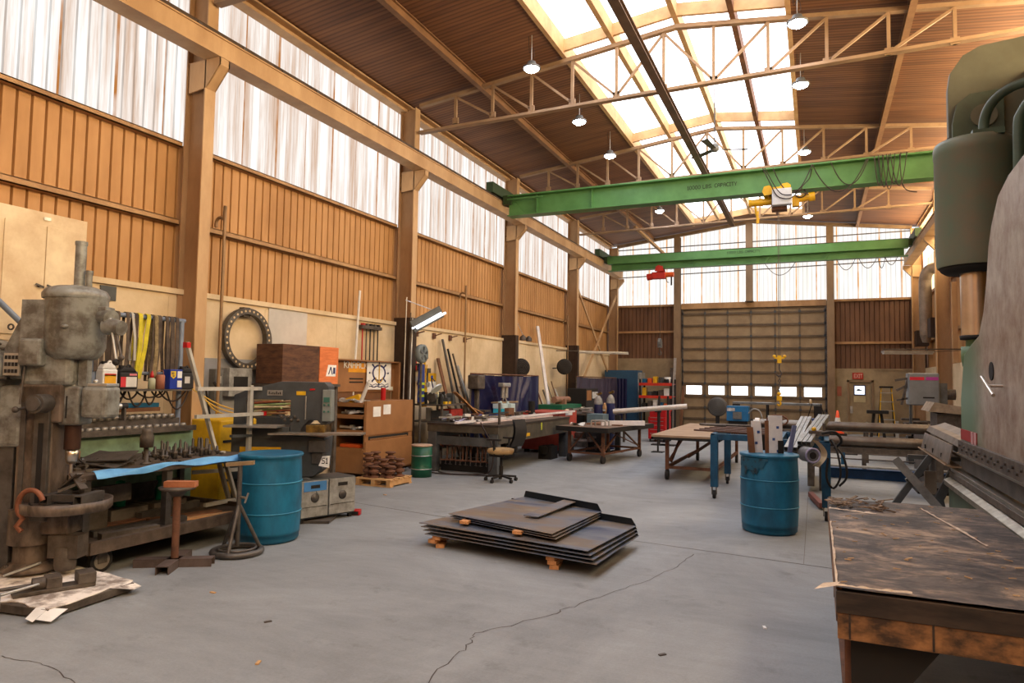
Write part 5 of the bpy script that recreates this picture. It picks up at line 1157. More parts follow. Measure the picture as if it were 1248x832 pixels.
# grey two-door cart at the foot
t_ = thing('small_cabinet', 'low grey two-door steel cabinet with a blue label at the ironworker foot', 'cabinet', (-5.36, 6.62, 0), 1.24)
MB().box(-.32, .42, .02, .42, .05, .50).build('carcass', M_dgray, t_, bevel=.004)
M_lg = mat('light_gray_dirty', (158, 158, 154), .55, .1, (104, 102, 98), 9, .8)
for k, (a, b) in enumerate(((-.32, .04), (.05, .42))):
    d = MB().box(a + .005, b - .005, .0, .02, .07, .49).build('door', M_lg, t_, bevel=.003)
    MB().box(a + .12, b - .12, -.006, .0, .40, .44).build('handle', M_dark, d); MB().box(a + .02, b - .02, -.004, .0, .185, .19).build('seam', M_dark, d); MB().lathe([(0, -.004), (.055, -.004), (.055, .0), (0, 0)], ((a + b) / 2, 0, .29), 16, 'y').build('grille', M_steel, d)
    if k == 0: MB().box(a + .03, b - .03, -.005, -.0, .37, .48).build('blue_label', mat('label_blue', (70, 130, 190), .5), d)
for (x, y) in ((-.28, .06), (.38, .06), (-.28, .38), (.38, .38)): MB().box(x - .02, x + .02, y - .02, y + .02, 0, .05).build('foot', M_black, t_)
t_ = thing('tape_tool', 'small red and black tool lying on the floor beside the low grey cabinet', 'tool', (-5.28, 7.1, 0), .4)
MB().box(-.07, .07, -.05, .05, 0, .07).build('body', M_red, t_, bevel=.015); MB().box(-.05, .05, -.055, -.05, .01, .05).build('plate', M_dark, t_); MB().cyl((-.1, 0, .03), (-.1, 0, .09), .03, n=12).build('knob', mat('olive_drab', (110, 96, 60), .6), t_)
# ================================================================== wall items on the left
t_ = thing('perforated_ring', 'large dark perforated steel ring hung on the left wall', 'ring', (-7.60, 7.50, 2.25))
m = MB(); n_ = 48; R1, R2 = .445, .36
vs = []; fs = []
for i in range(n_):
    a = 2 * PI * i / n_
    for x in (-.04, .05):
        vs += [(x, R1 * math.cos(a), R1 * math.sin(a)), (x, R2 * math.cos(a), R2 * math.sin(a))]
for i in range(n_):
    a, b = 4 * i, 4 * ((i + 1) % n_); fs += [(a, a + 1, b + 1, b), (a + 2, b + 2, b + 3, a + 3), (a, b, b + 2, a + 2), (a + 1, a + 3, b + 3, b + 1)]
m.add(vs, fs); m.build('ring_band', M_steel, t_)
m = MB()
for i in range(32): a = 2 * PI * i / 32; m.cyl((.05, .405 * math.cos(a), .405 * math.sin(a)), (.054, .405 * math.cos(a), .405 * math.sin(a)), .017, n=8)
m.build('punched_holes', mat('hole_showing_wall', (214, 190, 150), .8), t_)
MB().ring((.02, .05, -.03), .42, .02, 'x', 40, 6).build('inner_hoop', M_iron, t_); MB().box(-.095, .0, -.06, .06, .32, .46).build('wall_bracket', M_iron, t_)
tag(MB().box(0, .02, 0, .86, 0, .62).build('wall_board', mat('pale_gray_board', (196, 192, 184), .7, 0, (160, 156, 150), 2, .5)), 'pale grey board fixed high on the left wall above the dark crate', 'board', loc=(-7.70, 8.02, 2.14))
tag(MB().box(0, .02, 0, 1.15, 0, 1.1).build('wall_board', mat('gray_backboard', (150, 152, 156), .7, 0, (124, 124, 128), 2, .5)), 'grey backing board on the left wall behind the switch boxes', 'board', loc=(-7.70, 6.85, .85))
t_ = thing('switch_box', 'grey electrical switch box with a dark window below the steel ring', 'electrical box', (-7.68, 7.14, 1.42)); MB().box(0, .16, 0, .42, 0, .40).build('case', M_lg, t_, bevel=.004); MB().box(.16, .165, .08, .34, .10, .28).build('window', M_dark, t_)
t_ = thing('switch_box', 'tall narrow grey breaker box left of the switch box', 'electrical box', (-7.68, 6.93, 1.30)); MB().box(0, .12, 0, .14, 0, .50).build('case', M_gray, t_, bevel=.004); MB().box(.12, .13, .04, .10, .3, .4).build('lever', M_alu, t_)
tag(MB().box(0, .2, 0, .5, 0, .55).build('motor_cover', M_dark), 'black box between the switch box and the dark wooden crate', 'box', loc=(-7.68, 7.72, 1.0))
tag(MB().tube([(-7.67, 6.88, 1.55), (-7.66, 6.9, 1.4), (-7.66, 7.0, 1.0), (-7.6, 7.2, .01)], .012, 6).tube([(-7.55, 6.9, 1.62), (-7.5, 6.95, 1.5)], .02, 6).build('power_lead', M_black), 'black power lead hanging from the grey backing board', 'cable')
m = MB()
for k in range(4): m.tube([(-7.3 + .05 * k, 6.3 + .1 * k, 1.55 - .1 * k), (-7.2, 6.7, 1.32 - .05 * k), (-7.1, 7.2, 1.2 - .04 * k), (-7.0, 7.6, 1.25)], .010, 6)
tag(m.build('air_hose', mat('hose_yellow', (196, 160, 70), .6)), 'thin yellow air hoses drooping behind the white pipe frame', 'hose')
tag(MB().box(0, .02, 0, .2, 0, .17).build('wall_plate', M_dgray), 'small square grey plate on the wall between the locker and the first column', 'plate', loc=(-7.70, 5.31, 2.58))
t_ = thing('wooden_crate', 'dark stained crate with a wrapped orange end on the wall shelf', 'crate', (-7.55, 7.66, 1.606)); MB().box(.0, .5, .0, .80, 0, .58).build('crate_box', mat('crate_dark', (104, 70, 48), .8, 0, (60, 40, 30), 5, .9, stretch=(1, 1, 4)), t_, bevel=.004)
MB().box(-.01, .51, .80, 1.25, .0, .58).build('wrapped_end', mat('crate_orange', (222, 128, 72), .6, 0, (190, 98, 50), 4, .8, stretch=(1, 1, 6)), t_, bevel=.004); MB().prism([(.95, .12), (1.18, .12), (1.20, .30), (1.00, .30)], 'yz', .51, .515).build('white_label', M_paper, t_)
m = MB(); m.prism([(1.0, .15), (1.02, .15), (1.07, .27), (1.05, .27)], 'yz', .515, .518); m.prism([(1.07, .27), (1.05, .27), (1.09, .15), (1.11, .15)], 'yz', .515, .518); m.box(.515, .518, 1.12, 1.17, .16, .26); m.build('label_print', M_navy, t_)
t_ = thing('wall_shelf', 'dark steel shelf frame carrying the wooden crate', 'shelf', (-7.68, 7.6, 0)); MB().box(0, .66, 0, 1.35, 1.56, 1.60).build('top', M_iron, t_)
for (x, y) in ((.05, .05), (.6, .05), (.05, 1.3), (.6, 1.3)): MB().box(x - .03, x + .03, y - .03, y + .03, 0, 1.56).build('leg', M_iron, t_)

# ================================================================== brown tool chest with raised lid
M_papers = mat('crumpled_white', (206, 206, 204), .6, 0, (130, 130, 128), 14, .9)
t_ = thing('tool_chest', 'tall brown steel job-site tool chest with its lid raised, beside the ironworker', 'cabinet', (-7.62, 9.5, .08))
m = MB().box(0, .03, 0, 1.5, 0, 1.24).box(0, .69, 1.47, 1.5, 0, 1.24).box(0, .69, 0, 1.5, 0, .03).box(.66, .69, .02, 1.5, 0, 1.24).box(.0, .69, .0, .02, 0, .42)
m.build('carcass', M_tan, t_, bevel=.003)
for z in (.42, .72, .98, 1.18): MB().box(.03, .66, .0, 1.47, z, z + .02).box(.03, .66, -.005, .0, z - .04, z + .03).build('shelf', M_tan, t_)
for z0, z1 in ((.66, 1.24), (.05, .56)):
    d = MB().box(.69, .705, .03, 1.47, z0, z1).build('side_panel', M_tan, t_, bevel=.004)
MB().box(.688, .694, .12, 1.35, .58, .64).build('handle_recess', M_dark, t_); MB().box(.692, .70, .16, 1.30, .585, .60).build('handle_bar', M_tan, t_)
for (y, z) in ((.22, 1.0), (.52, 1.03)): MB().box(.705, .708, y, y + .22, z - .03, z + .14).build('paper_note', M_paper, t_)
MB().prism([(-.55, 1.38), (1.84, 1.38), (1.84, 1.95), (-.55, 1.95)], 'yz', .0, .05).box(.0, .16, 1.80, 1.86, 1.1, 1.95).box(.0, .16, -.58, -.55, 1.38, 1.95).box(.0, .16, -.55, 1.84, 1.93, 1.955).build('lid', M_tan, t_, bevel=.003)
MB().box(.0, .03, .0, 1.72, 1.22, 1.43).build('back_panel', mat('chest_inner', (112, 74, 44), .6), t_)
MB().prism([(.36, 1.73), (.90, 1.73), (.90, 1.79), (.84, 1.82), (.90, 1.86), (.90, 1.92), (.36, 1.92), (.36, 1.86), (.42, 1.82), (.36, 1.79)], 'yz', .05, .056).build('logo_shape', mat('logo_amber', (232, 160, 34), .5), t_)
m_, w_ = text_mb('KNAACK', .12, T((.060, .22, 1.80), PI / 2), .006, 1.15); m_.build('lettering', M_paper, t_)
for z in (1.48, 1.54): MB().box(.05, .054, .40, .80, z + .06, z + .085).build('lid_slot', M_dark, t_)
MB().box(.05, .055, 1.62, 1.76, 1.40, 1.47).build('lid_sticker', mat('sticker_pale', (206, 210, 196), .6), t_)
# poster with a ship wheel and an anchor
t_ = thing('anchor_poster', 'white square poster with a navy ship wheel and a gold anchor on the chest lid', 'poster', (-7.54, 10.36, 1.50))
MB().box(0, .012, 0, .74, 0, .50).build('panel', M_paper, t_)
m = MB(); cy_, cz_ = .36, .29
n_ = 28; vs = []; fs = []
for i in range(n_):
    a = 2 * PI * i / n_; vs += [(.014, cy_ + .21 * math.cos(a), cz_ + .15 * math.sin(a)), (.014, cy_ + .165 * math.cos(a), cz_ + .118 * math.sin(a))]
m.add(vs, [(2 * i, 2 * i + 1, (2 * i + 3) % (2 * n_), (2 * i + 2) % (2 * n_)) for i in range(n_)])
for i in range(8):
    a = 2 * PI * i / 8; m.bar((.014, cy_ + .2 * math.cos(a), cz_ + .14 * math.sin(a)), (.014, cy_ + .28 * math.cos(a), cz_ + .20 * math.sin(a)), .004, .03, (0, 1, 0)); m.lathe([(0, 0), (.02, 0), (.02, .004), (0, .004)], (.012, cy_ + .285 * math.cos(a), cz_ + .203 * math.sin(a)), 10, 'x')
for s_ in (0, 1, 2): m.tube([(.015, .08 + .58 * i / 16, .05 + .018 * s_ * (s_ != 1) + .012 * math.sin(i * 1.2 + s_)) for i in range(17)], .006, 5)
m.build('wheel_print', M_navy, t_)
m = MB(); m.bar((.017, cy_, .12), (.017, cy_, .40), .004, .03, (0, 1, 0)); m.bar((.017, cy_ - .06, .35), (.017, cy_ + .06, .35), .004, .015, (0, 1, 0))
m.tube([(.017, cy_ + .11 * math.cos(a), .23 + .11 * math.sin(a)) for a in [PI + .15 + (PI - .3) * i / 12 for i in range(13)]], .012, 5); m.ring((.017, cy_, .42), .02, .006, 'x', 14, 5)
m.build('anchor_print', mat('anchor_gold', (196, 156, 50), .5), t_)
t_.scale = (1, 1.04, 1.06)
# contents of the chest
rnd = random.Random(9)
tag(MB().cbox((0, 0, .05), (.34, .10, .10), .2, 0, 0).build('tool_case', M_yellow), 'yellow case tilted on the top shelf of the brown chest', 'case', loc=(-7.28, 9.62, 1.28), rot=(0, -.35, 0))
tag(MB().cyl((0, 0, .035), (.14, 0, .36), .032, n=12).cyl((.14, 0, .36), (.155, 0, .40), .012, n=8).build('sealant_tube', M_white), 'white sealant tube leaning on the top shelf of the brown chest', 'tube', loc=(-7.08, 9.60, 1.28))
tag(MB().cyl((0, 0, 0), (0, 0, .22), .045, n=14).build('red_canister', M_red), 'red canister on the top of the brown chest, right side', 'can', loc=(-7.12, 10.3, 1.32))
tag(MB().box(-.3, .3, -.35, .35, 0, .03).build('top_tray', M_tan), 'brown tray under the red canister on the chest', 'tray', loc=(-7.25, 10.5, 1.285))
for k, (z, lab) in enumerate(((1.28, 'white papers and parts heaped on the top shelf of the brown chest'), (1.08, 'grey and white parts on the second shelf of the brown chest'), (.82, 'crumpled white bags on the third shelf of the brown chest'))):
    m = MB()
    for i in range(12 - 3 * k): m.cbox((rnd.uniform(-.24, .26), rnd.uniform(-.03, .3), rnd.uniform(.0, .05) + .02), (rnd.uniform(.06, .22), rnd.uniform(.03, .08), rnd.uniform(.02, .04)), rnd.uniform(-.6, .6), 0, rnd.uniform(-.2, .2))
    tag(m.build('shelf_parts', M_papers), lab, 'parts', kind='stuff', loc=(-7.28, 9.56, z))
tag(MB().box(-.2, .2, 0, .2, 0, .05).build('parts_tray', M_orange), 'orange tray low in the front of the brown chest', 'tray', loc=(-7.26, 9.55, .53))

# ================================================================== small pallet with cast rollers
M_pal = mat('pallet_wood', (206, 164, 112), .8, 0, (160, 116, 70), 6, .7)
t_ = thing('pallet', 'small timber pallet on the floor carrying rusty rollers', 'pallet', (-6.76, 9.08, 0))
for x in (0, .29, .58): MB().box(x, x + .07, 0, .62, .02, .10).build('bearer', M_pal, t_, bevel=.002)
for y in (0, .135, .27, .405, .54): MB().box(-.01, .66, y, y + .085, .10, .122).build('top_board', M_pal, t_, bevel=.002)
for y in (0, .54): MB().box(-.01, .66, y, y + .085, 0, .02).build('bottom_board', M_pal, t_)
c0 = thing('cast_roller', 'rusty cast roller', 'roller', (0, 0, 0))
MB().lathe([(0, 0), (.085, 0), (.085, .02), (.045, .035), (.045, .06), (.085, .075), (.085, .095), (0, .095)], n=20).build('roller_body', M_rust, c0)
spots_ = [(-6.62, 9.22, 4), (-6.64, 9.44, 4), (-6.48, 9.18, 2), (-6.40, 9.34, 3), (-6.42, 9.56, 4), (-6.26, 9.28, 2), (-6.24, 9.52, 3)]
wh = ['in the near left stack', 'in the far left stack', 'in the low front stack', 'in the middle stack', 'in the far middle stack', 'in the low right stack', 'in the far right stack']; lv = ['bottom', 'second', 'third', 'top']
first = True
for k, (x, y, n_) in enumerate(spots_):
    for i in range(n_):
        lab = 'rusty flanged roller on the small pallet, %s, %s one' % (wh[k], 'top' if i == n_ - 1 else ('bottom' if i == 0 else ('second' if i == 1 else 'third')))
        if first: o = c0; o.location = (x, y, .122); o['label'] = lab; o['group'] = 'rollers stacked on the small pallet'; first = False
        else: dup(c0, (x + rnd.uniform(-.01, .01), y + rnd.uniform(-.01, .01), .122 + .095 * i), label=lab)
# green drum
t_ = thing('steel_drum', 'small dark green steel drum with a tan lid next to the pallet', 'barrel', (-6.36, 10.42, 0))
MB().lathe([(0, 0), (.18, 0), (.18, .13), (.187, .14), (.18, .15), (.18, .36), (.187, .37), (.18, .38), (.18, .53), (0, .53)], n=36).build('body', M_green2, t_)
MB().lathe([(0, .53), (.185, .53), (.19, .55), (.18, .56), (0, .56)], n=36).build('lid', mat('lid_tan', (176, 150, 130), .6, 0, (130, 104, 84), 6, .7), t_)
for z in (.14, .37): MB().ring((0, 0, z), .182, .008, 'z', 36, 6).build('hoop', M_alu, t_)

# ================================================================== dark cladding on the lower columns and things leaning there
for k, (yc, lab) in enumerate(((COLY[3], 'dark steel guard wrapped round the column behind the brown chest'), (COLY[4], 'dark steel guard round the column beside the first curtain'), (COLY[5], 'dark steel guard round the column where the wall braces start'))):
    tag(MB().box(-7.36, -7.31, yc - .095, yc + .095, 0, 2.92).box(-7.72, -7.36, yc - .11, yc - .09, 0, 2.92).build('column_guard', mat('guard_brown', (64, 48, 38), .6, .2, (40, 30, 24), 5, .7)), lab, 'guard')
tag(MB().cyl((0, 0, 0), (.0, .12, 1.9), .022, n=10).build('plastic_pipe', M_white), 'white plastic pipe leaning on the wall above the brown chest', 'pipe', loc=(-7.60, 10.05, 1.95 - .55 + .0), rot=(0, 0, 0))
for k, (y, z0, z1, r_) in enumerate(((11.15, .1, 3.3, .012), (11.33, .1, 2.9, .014), (11.22, 0, 3.0, .010))):
    tag(MB().cyl((-7.26 + .03 * k, y, z0), (-7.29 + .03 * k, y + .10, z1), r_, n=8).build('thin_rod', [M_alu, M_white, M_iron][k]), ['thin bright rod leaning on the second column, the tallest', 'thin white rod leaning on the second column', 'thin dark rod leaning on the second column'][k], 'rod')
t_ = thing('tool_hanger', 'short dark rack of long handled tools hung on the wall above the chest', 'rack', (-7.68, 10.25, 2.62)); MB().box(0, .10, 0, .62, 0, .06).build('rail', M_iron, t_)
for k in range(5): MB().cyl((.06, .06 + .12 * k, -.62), (.06, .06 + .12 * k, .04), .012, n=8).box(.03, .09, .04 + .12 * k, .10 + .12 * k, .04, .10).build('long_tool', [M_red, M_iron, M_black, M_steel, M_dark][k], t_)

# ================================================================== cluttered shelves past the column
t_ = thing('steel_shelving', 'open dark steel shelving full of grinders and parts past the second column', 'shelf', (-7.45, 11.75, 0))
for z in (.35, .85, 1.18): MB().box(0, .72, 0, 1.05, z, z + .03).build('shelf_board', M_iron, t_)
for (x, y) in ((.0, .0), (.68, .0), (.0, 1.0), (.68, 1.0)): MB().box(x, x + .04, y, y + .04, 0, 1.22).build('upright', M_iron, t_)
t_ = thing('wall_fan', 'round grey fan on a pole left of the leaning bars', 'fan', (-7.02, 11.40, 0))
MB().cyl((0, 0, 0), (0, 0, 2.05), .025, n=10).lathe([(.2, 0), (.2, .02), (0, .03)][:2], (0, 0, 0), 20).build('pole', M_iron, t_)
h = MB(T((0, 0, 2.2), 0)).lathe([(.0, -.03), (.10, -.03), (.17, -.05), (.185, .0), (.18, .05), (.15, .055)], (0, 0, 0), 26, 'x').build('cage', mat('fan_gray', (112, 122, 122), .5), t_)
m = MB(T((.06, 0, 2.2)))
for k in range(5): a = k * 2 * PI / 5; m.sheet(lambda u, v: (.012 * v, (.03 + .11 * u) * math.cos(a + .5 * v), (.03 + .11 * u) * math.sin(a + .5 * v)), 3, 2, .0)
m.build('blades', M_dgray, t_)
# bench grinder column with clear shields, ropes, a calendar
t_ = thing('bench_grinder', 'bench grinder with clear shield and lamp on the cluttered shelving', 'grinder', (-7.0, 12.0, 1.21))
MB().cyl((0, -.16, .14), (0, .16, .14), .07, n=16).box(-.06, .06, -.06, .06, 0, .1).build('motor', M_dgray, t_)
for y in (-.2, .2): MB().cyl((0, y - .02, .14), (0, y + .02, .14), .10, n=20).build('wheel', M_steel, t_)
MB().cyl((.10, -.22, .32), (.12, -.22, .30), .13, n=20).build('shield', mat('shield_pale', (206, 214, 214), .2, 0), t_); MB().tube([(0, -.1, .2), (-.04, -.16, .5), (.06, -.2, .46)], .012, 6).build('lamp_arm', M_navy, t_)
m = MB()
for k in range(5): m.tube([(-7.28 + .02 * k, 11.80 + .03 * k, 2.0), (-7.25, 11.74 + .05 * k, 1.6), (-7.22, 11.80 + .04 * k, 1.15)], .011, 6)
tag(m.build('yellow_rope', M_yellow), 'bundle of yellow rope hanging above the cluttered shelving', 'rope')
tag(MB().box(-7.68, -7.28, 11.76, 11.80, 1.98, 2.02).build('rope_peg', M_iron), 'dark peg on the wall holding the yellow rope', 'peg')
for k, (y, z) in enumerate(((11.95, 1.9), (12.15, 2.05), (12.32, 1.85), (12.5, 2.1), (12.1, 1.62), (12.4, 1.55), (12.62, 1.8), (12.58, 1.5))):
    t_ = thing('hand_tool', 'dark hand tool hung on the wall left of the leaning bars, ' + ['upper left', 'top left', 'upper middle', 'topmost', 'lower left', 'lower middle', 'upper right', 'lowest right'][k] + ' one', 'tool', (-7.66, y, z))
    MB().cyl((.05, 0, -.16), (.05, 0, .04), .022, n=10).build('grip', [M_black, M_red, M_dgray, M_yellow][k % 4], t_); MB().box(-.02, .10, -.06, .06, .04, .14).cyl((.05, -.09, .09), (.05, .09, .09), .03, n=10).build('tool_head', [M_steel, M_alu, M_iron][k % 3], t_)
t_ = thing('wall_calendar', 'white and yellow card hung on the wall behind the cluttered shelving', 'sign', (-7.69, 12.75, 1.42)); MB().box(0, .01, 0, .36, 0, .42).build('card', M_paper, t_); MB().box(.01, .013, 0, .36, .24, .42).build('yellow_band', M_yellow, t_); MB().box(.013, .015, .13, .22, .30, .37).build('blue_mark', mat('can_blue', (22, 66, 170)), t_)
items = [('spray_bottle', 'white spray bottle on the top of the cluttered shelving', 'bottle', (-6.95, 11.95, 1.21), lambda: MB().lathe([(0, 0), (.04, 0), (.04, .18), (.015, .22), (.015, .26), (0, .26)], n=14), mat('bottle_cream', (226, 220, 180), .5)),
 ('yellow_tray', 'small yellow tray on the top of the cluttered shelving', 'tray', (-6.95, 12.2, 1.21), lambda: MB().box(-.1, .1, -.12, .12, 0, .05), M_yellow),
 ('red_tool_box', 'red tool box on the middle of the cluttered shelving', 'box', (-6.93, 12.45, .88), lambda: MB().box(-.15, .15, -.25, .25, 0, .22), mat('red_case', (176, 52, 40), .5, 0, (110, 34, 28), 8, .8)),
 ('parts_bin', 'black parts bin beside the red tool box on the shelving', 'bin', (-6.95, 12.05, .88), lambda: MB().box(-.14, .14, -.12, .12, 0, .2), M_dgray),
 ('hard_hat', 'red hard hat on the low shelf of the cluttered shelving', 'helmet', (-6.95, 11.95, .38), lambda: MB().lathe([(.0, .13), (.06, .12), (.10, .07), (.11, .0), (.14, -.0), (.14, .01)], n=18), M_red),
 ('silver_canister', 'silver canister on the low shelf of the cluttered shelving', 'can', (-7.0, 12.25, .38), lambda: MB().cyl((0, 0, 0), (0, 0, .3), .09, n=16), M_alu),
 ('spool', 'dark wire spool on the low shelf of the cluttered shelving', 'spool', (-6.98, 12.55, .38), lambda: MB().lathe([(0, 0), (.13, 0), (.13, .03), (.06, .04), (.06, .2), (.13, .21), (.13, .24), (0, .24)], n=18), M_iron)]
for nm, lab, cat, loc, f, mm in items: tag(f().build(nm, mm), lab, cat, loc=loc)
rnd = random.Random(77)
kinds = [('machine_part', 'machine part'), ('clamp_block', 'clamp'), ('pipe_fitting', 'fitting')]
for k in range(40):
    x, y, z = rnd.uniform(-7.3, -6.85), rnd.uniform(11.85, 12.75), (.38, .88, 1.21)[k % 3]; hh = rnd.uniform(.08, .26)
    mm = [M_iron, M_steel, M_dgray, M_rust, M_alu, M_dark][k % 6]
    b_ = MB().cyl((0, 0, 0), (0, 0, hh), rnd.uniform(.03, .07), n=12) if k % 2 else MB().cbox((0, 0, hh / 2), (rnd.uniform(.06, .16), rnd.uniform(.06, .16), hh), rnd.uniform(0, 2))
    tag(b_.build('machine_part', mm), 'dark metal part crowded on the %s shelf of the cluttered shelving' % ['lowest', 'middle', 'top'][k % 3], 'part', 'parts on the cluttered shelving, %s shelf' % ['lowest', 'middle', 'top'][k % 3], loc=(x, y, z))
t_ = thing('safety_vest', 'blue and lime striped safety vest hanging at the second column', 'vest', (-7.22, 11.72, 1.25))
MB().box(0, .03, -.10, .10, 0, .75).build('cloth', mat('vest_blue', (40, 60, 130), .8), t_)
for z in (.10, .22, .34): MB().box(.03, .033, -.10, .10, z, z + .05).build('stripe', mat('vest_lime', (190, 214, 50), .5), t_)
for k in range(4):
    y = 12.25 + .72 * k
    tag(MB().bar((0, 0, 0), (.16, .05, .05), .05, .02).box(-.02, .02, -.05, .05, -.06, .06).build('wall_bracket', M_rust), ['rusty wall bracket above the round grey fan', 'rusty wall bracket above the leaning bars', 'rusty wall bracket right of the leaning bars', 'rusty wall bracket above the left end of the first curtain'][k], 'bracket', loc=(-7.67, y, 2.66))
BARS = 0
bars = [((-7.0, 12.95, .0), (-7.62, 12.30, 2.55), .07, M_steel, 'tallest dark grey steel bar leaning on the wall'), ((-6.95, 13.2, .0), (-7.62, 12.55, 2.35), .05, M_dark, 'black steel bar leaning on the wall, right of the tallest one'), ((-6.98, 12.7, .0), (-7.62, 12.12, 2.12), .10, M_woodd, 'brown timber board leaning on the wall, leftmost of the leaning bars'),
 ((-6.9, 13.4, .0), (-7.60, 12.75, 2.25), .04, M_iron, 'thin dark bar leaning on the wall among the tall bars'), ((-6.85, 13.55, .0), (-7.6, 12.98, 1.98), .08, M_lg if 'M_lg' in globals() else M_gray, 'pale bar leaning on the wall, rightmost of the tall bars'), ((-6.75, 13.5, .3), (-7.5, 12.95, 1.5), .05, M_wood, 'pale timber strip leaning among the tall bars')]
for p, q, w, mm, lab in bars:
    p, q = (p[0], p[1] + .35, p[2]), (q[0], q[1] + .95, q[2] + .05)
    tag(MB().bar(p, q, w, .03).build('leaning_bar', mm), lab, 'bar', 'bars leaning on the left wall')
tag(MB().bar((-6.55, 13.1, .9), (-6.9, 12.55, 1.45), .16, .02).build('wood_plank', M_cardboard), 'tan wooden plank leaning at the left end of the big steel bench', 'plank')
tag(MB().bar((-6.5, 13.5, .9), (-7.0, 13.05, 1.22), .18, .02).build('wood_plank', M_cardboard), 'wide tan plank lying aslant behind the steel bench clutter', 'plank')
t_ = thing('bench_drill', 'dark pedestal drill standing at the left edge of the first curtain', 'drill press', (-7.0, 13.75, 0)); MB().box(-.05, .05, -.05, .05, 0, 1.5).build('column', M_iron, t_); MB().box(-.12, .16, -.22, .12, 1.5, 1.82).build('head', M_iron, t_, bevel=.03); MB().box(-.1, .3, -.15, .15, 1.0, 1.04).build('table', M_iron, t_); MB().box(-.2, .2, -.2, .2, 0, .05).build('base', M_iron, t_)

# ================================================================== welding curtains
def curtain(name, lab, x, y0, y1, z0, z1, mm, folds, amp=.035, rail=True):
    t_ = thing(name, lab, 'curtain', (x, y0, 0)); w = y1 - y0
    def fn(u, v):
        s = 0
        for k, (fy, sl, a) in enumerate(folds): s += a * math.exp(-((u - fy - sl * (1 - v)) / .022) ** 2)
        return (amp * math.sin(u * 34) * (1 - .4 * v) + s, u * w, z0 + (z1 - z0) * v - .05 * math.sin(PI * u) * v * .6)
    MB().sheet(fn, 120, 14).build('cloth', mm, t_)
    MB().cyl((0, 0, z1 + .01), (0, w, z1 + .01), .018, n=8).build('rail', M_rust, t_)
    for y in (0, w): MB().cyl((0, y, 0), (0, y, z1), .018, n=8).box(-.2, .2, y - .02, y + .02, 0, .03).build('post', M_iron, t_)
    return t_
M_navy2 = mat('curtain_navy', (22, 25, 68), .34, 0, (14, 16, 46), 1.5, .6)
curtain('welding_curtain', 'shiny navy blue welding curtain behind the big steel bench', -7.05, 13.55, 17.6, .35, 1.84, M_navy2, [(.12 + .12 * k, .34 - .11 * k, .10) for k in range(7)])
curtain('welding_curtain', 'dark plum welding curtain behind the gas cylinders', -6.95, 20.6, 25.3, .35, 1.86, mat('curtain_plum', (62, 54, 70), .45, 0, (44, 38, 56), 1.5, .6), [(.5 + .08 * k, .2 - .08 * k, .04) for k in range(5)])
tag(MB().sheet(lambda u, v: (-6.95 + .4 * u, 25.35 + .03 * math.sin(20 * u), .35 + 1.5 * v), 14, 2, 0).build('curtain_flap', M_navy2), 'narrow navy flap hanging at the right edge of the plum curtain', 'curtain')
# wall fans, hose reels and rods by the wall
for k, (y, z, lab) in enumerate(((16.84, 2.06, 'round black wall fan above the right end of the navy curtain'), (20.3, 2.17, 'round black wall fan between the two welding curtains'))):
    t_ = thing('wall_fan', lab, 'fan', (-7.25, y, z), -.95)
    MB().lathe([(.0, .06), (.10, .06), (.22, .05), (.25, .0), (.24, -.06), (.15, -.08), (0, -.08)], (0, 0, 0), 28, 'x').build('cage', M_dark, t_)
    m = MB()
    for j in range(6): m.ring((.065, 0, 0), .04 + .035 * j, .004, 'x', 24, 5)
    m.build('guard_rings', M_iron, t_); MB().cyl((-.08, 0, 0), (-.20, .0, -.03), .02, n=8).cyl((-.20, 0, -.03), (-.32, -.30, -.05), .02, n=8).build('arm', M_iron, t_)
tag(MB().bar((-6.85, 18.35, .0), (-7.60, 18.85, 3.34), .09, .05).build('white_channel', mat('bright_white_metal', (226, 222, 224), .4)), 'long white channel leaning on the wall between the curtains', 'channel')
rnd = random.Random(12)
for k in range(8):
    y = 17.9 + .32 * k; tag(MB().cyl((-6.9, y + rnd.uniform(-.1, .1), 0), (-7.6, y + rnd.uniform(-.3, .3), rnd.uniform(1.4, 2.0)), rnd.uniform(.015, .03), n=8).build('steel_rod', [M_iron, M_steel, M_rust, M_alu][k % 4]), 'steel rod leaning on the wall between the two welding curtains', 'rod', 'rods leaning between the curtains')
t_ = thing('pipe_vise_bench', 'green bench with a rusty pipe roller between the curtains', 'bench', (-6.9, 17.9, 0)); MB().box(-.3, .45, 0, 1.9, .9, 1.05).build('green_top', mat('green_bench', (34, 104, 74), .5), t_); MB().cyl((.1, .3, 1.18), (.1, 1.5, 1.18), .09, n=18).box(-.05, .25, .8, .95, 1.05, 1.2).build('roller', mat('rosy_rust', (150, 110, 88), .6), t_)
for (x, y) in ((-.25, .05), (.4, .05), (-.25, 1.85), (.4, 1.85)): MB().box(x - .03, x + .03, y - .03, y + .03, 0, .9).build('leg', M_iron, t_)

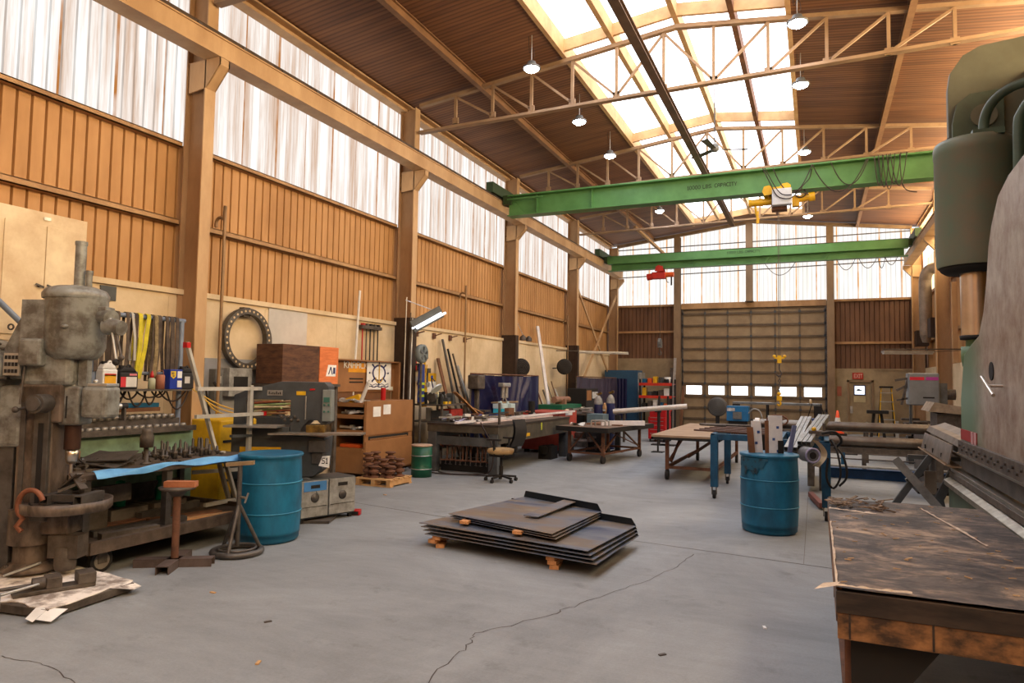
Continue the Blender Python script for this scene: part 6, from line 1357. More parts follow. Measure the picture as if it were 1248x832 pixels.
# ================================================================== big steel bench
M_bench = mat('bench_steel_gray', (92, 96, 98), .45, .2, (60, 60, 60), 3, .8)
t_ = thing('steel_bench', 'big dark steel welding bench with a deep apron behind the office chair', 'bench', (-6.68, 11.1, 0))
MB().box(0, 1.48, 0, 3.9, .86, .90).build('top', mat('bench_top_dark', (72, 66, 62), .4, .4, (44, 40, 38), 6, .8), t_, bevel=.003)
MB().box(.01, 1.47, .01, .05, .74, .86).box(1.43, 1.47, .05, 3.86, .56, .86).box(.01, .05, .05, 3.86, .6, .86).build('apron', mat('apron_olive', (96, 90, 78), .45, .3, (60, 56, 48), 4, .8), t_)
MB().box(.03, 1.35, .06, .10, .50, .66).build('cross_beam', M_bench, t_)
for (x, y) in ((.02, .02), (1.28, .02), (.02, 3.68), (1.28, 3.68)): MB().box(x, x + .18, y, y + .14, 0, .86).build('leg', M_bench, t_, bevel=.004)
MB().box(1.47, 1.474, 1.3, 1.5, .62, .68).build('amber_label', M_yellow, t_); MB().box(1.47, 1.473, 2.1, 2.16, .70, .85).build('lime_mark', mat('lime_mark', (190, 200, 60), .5), t_)
m = MB(); m.cyl((-5.30, 11.35, .90), (-5.30, 11.35, 1.30), .025, n=12); m.cyl((-5.30, 11.35, .60), (-5.30, 11.35, .9), .03, n=12)
tag(m.build('bench_post', M_steel), 'short steel post on the near right corner of the steel bench', 'post')
tag(MB().cyl((0, 0, 0), (0, 0, .34), .075, n=18).build('pipe_stub', M_dark), 'dark upright pipe stub on the steel bench', 'pipe', loc=(-6.0, 14.6, .902))
c0 = thing('c_clamp', 'rusty C-clamp hanging', 'clamp', (-6.4, 11.25, .50), 0)
MB().tube([(0, 0, 0), (0, .12, 0), (0, .14, -.02), (0, .14, -.26), (0, .12, -.28), (0, 0, -.28)], .018, 6).build('frame', M_rust, c0); MB().cyl((0, 0.01, -.36), (0, .01, -.12), .010, n=8).build('screw', M_steel, c0); MB().cyl((-.05, .01, -.35), (.05, .01, -.35), .006, n=6).build('t_bar', M_steel, c0)
c0['group'] = 'clamps hanging under the steel bench'; c0['label'] = 'rusty C-clamp under the front of the big steel bench, leftmost of the row'
k = 0
for i in range(11):
    p = (-6.42 + .105 * i, 11.16 + .02 * (i % 2), .50)
    if i == 0: c0.location = p; c0.rotation_euler = (0, 0, -.9)
    else: dup(c0, p, -.9 + .3 * (i % 3), label='rusty C-clamp under the front of the steel bench, %s%s' % (ORD[i] if i < 10 else 'rightmost', '' if i == 10 else ' from the left'))
tag(MB().box(-.5, .5, -.25, .25, 0, .2).build('dark_bin', M_dark), 'dark bin of offcuts on the floor under the steel bench', 'bin', loc=(-6.0, 11.6, 0)); tag(MB().box(-.15, .15, -.2, .2, 0, .28).cyl((0, -.25, .2), (0, .25, .2), .1, n=14).build('small_compressor', M_dark), 'small dark machine on the floor under the right end of the bench', 'machine', loc=(-5.45, 14.25, 0))
tag(MB().tube([(-6.35, 11.0, .02), (-6.0, 10.85, .02), (-5.6, 11.05, .02), (-5.3, 11.0, .1), (-5.28, 11.05, .5), (-5.5, 11.08, .86), (-5.6, 11.2, .93)], .012, 6).tube([(-6.9, 11.05, .02), (-6.3, 10.8, .02), (-5.7, 10.9, .02), (-5.25, 10.95, .02)], .012, 6).build('welding_lead', M_cable), 'dark welding lead looping on the floor in front of the steel bench', 'cable')
# clutter on the bench
rnd = random.Random(3)
for k in range(26):
    x, y = rnd.uniform(-6.6, -5.7), rnd.uniform(11.3, 14.0); l = rnd.uniform(.15, .5)
    o = MB().cbox((0, 0, .015), (l, rnd.uniform(.02, .05), .03)).build('steel_offcut', [M_alu, M_steel, M_alu, M_rust][k % 4]); o.rotation_euler = (0, rnd.uniform(-.25, .05), rnd.uniform(-.9, .9))
    tag(o, 'short steel offcut in the heap on the big steel bench', 'offcut', 'offcuts heaped on the steel bench', loc=(x, y, .905 + .02 * (k % 6)))
for k in range(30):
    x, y = rnd.uniform(-6.55, -5.75), rnd.uniform(11.35, 14.3); hh = rnd.uniform(.04, .14)
    b_ = MB().cyl((0, 0, 0), (rnd.uniform(-.05, .05), rnd.uniform(-.05, .05), hh), rnd.uniform(.02, .05), n=10) if k % 2 else MB().cbox((0, 0, hh / 2), (rnd.uniform(.05, .18), rnd.uniform(.04, .1), hh), rnd.uniform(0, 3))
    tag(b_.build('fitting', [M_alu, M_steel, M_white, M_iron, M_dark][k % 5]), 'small metal fitting among the clutter on the big steel bench', 'fitting', 'fittings on the steel bench', loc=(x, y, .905))
t_ = thing('white_tube', 'long bright white tube lying along the near edge of the steel bench', 'tube', (0, 0, 0)); MB().bar((-5.98, 10.95, .925), (-5.42, 15.9, .985), .07, .04).build('tube', mat('bright_white_metal', (226, 222, 224)), t_)
tag(MB().bar((-5.7, 11.2, .92), (-5.5, 14.6, .92), .05, .03).build('flat_bar', mat('rosy_white', (214, 196, 192), .5)), 'pale flat bar on the steel bench beside the white tube', 'bar')
t_ = thing('jug', 'clear jug half full of bright blue liquid on the steel bench', 'jug', (-6.25, 13.45, .902)); MB().box(-.11, .11, -.16, .10, 0, .20).build('blue_liquid', mat('cyan_liquid', (60, 186, 208), .2), t_, bevel=.01); MB().box(-.115, .115, -.165, .105, .20, .30).cyl((0, -.08, .30), (0, -.08, .35), .03, n=10).tube([(0, -.04, .30), (0, 0, .35), (0, .06, .30)], .015, 6).build('clear_top', mat('milky_plastic', (196, 216, 218), .3), t_, bevel=.01)
t_ = thing('jug', 'white translucent jug right of the blue liquid jug', 'jug', (-6.20, 13.75, .902)); MB().box(-.11, .11, -.12, .12, 0, .30).cyl((0, -.05, .30), (0, -.05, .35), .03, n=10).build('body', mat('milky_plastic', (196, 216, 218)), t_, bevel=.01)
tag(MB().box(-.05, .05, -.14, .14, 0, .22).build('wood_block', M_woodd), 'dark wood block standing in front of the jugs', 'wood', loc=(-6.0, 13.35, .902))
tag(MB().sheet(lambda u, v: (-6.55 + .35 * u, 12.9 + .5 * v, .95 + .05 * math.sin(7 * u) * math.sin(6 * v) + .03 * u), 8, 8, .03).build('blue_cloth', mat('cloth_blue', (36, 90, 190), .7)), 'crumpled blue cloth on the steel bench left of the blue jug', 'cloth')
tag(MB().sheet(lambda u, v: (-6.6 + .4 * u, 11.5 + .3 * v, .935 + .03 * math.sin(5 * u + 3 * v)), 6, 6, .01).build('paper_sheet', mat('lilac_paper', (206, 200, 226), .7)), 'pale lilac paper at the left end of the steel bench', 'paper')
t_ = thing('milling_machine', 'small silver milling machine head standing before the navy curtain', 'machine', (-6.72, 14.65, 0)); MB().box(-.10, .10, -.5, .6, 1.18, 1.21).build('table', mat('tan_top', (150, 130, 100), .6), t_); MB().box(-.06, .06, -.06, .06, 0, 1.18).build('column', M_iron, t_); MB().box(-.08, .08, -.2, .2, 1.55, 1.65).cyl((0, -.1, 1.3), (0, -.1, 1.55), .05, n=12).cyl((0, .1, 1.3), (0, .1, 1.55), .05, n=12).build('head', M_alu, t_, bevel=.02); MB().bar((0, -.15, 1.5), (0, .12, 1.22), .03, .03).bar((0, .15, 1.5), (0, -.1, 1.24), .03, .03).build('handwheel_spokes', M_chrome, t_)
# red box
t_ = thing('red_bin', 'large red steel bin behind the right end of the steel bench', 'bin', (-6.5, 15.2, 0)); MB().box(0, .95, 0, 1.3, .08, .98).build('bin_body', mat('faded_red', (176, 76, 62), .6, 0, (140, 52, 44), 4, .7), t_, bevel=.006); MB().box(.95, .955, .45, .95, .88, .96).build('white_label', M_paper, t_)
for (x, y) in ((.1, .1), (.85, .1), (.1, 1.2), (.85, 1.2)): MB().box(x - .05, x + .05, y - .05, y + .05, 0, .08).build('foot', M_dark, t_)

# ================================================================== office chair
t_ = thing('office_chair', 'black drafting chair with a tan seat in front of the steel bench', 'chair', (-4.90, 10.60, 0), 3.0)
for k in range(5):
    a = k * 2 * PI / 5 + .3; l = MB().bar((0, 0, .10), (.27 * math.cos(a), .27 * math.sin(a), .075), .04, .03).build('base_leg', M_black, t_); MB().cyl((.27 * math.cos(a) - .02, .27 * math.sin(a), .03), (.27 * math.cos(a) + .02, .27 * math.sin(a), .03), .03, n=12).build('caster', M_black, l)
MB().cyl((0, 0, .08), (0, 0, .44), .025, n=12).cyl((0, 0, .08), (0, 0, .26), .035, n=12).build('gas_lift', M_dark, t_)
MB().lathe([(0, .46), (.19, .46), (.24, .48), (.25, .51), (.23, .545), (.15, .56), (0, .555)], n=28).build('seat', mat('seat_tan', (176, 146, 98), .8, 0, (120, 92, 60), 6, .8), t_)
MB().box(-.15, .15, -.15, .15, .42, .47).build('seat_plate', M_dark, t_)
MB().sheet(lambda u, v: (-.26 - .06 * math.sin(PI * v) - .05 * v, (u - .5) * (.40 - .06 * v), .60 + .46 * v), 8, 10, .0).sheet(lambda u, v: (-.30 - .06 * math.sin(PI * v) - .05 * v, (u - .5) * (.40 - .06 * v), .60 + .46 * v), 8, 10, .0).build('backrest', M_black, t_)
MB().bar((-.05, 0, .44), (-.28, 0, .50), .05, .02).bar((-.28, 0, .50), (-.30, 0, .75), .05, .02).build('back_stem', M_black, t_)
for s_ in (-1, 1): MB().box(-.14, .12, s_ * .25 - .03, s_ * .25 + .03, .70, .73).build('armrest', M_black, t_); MB().bar((0, s_ * .2, .46), (0, s_ * .25, .70), .05, .02, (1, 0, 0)).build('armrest_post', M_black, t_)

# ================================================================== wheeled steel table
t_ = thing('rolling_table', 'wheeled steel table on splayed braced legs beyond the steel bench', 'table', (-3.92, 13.62, 0), -.18)
MB().box(-1.22, 0, 0, 2.4, .72, .76).build('top', mat('rust_top', (128, 104, 86), .6, .2, (80, 64, 54), 6, .8), t_, bevel=.003)
MB().box(-1.22, 0, -.01, .02, .66, .76).box(-.02, .01, 0, 2.4, .66, .76).build('edge_angle', M_dark, t_)
for (x, y) in ((-1.02, .25), (-.22, .25), (-1.02, 2.1), (-.22, 2.1)):
    l = MB().bar((x, y, .14), (x + (.0 if x < -.5 else .0), y, .72), .06, .05).build('leg', M_rust, t_); MB().cyl((x - .025, y, .085), (x + .025, y, .085), .085, n=20).build('wheel', M_black, l)
MB().bar((-1.02, .25, .2), (-.22, .25, .2), .04, .04).bar((-1.02, 2.1, .2), (-.22, 2.1, .2), .04, .04).bar((-1.02, .25, .2), (-1.02, 2.1, .2), .04, .04).bar((-.22, .25, .2), (-.22, 2.1, .2), .04, .04).build('lower_rail', M_rust, t_)
MB().bar((-1.0, .25, .25), (-.62, .25, .7), .03, .03).bar((-.62, .25, .7), (-.24, .25, .25), .03, .03).bar((-.22, .3, .25), (-.22, 1.1, .7), .03, .03).bar((-.22, 1.1, .7), (-.22, 2.05, .25), .03, .03).bar((-.22, .4, .7), (-.22, 1.9, .3), .02, .02).build('diagonal_brace', M_rust, t_)
def rt_local(x, y, z): return (-3.92 + x * math.cos(-.18) - y * math.sin(-.18), 13.62 + x * math.sin(-.18) + y * math.cos(-.18), z)
tag(MB().box(-1.0, -.15, .9, 2.0, 0, .025).build('plate_sheet', M_woodd), 'brown board lying on the wheeled steel table', 'board', loc=rt_local(0, 0, .761), rot=(0, 0, -.18))
m = MB()
for y in (0, .22): m.tube([(0, y, .0), (0, y, .10), (.03, y, .12), (.28, y, .12), (.31, y, .10), (.31, y, 0)], .016, 8)
tag(m.build('bent_tubes', M_alu), 'pair of bent bright tubes on the wheeled steel table', 'tube', loc=rt_local(-.55, .35, .762), rot=(0, 0, -.1))
tag(MB().bar((0, 0, .05), (.85, .45, .06), .10, .10).build('white_channel', mat('bright_white_metal', (226, 222, 224))), 'white channel length on the wheeled steel table', 'channel', loc=rt_local(-.55, .8, .762))
tag(MB().sheet(lambda u, v: (.3 * u, .25 * v, .03 + .03 * math.sin(5 * u + 4 * v)), 6, 6, .02).build('crumpled_paper', M_paper), 'crumpled white paper at the left end of the wheeled steel table', 'paper', loc=rt_local(-1.05, .3, .762))
tag(MB().cyl((0, 0, 0), (1.75, .35, .0), .062, n=22).build('steel_pipe', mat('pale_pipe', (196, 188, 178), .45, .2, (150, 142, 132), 6, .6)), 'long pale steel pipe sloping over the wheeled table toward the red tool chest', 'pipe', loc=(-4.62, 16.55, .98), rot=(0, -.10, 0))
t_ = thing('pipe_trestle', 'slim dark post stand under the far end of the long pale pipe', 'stand', (-3.6, 17.0, 0)); MB().cyl((0, 0, 0), (0, 0, 1.0), .022, n=10).box(-.14, .14, -.14, .14, 0, .02).box(-.08, .08, -.04, .04, .98, 1.02).build('frame', M_dark, t_)
t_ = thing('pipe_trestle', 'dark block stand under the near end of the long pale pipe', 'stand', (-4.5, 16.56, 0)); MB().box(-.06, .06, -.06, .06, 0, .90).box(-.15, .15, -.15, .15, 0, .03).build('frame', M_dark, t_)
def cylinder_(x, y, r, h, mm, lab):
    t_ = thing('gas_cylinder', lab, 'gas cylinder', (x, y, 0))
    MB().lathe([(0, 0), (r, 0), (r, h * .82), (r * .85, h * .89), (r * .4, h * .94), (r * .3, h * .95), (0, h * .95)], n=24).build('body', mm, t_)
    MB().lathe([(r * 1.01, h * .80), (r * 1.01, h * .825), (r * .87, h * .892), (r * .42, h * .943), (r * .32, h * .953)], n=24).build('shoulder', M_lg, t_)
    MB().cyl((0, 0, h * .95), (0, 0, h), .02, n=8).cyl((-.05, 0, h * .985), (.06, 0, h * .985), .02, n=8).cyl((.06, -.03, h * 1.0), (.06, .03, h * 1.0), .035, n=12).build('valve', mat('brass_dirty', (140, 110, 50)), t_)
cylinder_(-5.12, 16.95, .11, 1.42, mat('cyl_navy', (34, 38, 78), .4), 'tall navy gas cylinder behind the wheeled table, the left one of two'); cylinder_(-4.84, 17.10, .105, 1.46, mat('cyl_blue', (34, 42, 88), .4), 'tall blue gas cylinder behind the wheeled table, the right one of two')
# clutter bench in front of the plum curtain
t_ = thing('clutter_bench', 'low dark bench crowded with silver parts in front of the plum curtain', 'bench', (-6.3, 17.0, 0)); MB().box(0, 1.3, 0, 2.4, .84, .88).build('top', M_iron, t_)
for (x, y) in ((.05, .05), (1.2, .05), (.05, 2.3), (1.2, 2.3)): MB().box(x, x + .06, y, y + .06, 0, .84).build('leg', M_iron, t_)
rnd = random.Random(21)
for k in range(22):
    o = MB().cbox((0, 0, .02), (rnd.uniform(.15, .55), rnd.uniform(.03, .10), rnd.uniform(.03, .07))).build('metal_part', [M_alu, M_lg, M_steel, M_iron][k % 4]); o.rotation_euler = (0, rnd.uniform(-.3, .1), rnd.uniform(-1, 1))
    tag(o, 'silver metal part in the heap on the low bench before the plum curtain', 'part', 'parts heaped on the low bench', loc=(-6.2 + rnd.uniform(0, 1.1), 17.1 + rnd.uniform(0, 1.9), .89 + .012 * (k % 5)))
for k, (x, y, rgb, lab) in enumerate(((-5.25, 17.3, (206, 200, 190), 'pale round topped flask on the low bench left of the gas cylinders'), (-5.1, 17.45, (196, 150, 100), 'tan round topped flask on the low bench left of the gas cylinders'))):
    tag(MB().lathe([(0, 0), (.06, 0), (.06, .16), (.03, .24), (.02, .28), (0, .28)], n=14).build('flask', mat('flask_%d' % k, rgb, .5)), lab, 'bottle', loc=(x, y, .881))
tag(MB().box(-.2, .2, -.25, .25, 0, .32).build('gray_box', mat('blue_gray_box', (96, 120, 130), .5)), 'blue grey box in front of the navy gas cylinder', 'box', loc=(-4.95, 16.35, .60)); tag(MB().box(-.22, .22, -.27, .27, 0, .6).build('dark_crate', M_dark), 'dark crate under the blue grey box', 'crate', loc=(-4.95, 16.35, 0))
t_ = thing('welding_machine', 'dark welding machine with amber panel in front of the plum curtain', 'machine', (-6.6, 20.2, 0)); MB().box(-.3, .3, -.6, .6, .05, 1.5).build('case', M_dark, t_, bevel=.01); MB().box(.3, .31, -.55, -.1, 1.15, 1.45).build('panel', mat('amber_panel', (150, 100, 50), .6), t_); MB().box(.3, .31, .0, .55, 1.2, 1.4).build('white_panel', M_papers, t_)
m = MB()
rnd = random.Random(31)
for k in range(34): x, y = rnd.uniform(-.7, .5), rnd.uniform(-1.0, 1.0); m.cbox((x, y, rnd.uniform(.05, .45)), (rnd.uniform(.08, .3), rnd.uniform(.08, .3), rnd.uniform(.05, .2)), rnd.uniform(0, 3), rnd.uniform(-.4, .4))
tag(m.build('scrap_heap', M_iron), 'dark heap of scrap parts under the wheeled steel table', 'scrap', kind='stuff', loc=(-5.2, 16.6, 0))

# ================================================================== red tool chest, shelving and machines near the door
t_ = thing('roller_cabinet', 'bright red wheeled tool cabinet beyond the wheeled table', 'tool cabinet', (-4.50, 19.9, 0)); t_.scale = (1, .9, .72)
MB().box(0, .50, 0, .9, .12, 1.0).build('carcass', M_red, t_, bevel=.006); MB().box(.03, .50, .05, .85, 1.0, 1.3).build('top_chest', M_red, t_, bevel=.006)
for z in (.16, .38, .56, .72, .86): d = MB().box(.01, .49, -.015, 0, z, z + (.20 if z < .3 else .13)).build('drawer', M_red, t_, bevel=.003); MB().box(.06, .44, -.03, -.015, z + (.17 if z < .3 else .105), z + (.185 if z < .3 else .12)).build('pull', M_alu, d)
for z in (1.04, 1.16): MB().box(.05, .48, .035, .05, z, z + .10).build('drawer', M_red, t_, bevel=.003)
for (x, y) in ((.05, .06), (.45, .06), (.05, .84), (.45, .84)): MB().cyl((x - .02, y, .06), (x + .02, y, .06), .06, n=16).build('caster', M_black, t_)
MB().lathe([(0, 0), (.12, 0), (.13, .03), (.12, .06), (0, .06)], (.55, -.05, .15), 20, 'y').build('hose_reel', M_dark, t_)
for k in range(2): tag(MB().cyl((0, 0, 0), (0, 0, 1.35), .03, n=10).box(-.2, .2, -.15, .15, 0, .03).build('black_post', M_dark), ['left black post in front of the red tool cabinet', 'right black post in front of the red tool cabinet'][k], 'post', loc=(-3.98 + .24 * k, 18.95, 0))
t_ = thing('stock_rack', 'dark rack with red shelf beams and bins left of the big door', 'shelf', (-6.0, 25.0, 0))
for (x, y) in ((0, 0), (1.15, 0), (0, .7), (1.15, .7)): MB().box(x, x + .06, y, y + .06, 0, 1.85).build('upright', M_dark, t_)
for z in (.75, 1.20, 1.66): MB().box(0, 1.2, 0, .76, z, z + .02).box(0, 1.2, -.03, .0, z - .05, z + .05).build('shelf_beam', mat('beam_red', (206, 52, 32), .5), t_)
rnd = random.Random(8)
cs = [M_dark, M_orange, M_iron, M_yellow, M_white, M_dgray, M_blue]
for k in range(15):
    z = (.77, 1.22, 1.68)[k % 3]; x = -5.88 + .2 * (k // 3) + .05; hh = rnd.uniform(.16, .32)
    tag(MB().cbox((0, 0, hh / 2), (.15, .25, hh)).build('bin', cs[(k * 3) % 7], bevel=.01), '%s bin on the %s shelf of the red beamed rack, %s from the left' % (['black', 'orange', 'brown', 'yellow', 'white', 'grey', 'blue'][(k * 3) % 7], ['lower', 'middle', 'upper'][k % 3], ['first', 'second', 'third', 'fourth', 'fifth'][k // 3]), 'bin', 'bins on the red beamed rack', loc=(x, 25.2, z))
tag(MB().lathe([(0, 0), (.10, 0), (.12, .24), (0, .24)], n=16).build('white_bucket', M_white), 'white bucket on top of the red beamed rack', 'bucket', loc=(-5.05, 25.5, 1.69))
t_ = thing('blue_cabinet', 'big dark blue machine cabinet behind the plum curtain', 'machine', (-7.55, 25.8, 0)); MB().box(0, 1.3, 0, .8, 0, 2.18).build('case', mat('machine_blue', (44, 84, 116), .5), t_, bevel=.01); MB().box(1.3, 1.42, .05, .75, .9, 2.1).build('side_box', M_lg, t_)
for k, (x, y, z1, mm, lab) in enumerate(((-5.05, 26.4, 2.68, M_alu, 'tall bright steel pole leaning left of the big door'), (-5.2, 26.5, 2.3, M_steel, 'grey steel channel standing left of the big door'), (-4.75, 26.5, 1.6, M_woodd, 'short brown board standing at the left edge of the big door'))):
    tag(MB().bar((x, y, 0), (x + .08, y + .15, z1), .10, .05).build('standing_bar', mm), lab, 'bar')
t_ = thing('floor_fan', 'black round floor fan in front of the big door', 'fan', (-3.15, 24.6, 0)); MB().lathe([(0, -.08), (.3, -.07), (.34, 0), (.3, .07), (0, .08)], (0, 0, .92), 26, 'y').build('cage', mat('fan_black', (84, 80, 76), .5), t_)
m = MB()
for j in range(6): m.ring((0, -.085, .92), .05 + .045 * j, .006, 'y', 24, 5)
m.build('guard_rings', M_gray, t_); MB().bar((0, 0, 0), (0, 0, .6), .12, .1).box(-.3, .3, -.25, .25, 0, .06).build('stand', M_dark, t_)
t_ = thing('welder', 'blue portable welder on a box in front of the big door', 'machine', (-2.62, 22.6, 0)); MB().box(0, .66, 0, .5, .55, 1.02).build('case', mat('welder_blue', (24, 104, 156), .45), t_, bevel=.01); MB().box(.02, .25, -.01, 0, .86, .96).build('white_badge', M_papers, t_); MB().box(.2, .46, -.08, 0, .62, .84).build('control_front', M_gray, t_); MB().box(.05, .6, .05, .45, 0, .55).build('cart', M_dark, t_)
tag(MB().tube([(-1.96, 22.6, .8), (-1.8, 22.5, .95), (-1.6, 22.5, .85), (-1.5, 22.5, .4), (-1.45, 22.5, .0)], .022, 8).build('welding_hose', M_lg), 'pale grey hose curving off the blue welder', 'hose')
t_ = thing('long_bench', 'long narrow steel bench standing in front of the big door', 'bench', (-2.7, 25.0, 0)); MB().box(0, 2.85, 0, .7, 1.02, 1.09).build('top', M_gray, t_)
for (x, y) in ((.05, .02), (1.1, .02), (2.7, .02), (.05, .62), (1.1, .62), (2.7, .62)): MB().box(x, x + .06, y, y + .06, 0, 1.02).build('leg', M_dark, t_)
MB().box(.0, .25, .0, .1, .8, 1.02).box(2.6, 2.85, .0, .1, .5, 1.02).build('corner_plate', M_dark, t_)
t_ = thing('hand_truck', 'navy blue parts trolley under the right end of the long bench', 'trolley', (-.35, 24.6, 0)); MB().box(0, .65, 0, .4, .35, .62).build('basket', mat('trolley_navy', (40, 60, 110), .5), t_); MB().bar((.05, .2, .6), (.2, .2, 1.1), .03, .03).bar((.6, .2, .6), (.45, .2, 1.1), .03, .03).box(.05, .6, .05, .35, 0, .35).build('frame', M_dark, t_)
tag(MB().lathe([(0, 0), (.05, 0), (.03, .14), (0, .15)], n=12).build('small_figure_vase', M_cream), 'small cream bottle on the right end of the long bench', 'bottle', loc=(-.2, 25.3, 1.091)); tag(MB().box(-.15, .15, -.15, .15, 0, .75).build('blue_bucket', mat('dull_blue_box', (50, 90, 120), .5)), 'dull blue box beside the orange cone', 'box', loc=(.22, 24.4, 0))
t_ = thing('traffic_cone', 'orange traffic cone with a white band near the exit door', 'cone', (.58, 23.6, .0)); MB().box(-.17, .17, -.17, .17, 0, .03).lathe([(.13, .03), (.03, .70), (0, .71)], n=22).build('cone_body', mat('cone_orange', (236, 84, 40), .5), t_); MB().lathe([(.088, .34), (.066, .48)], n=22).build('white_band', M_paper, t_)
MB
tag(MB().box(-.25, .25, -.25, .25, 0, .24).build('cone_box', M_dark), 'dark low box the orange cone stands on', 'box', loc=(.58, 23.6, -.0)); t_.location = (.58, 23.6, .241)
t_ = thing('step_ladder', 'yellow step ladder standing right of the exit door', 'ladder', (2.15, 26.3, 0))
for s_ in (-1, 1): MB().bar((s_ * .26, -.1, 0), (s_ * .15, .1, 1.68), .03, .07).build('rail', M_yellow, t_); MB().bar((s_ * .26, .5, 0), (s_ * .15, .14, 1.65), .03, .04).build('rear_leg', M_dark, t_)
for k in range(5): z = .28 + .3 * k; w = .25 - .055 * k * .35; MB().box(-w, w, -.12 + .035 * k, .02 + .035 * k, z, z + .03).build('step', M_alu, t_)
MB().box(-.2, .2, -.02, .25, 1.66, 1.72).build('cap', M_dark, t_)
t_ = thing('stool_bench', 'small dark stand in front of the yellow step ladder', 'stand', (1.75, 24.6, 0)); MB().box(-.3, .3, -.2, .2, .85, .95).build('top', M_dark, t_); MB().bar((-.2, 0, 0), (-.1, 0, .85), .08, .08).bar((.2, 0, 0), (.1, 0, .85), .08, .08).build('legs', M_dark, t_)
# band saw
t_ = thing('band_saw', 'large grey vertical band saw with a red and magenta stripe by the right wall', 'machine', (1.85, 17.6, 0))
MB().box(.02, .62, .0, .5, 1.30, 2.02).build('head', mat('saw_gray', (126, 130, 132), .45), t_, bevel=.03)
MB().box(.05, .33, -.005, 0, 1.86, 1.93).build('red_stripe', mat('saw_red', (206, 36, 60), .5), t_); MB().box(.36, .60, -.005, 0, 1.86, 1.93).build('magenta_stripe', mat('saw_magenta', (176, 60, 150), .5), t_)
MB().box(.3, .52, -.005, 0, 1.46, 1.49).build('name_strip', M_dark, t_)
MB().box(.04, .09, .05, .12, .7, 1.30).box(.56, .62, .05, .45, .0, 1.30).build('frame_post', M_dgray, t_); MB().box(.0, .62, .0, .5, .0, .60).build('base', M_dgray, t_, bevel=.01); MB().box(-.35, .62, -.25, .4, .72, .78).build('table', M_steel, t_)
MB().box(.62, .78, .1, .4, 1.2, 1.8).build('blade_guard', M_gray, t_); MB().cyl((.78, .25, 1.55), (.95, .25, 1.55), .12, n=18).build('drive_motor', M_iron, t_)
MB().bar((-.22, .2, 1.85), (.04, .2, 1.9), .06, .05).bar((-.2, .2, 1.62), (.04, .2, 1.75), .06, .05).bar((-.2, .2, 1.4), (.04, .2, 1.45), .05, .04).bar((.04, .2, 1.9), (-.1, .2, 1.3), .05, .05).build('guide_arm', M_iron, t_)
m = MB()
rnd = random.Random(17)
for k in range(14): m.cbox((rnd.uniform(0, .5), rnd.uniform(.0, .4), .82 + .05 * (k % 4)), (rnd.uniform(.1, .3), rnd.uniform(.05, .1), .05), rnd.uniform(-.6, .6), rnd.uniform(-.3, .3))
tag(m.build('saw_offcuts', M_iron), 'dark offcuts heaped on the band saw table', 'offcuts', kind='stuff', loc=(1.85, 17.6, 0))
t_ = thing('roller_bed', 'low dark roller table with loose bars left of the band saw', 'bench', (.95, 17.2, 0)); MB().box(0, 1.1, 0, .8, .70, .80).build('bed', M_iron, t_)
for (x, y) in ((.03, .03), (1.0, .03), (.03, .72), (1.0, .72)): MB().box(x, x + .06, y, y + .06, 0, .7).build('leg', M_iron, t_)
for k in range(4): MB().cyl((.1 + .26 * k, 0.02, .84), (.1 + .26 * k, .78, .84), .035, n=12).build('roller', M_steel, t_)
MB().box(.62, .68, -.02, .04, .55, .95).build('white_post', M_alu, t_)
t_ = thing('steel_cabinet', 'tall cream cabinet on the right wall behind the press', 'cabinet', (2.95, 15.0, 0)); MB().box(0, .4, 0, 1.1, 0, 2.1).build('carcass', M_cream, t_); MB().tube([(-.03, .3, 1.3), (-.03, .45, 2.0), (-.03, .6, 2.02), (-.03, .7, 1.3)], .02, 8).build('hung_hose', M_cable, t_)
for k, (x, y, z, lab) in enumerate(((2.4, 14.2, .95, 'curved grey roll-formed sheet standing behind the press'), )):
    tag(MB().prism([(0, 0), (.0, .45), (.08, .62), (.25, .70), (.6, .70), (.6, 0)], 'xz', 0, .02).build('curved_sheet', M_gray), lab, 'sheet', loc=(x, y, z))
t_ = thing('sheet_stack', 'stack of bent tan sheets on a stand behind the press', 'sheet metal', (1.96, 15.3, 0))
MB().prism([(0, 1.24), (.5, 1.20), (.95, 1.17), (.95, 1.30), (.5, 1.35), (.1, 1.42)], 'xz', 0, 1.1).build('bent_sheet', mat('sheet_tan', (166, 150, 130), .5, .2, (110, 96, 80), 5, .8), t_); MB().box(.15, .9, .1, 1.0, 0, 1.20).build('stand', M_iron, t_)
for k in range(3):
    t2 = tag(MB().bar((0, 0, 0), (0, 0, 2.1), .12, .10).build('wall_post', M_col), ['tan wall post nearest behind the press', 'tan wall post between the press and the duct', 'tan wall post beside the round duct'][k], 'post', loc=(3.28, 14.6 + 3.1 * k, 2.35))
t_ = thing('wall_panel_box', 'dark brown box on the right wall beside the duct', 'box', (2.98, 22.6, 3.15)); MB().box(0, .35, 0, .6, 0, .55).build('case', mat('guard_brown', (64, 48, 38)), t_)
t_ = thing('wall_panel_box', 'dark brown box on the right corner column', 'box', (2.98, 25.6, 3.05)); MB().box(0, .35, 0, .6, 0, .5).build('case', mat('guard_brown', (64, 48, 38)), t_)

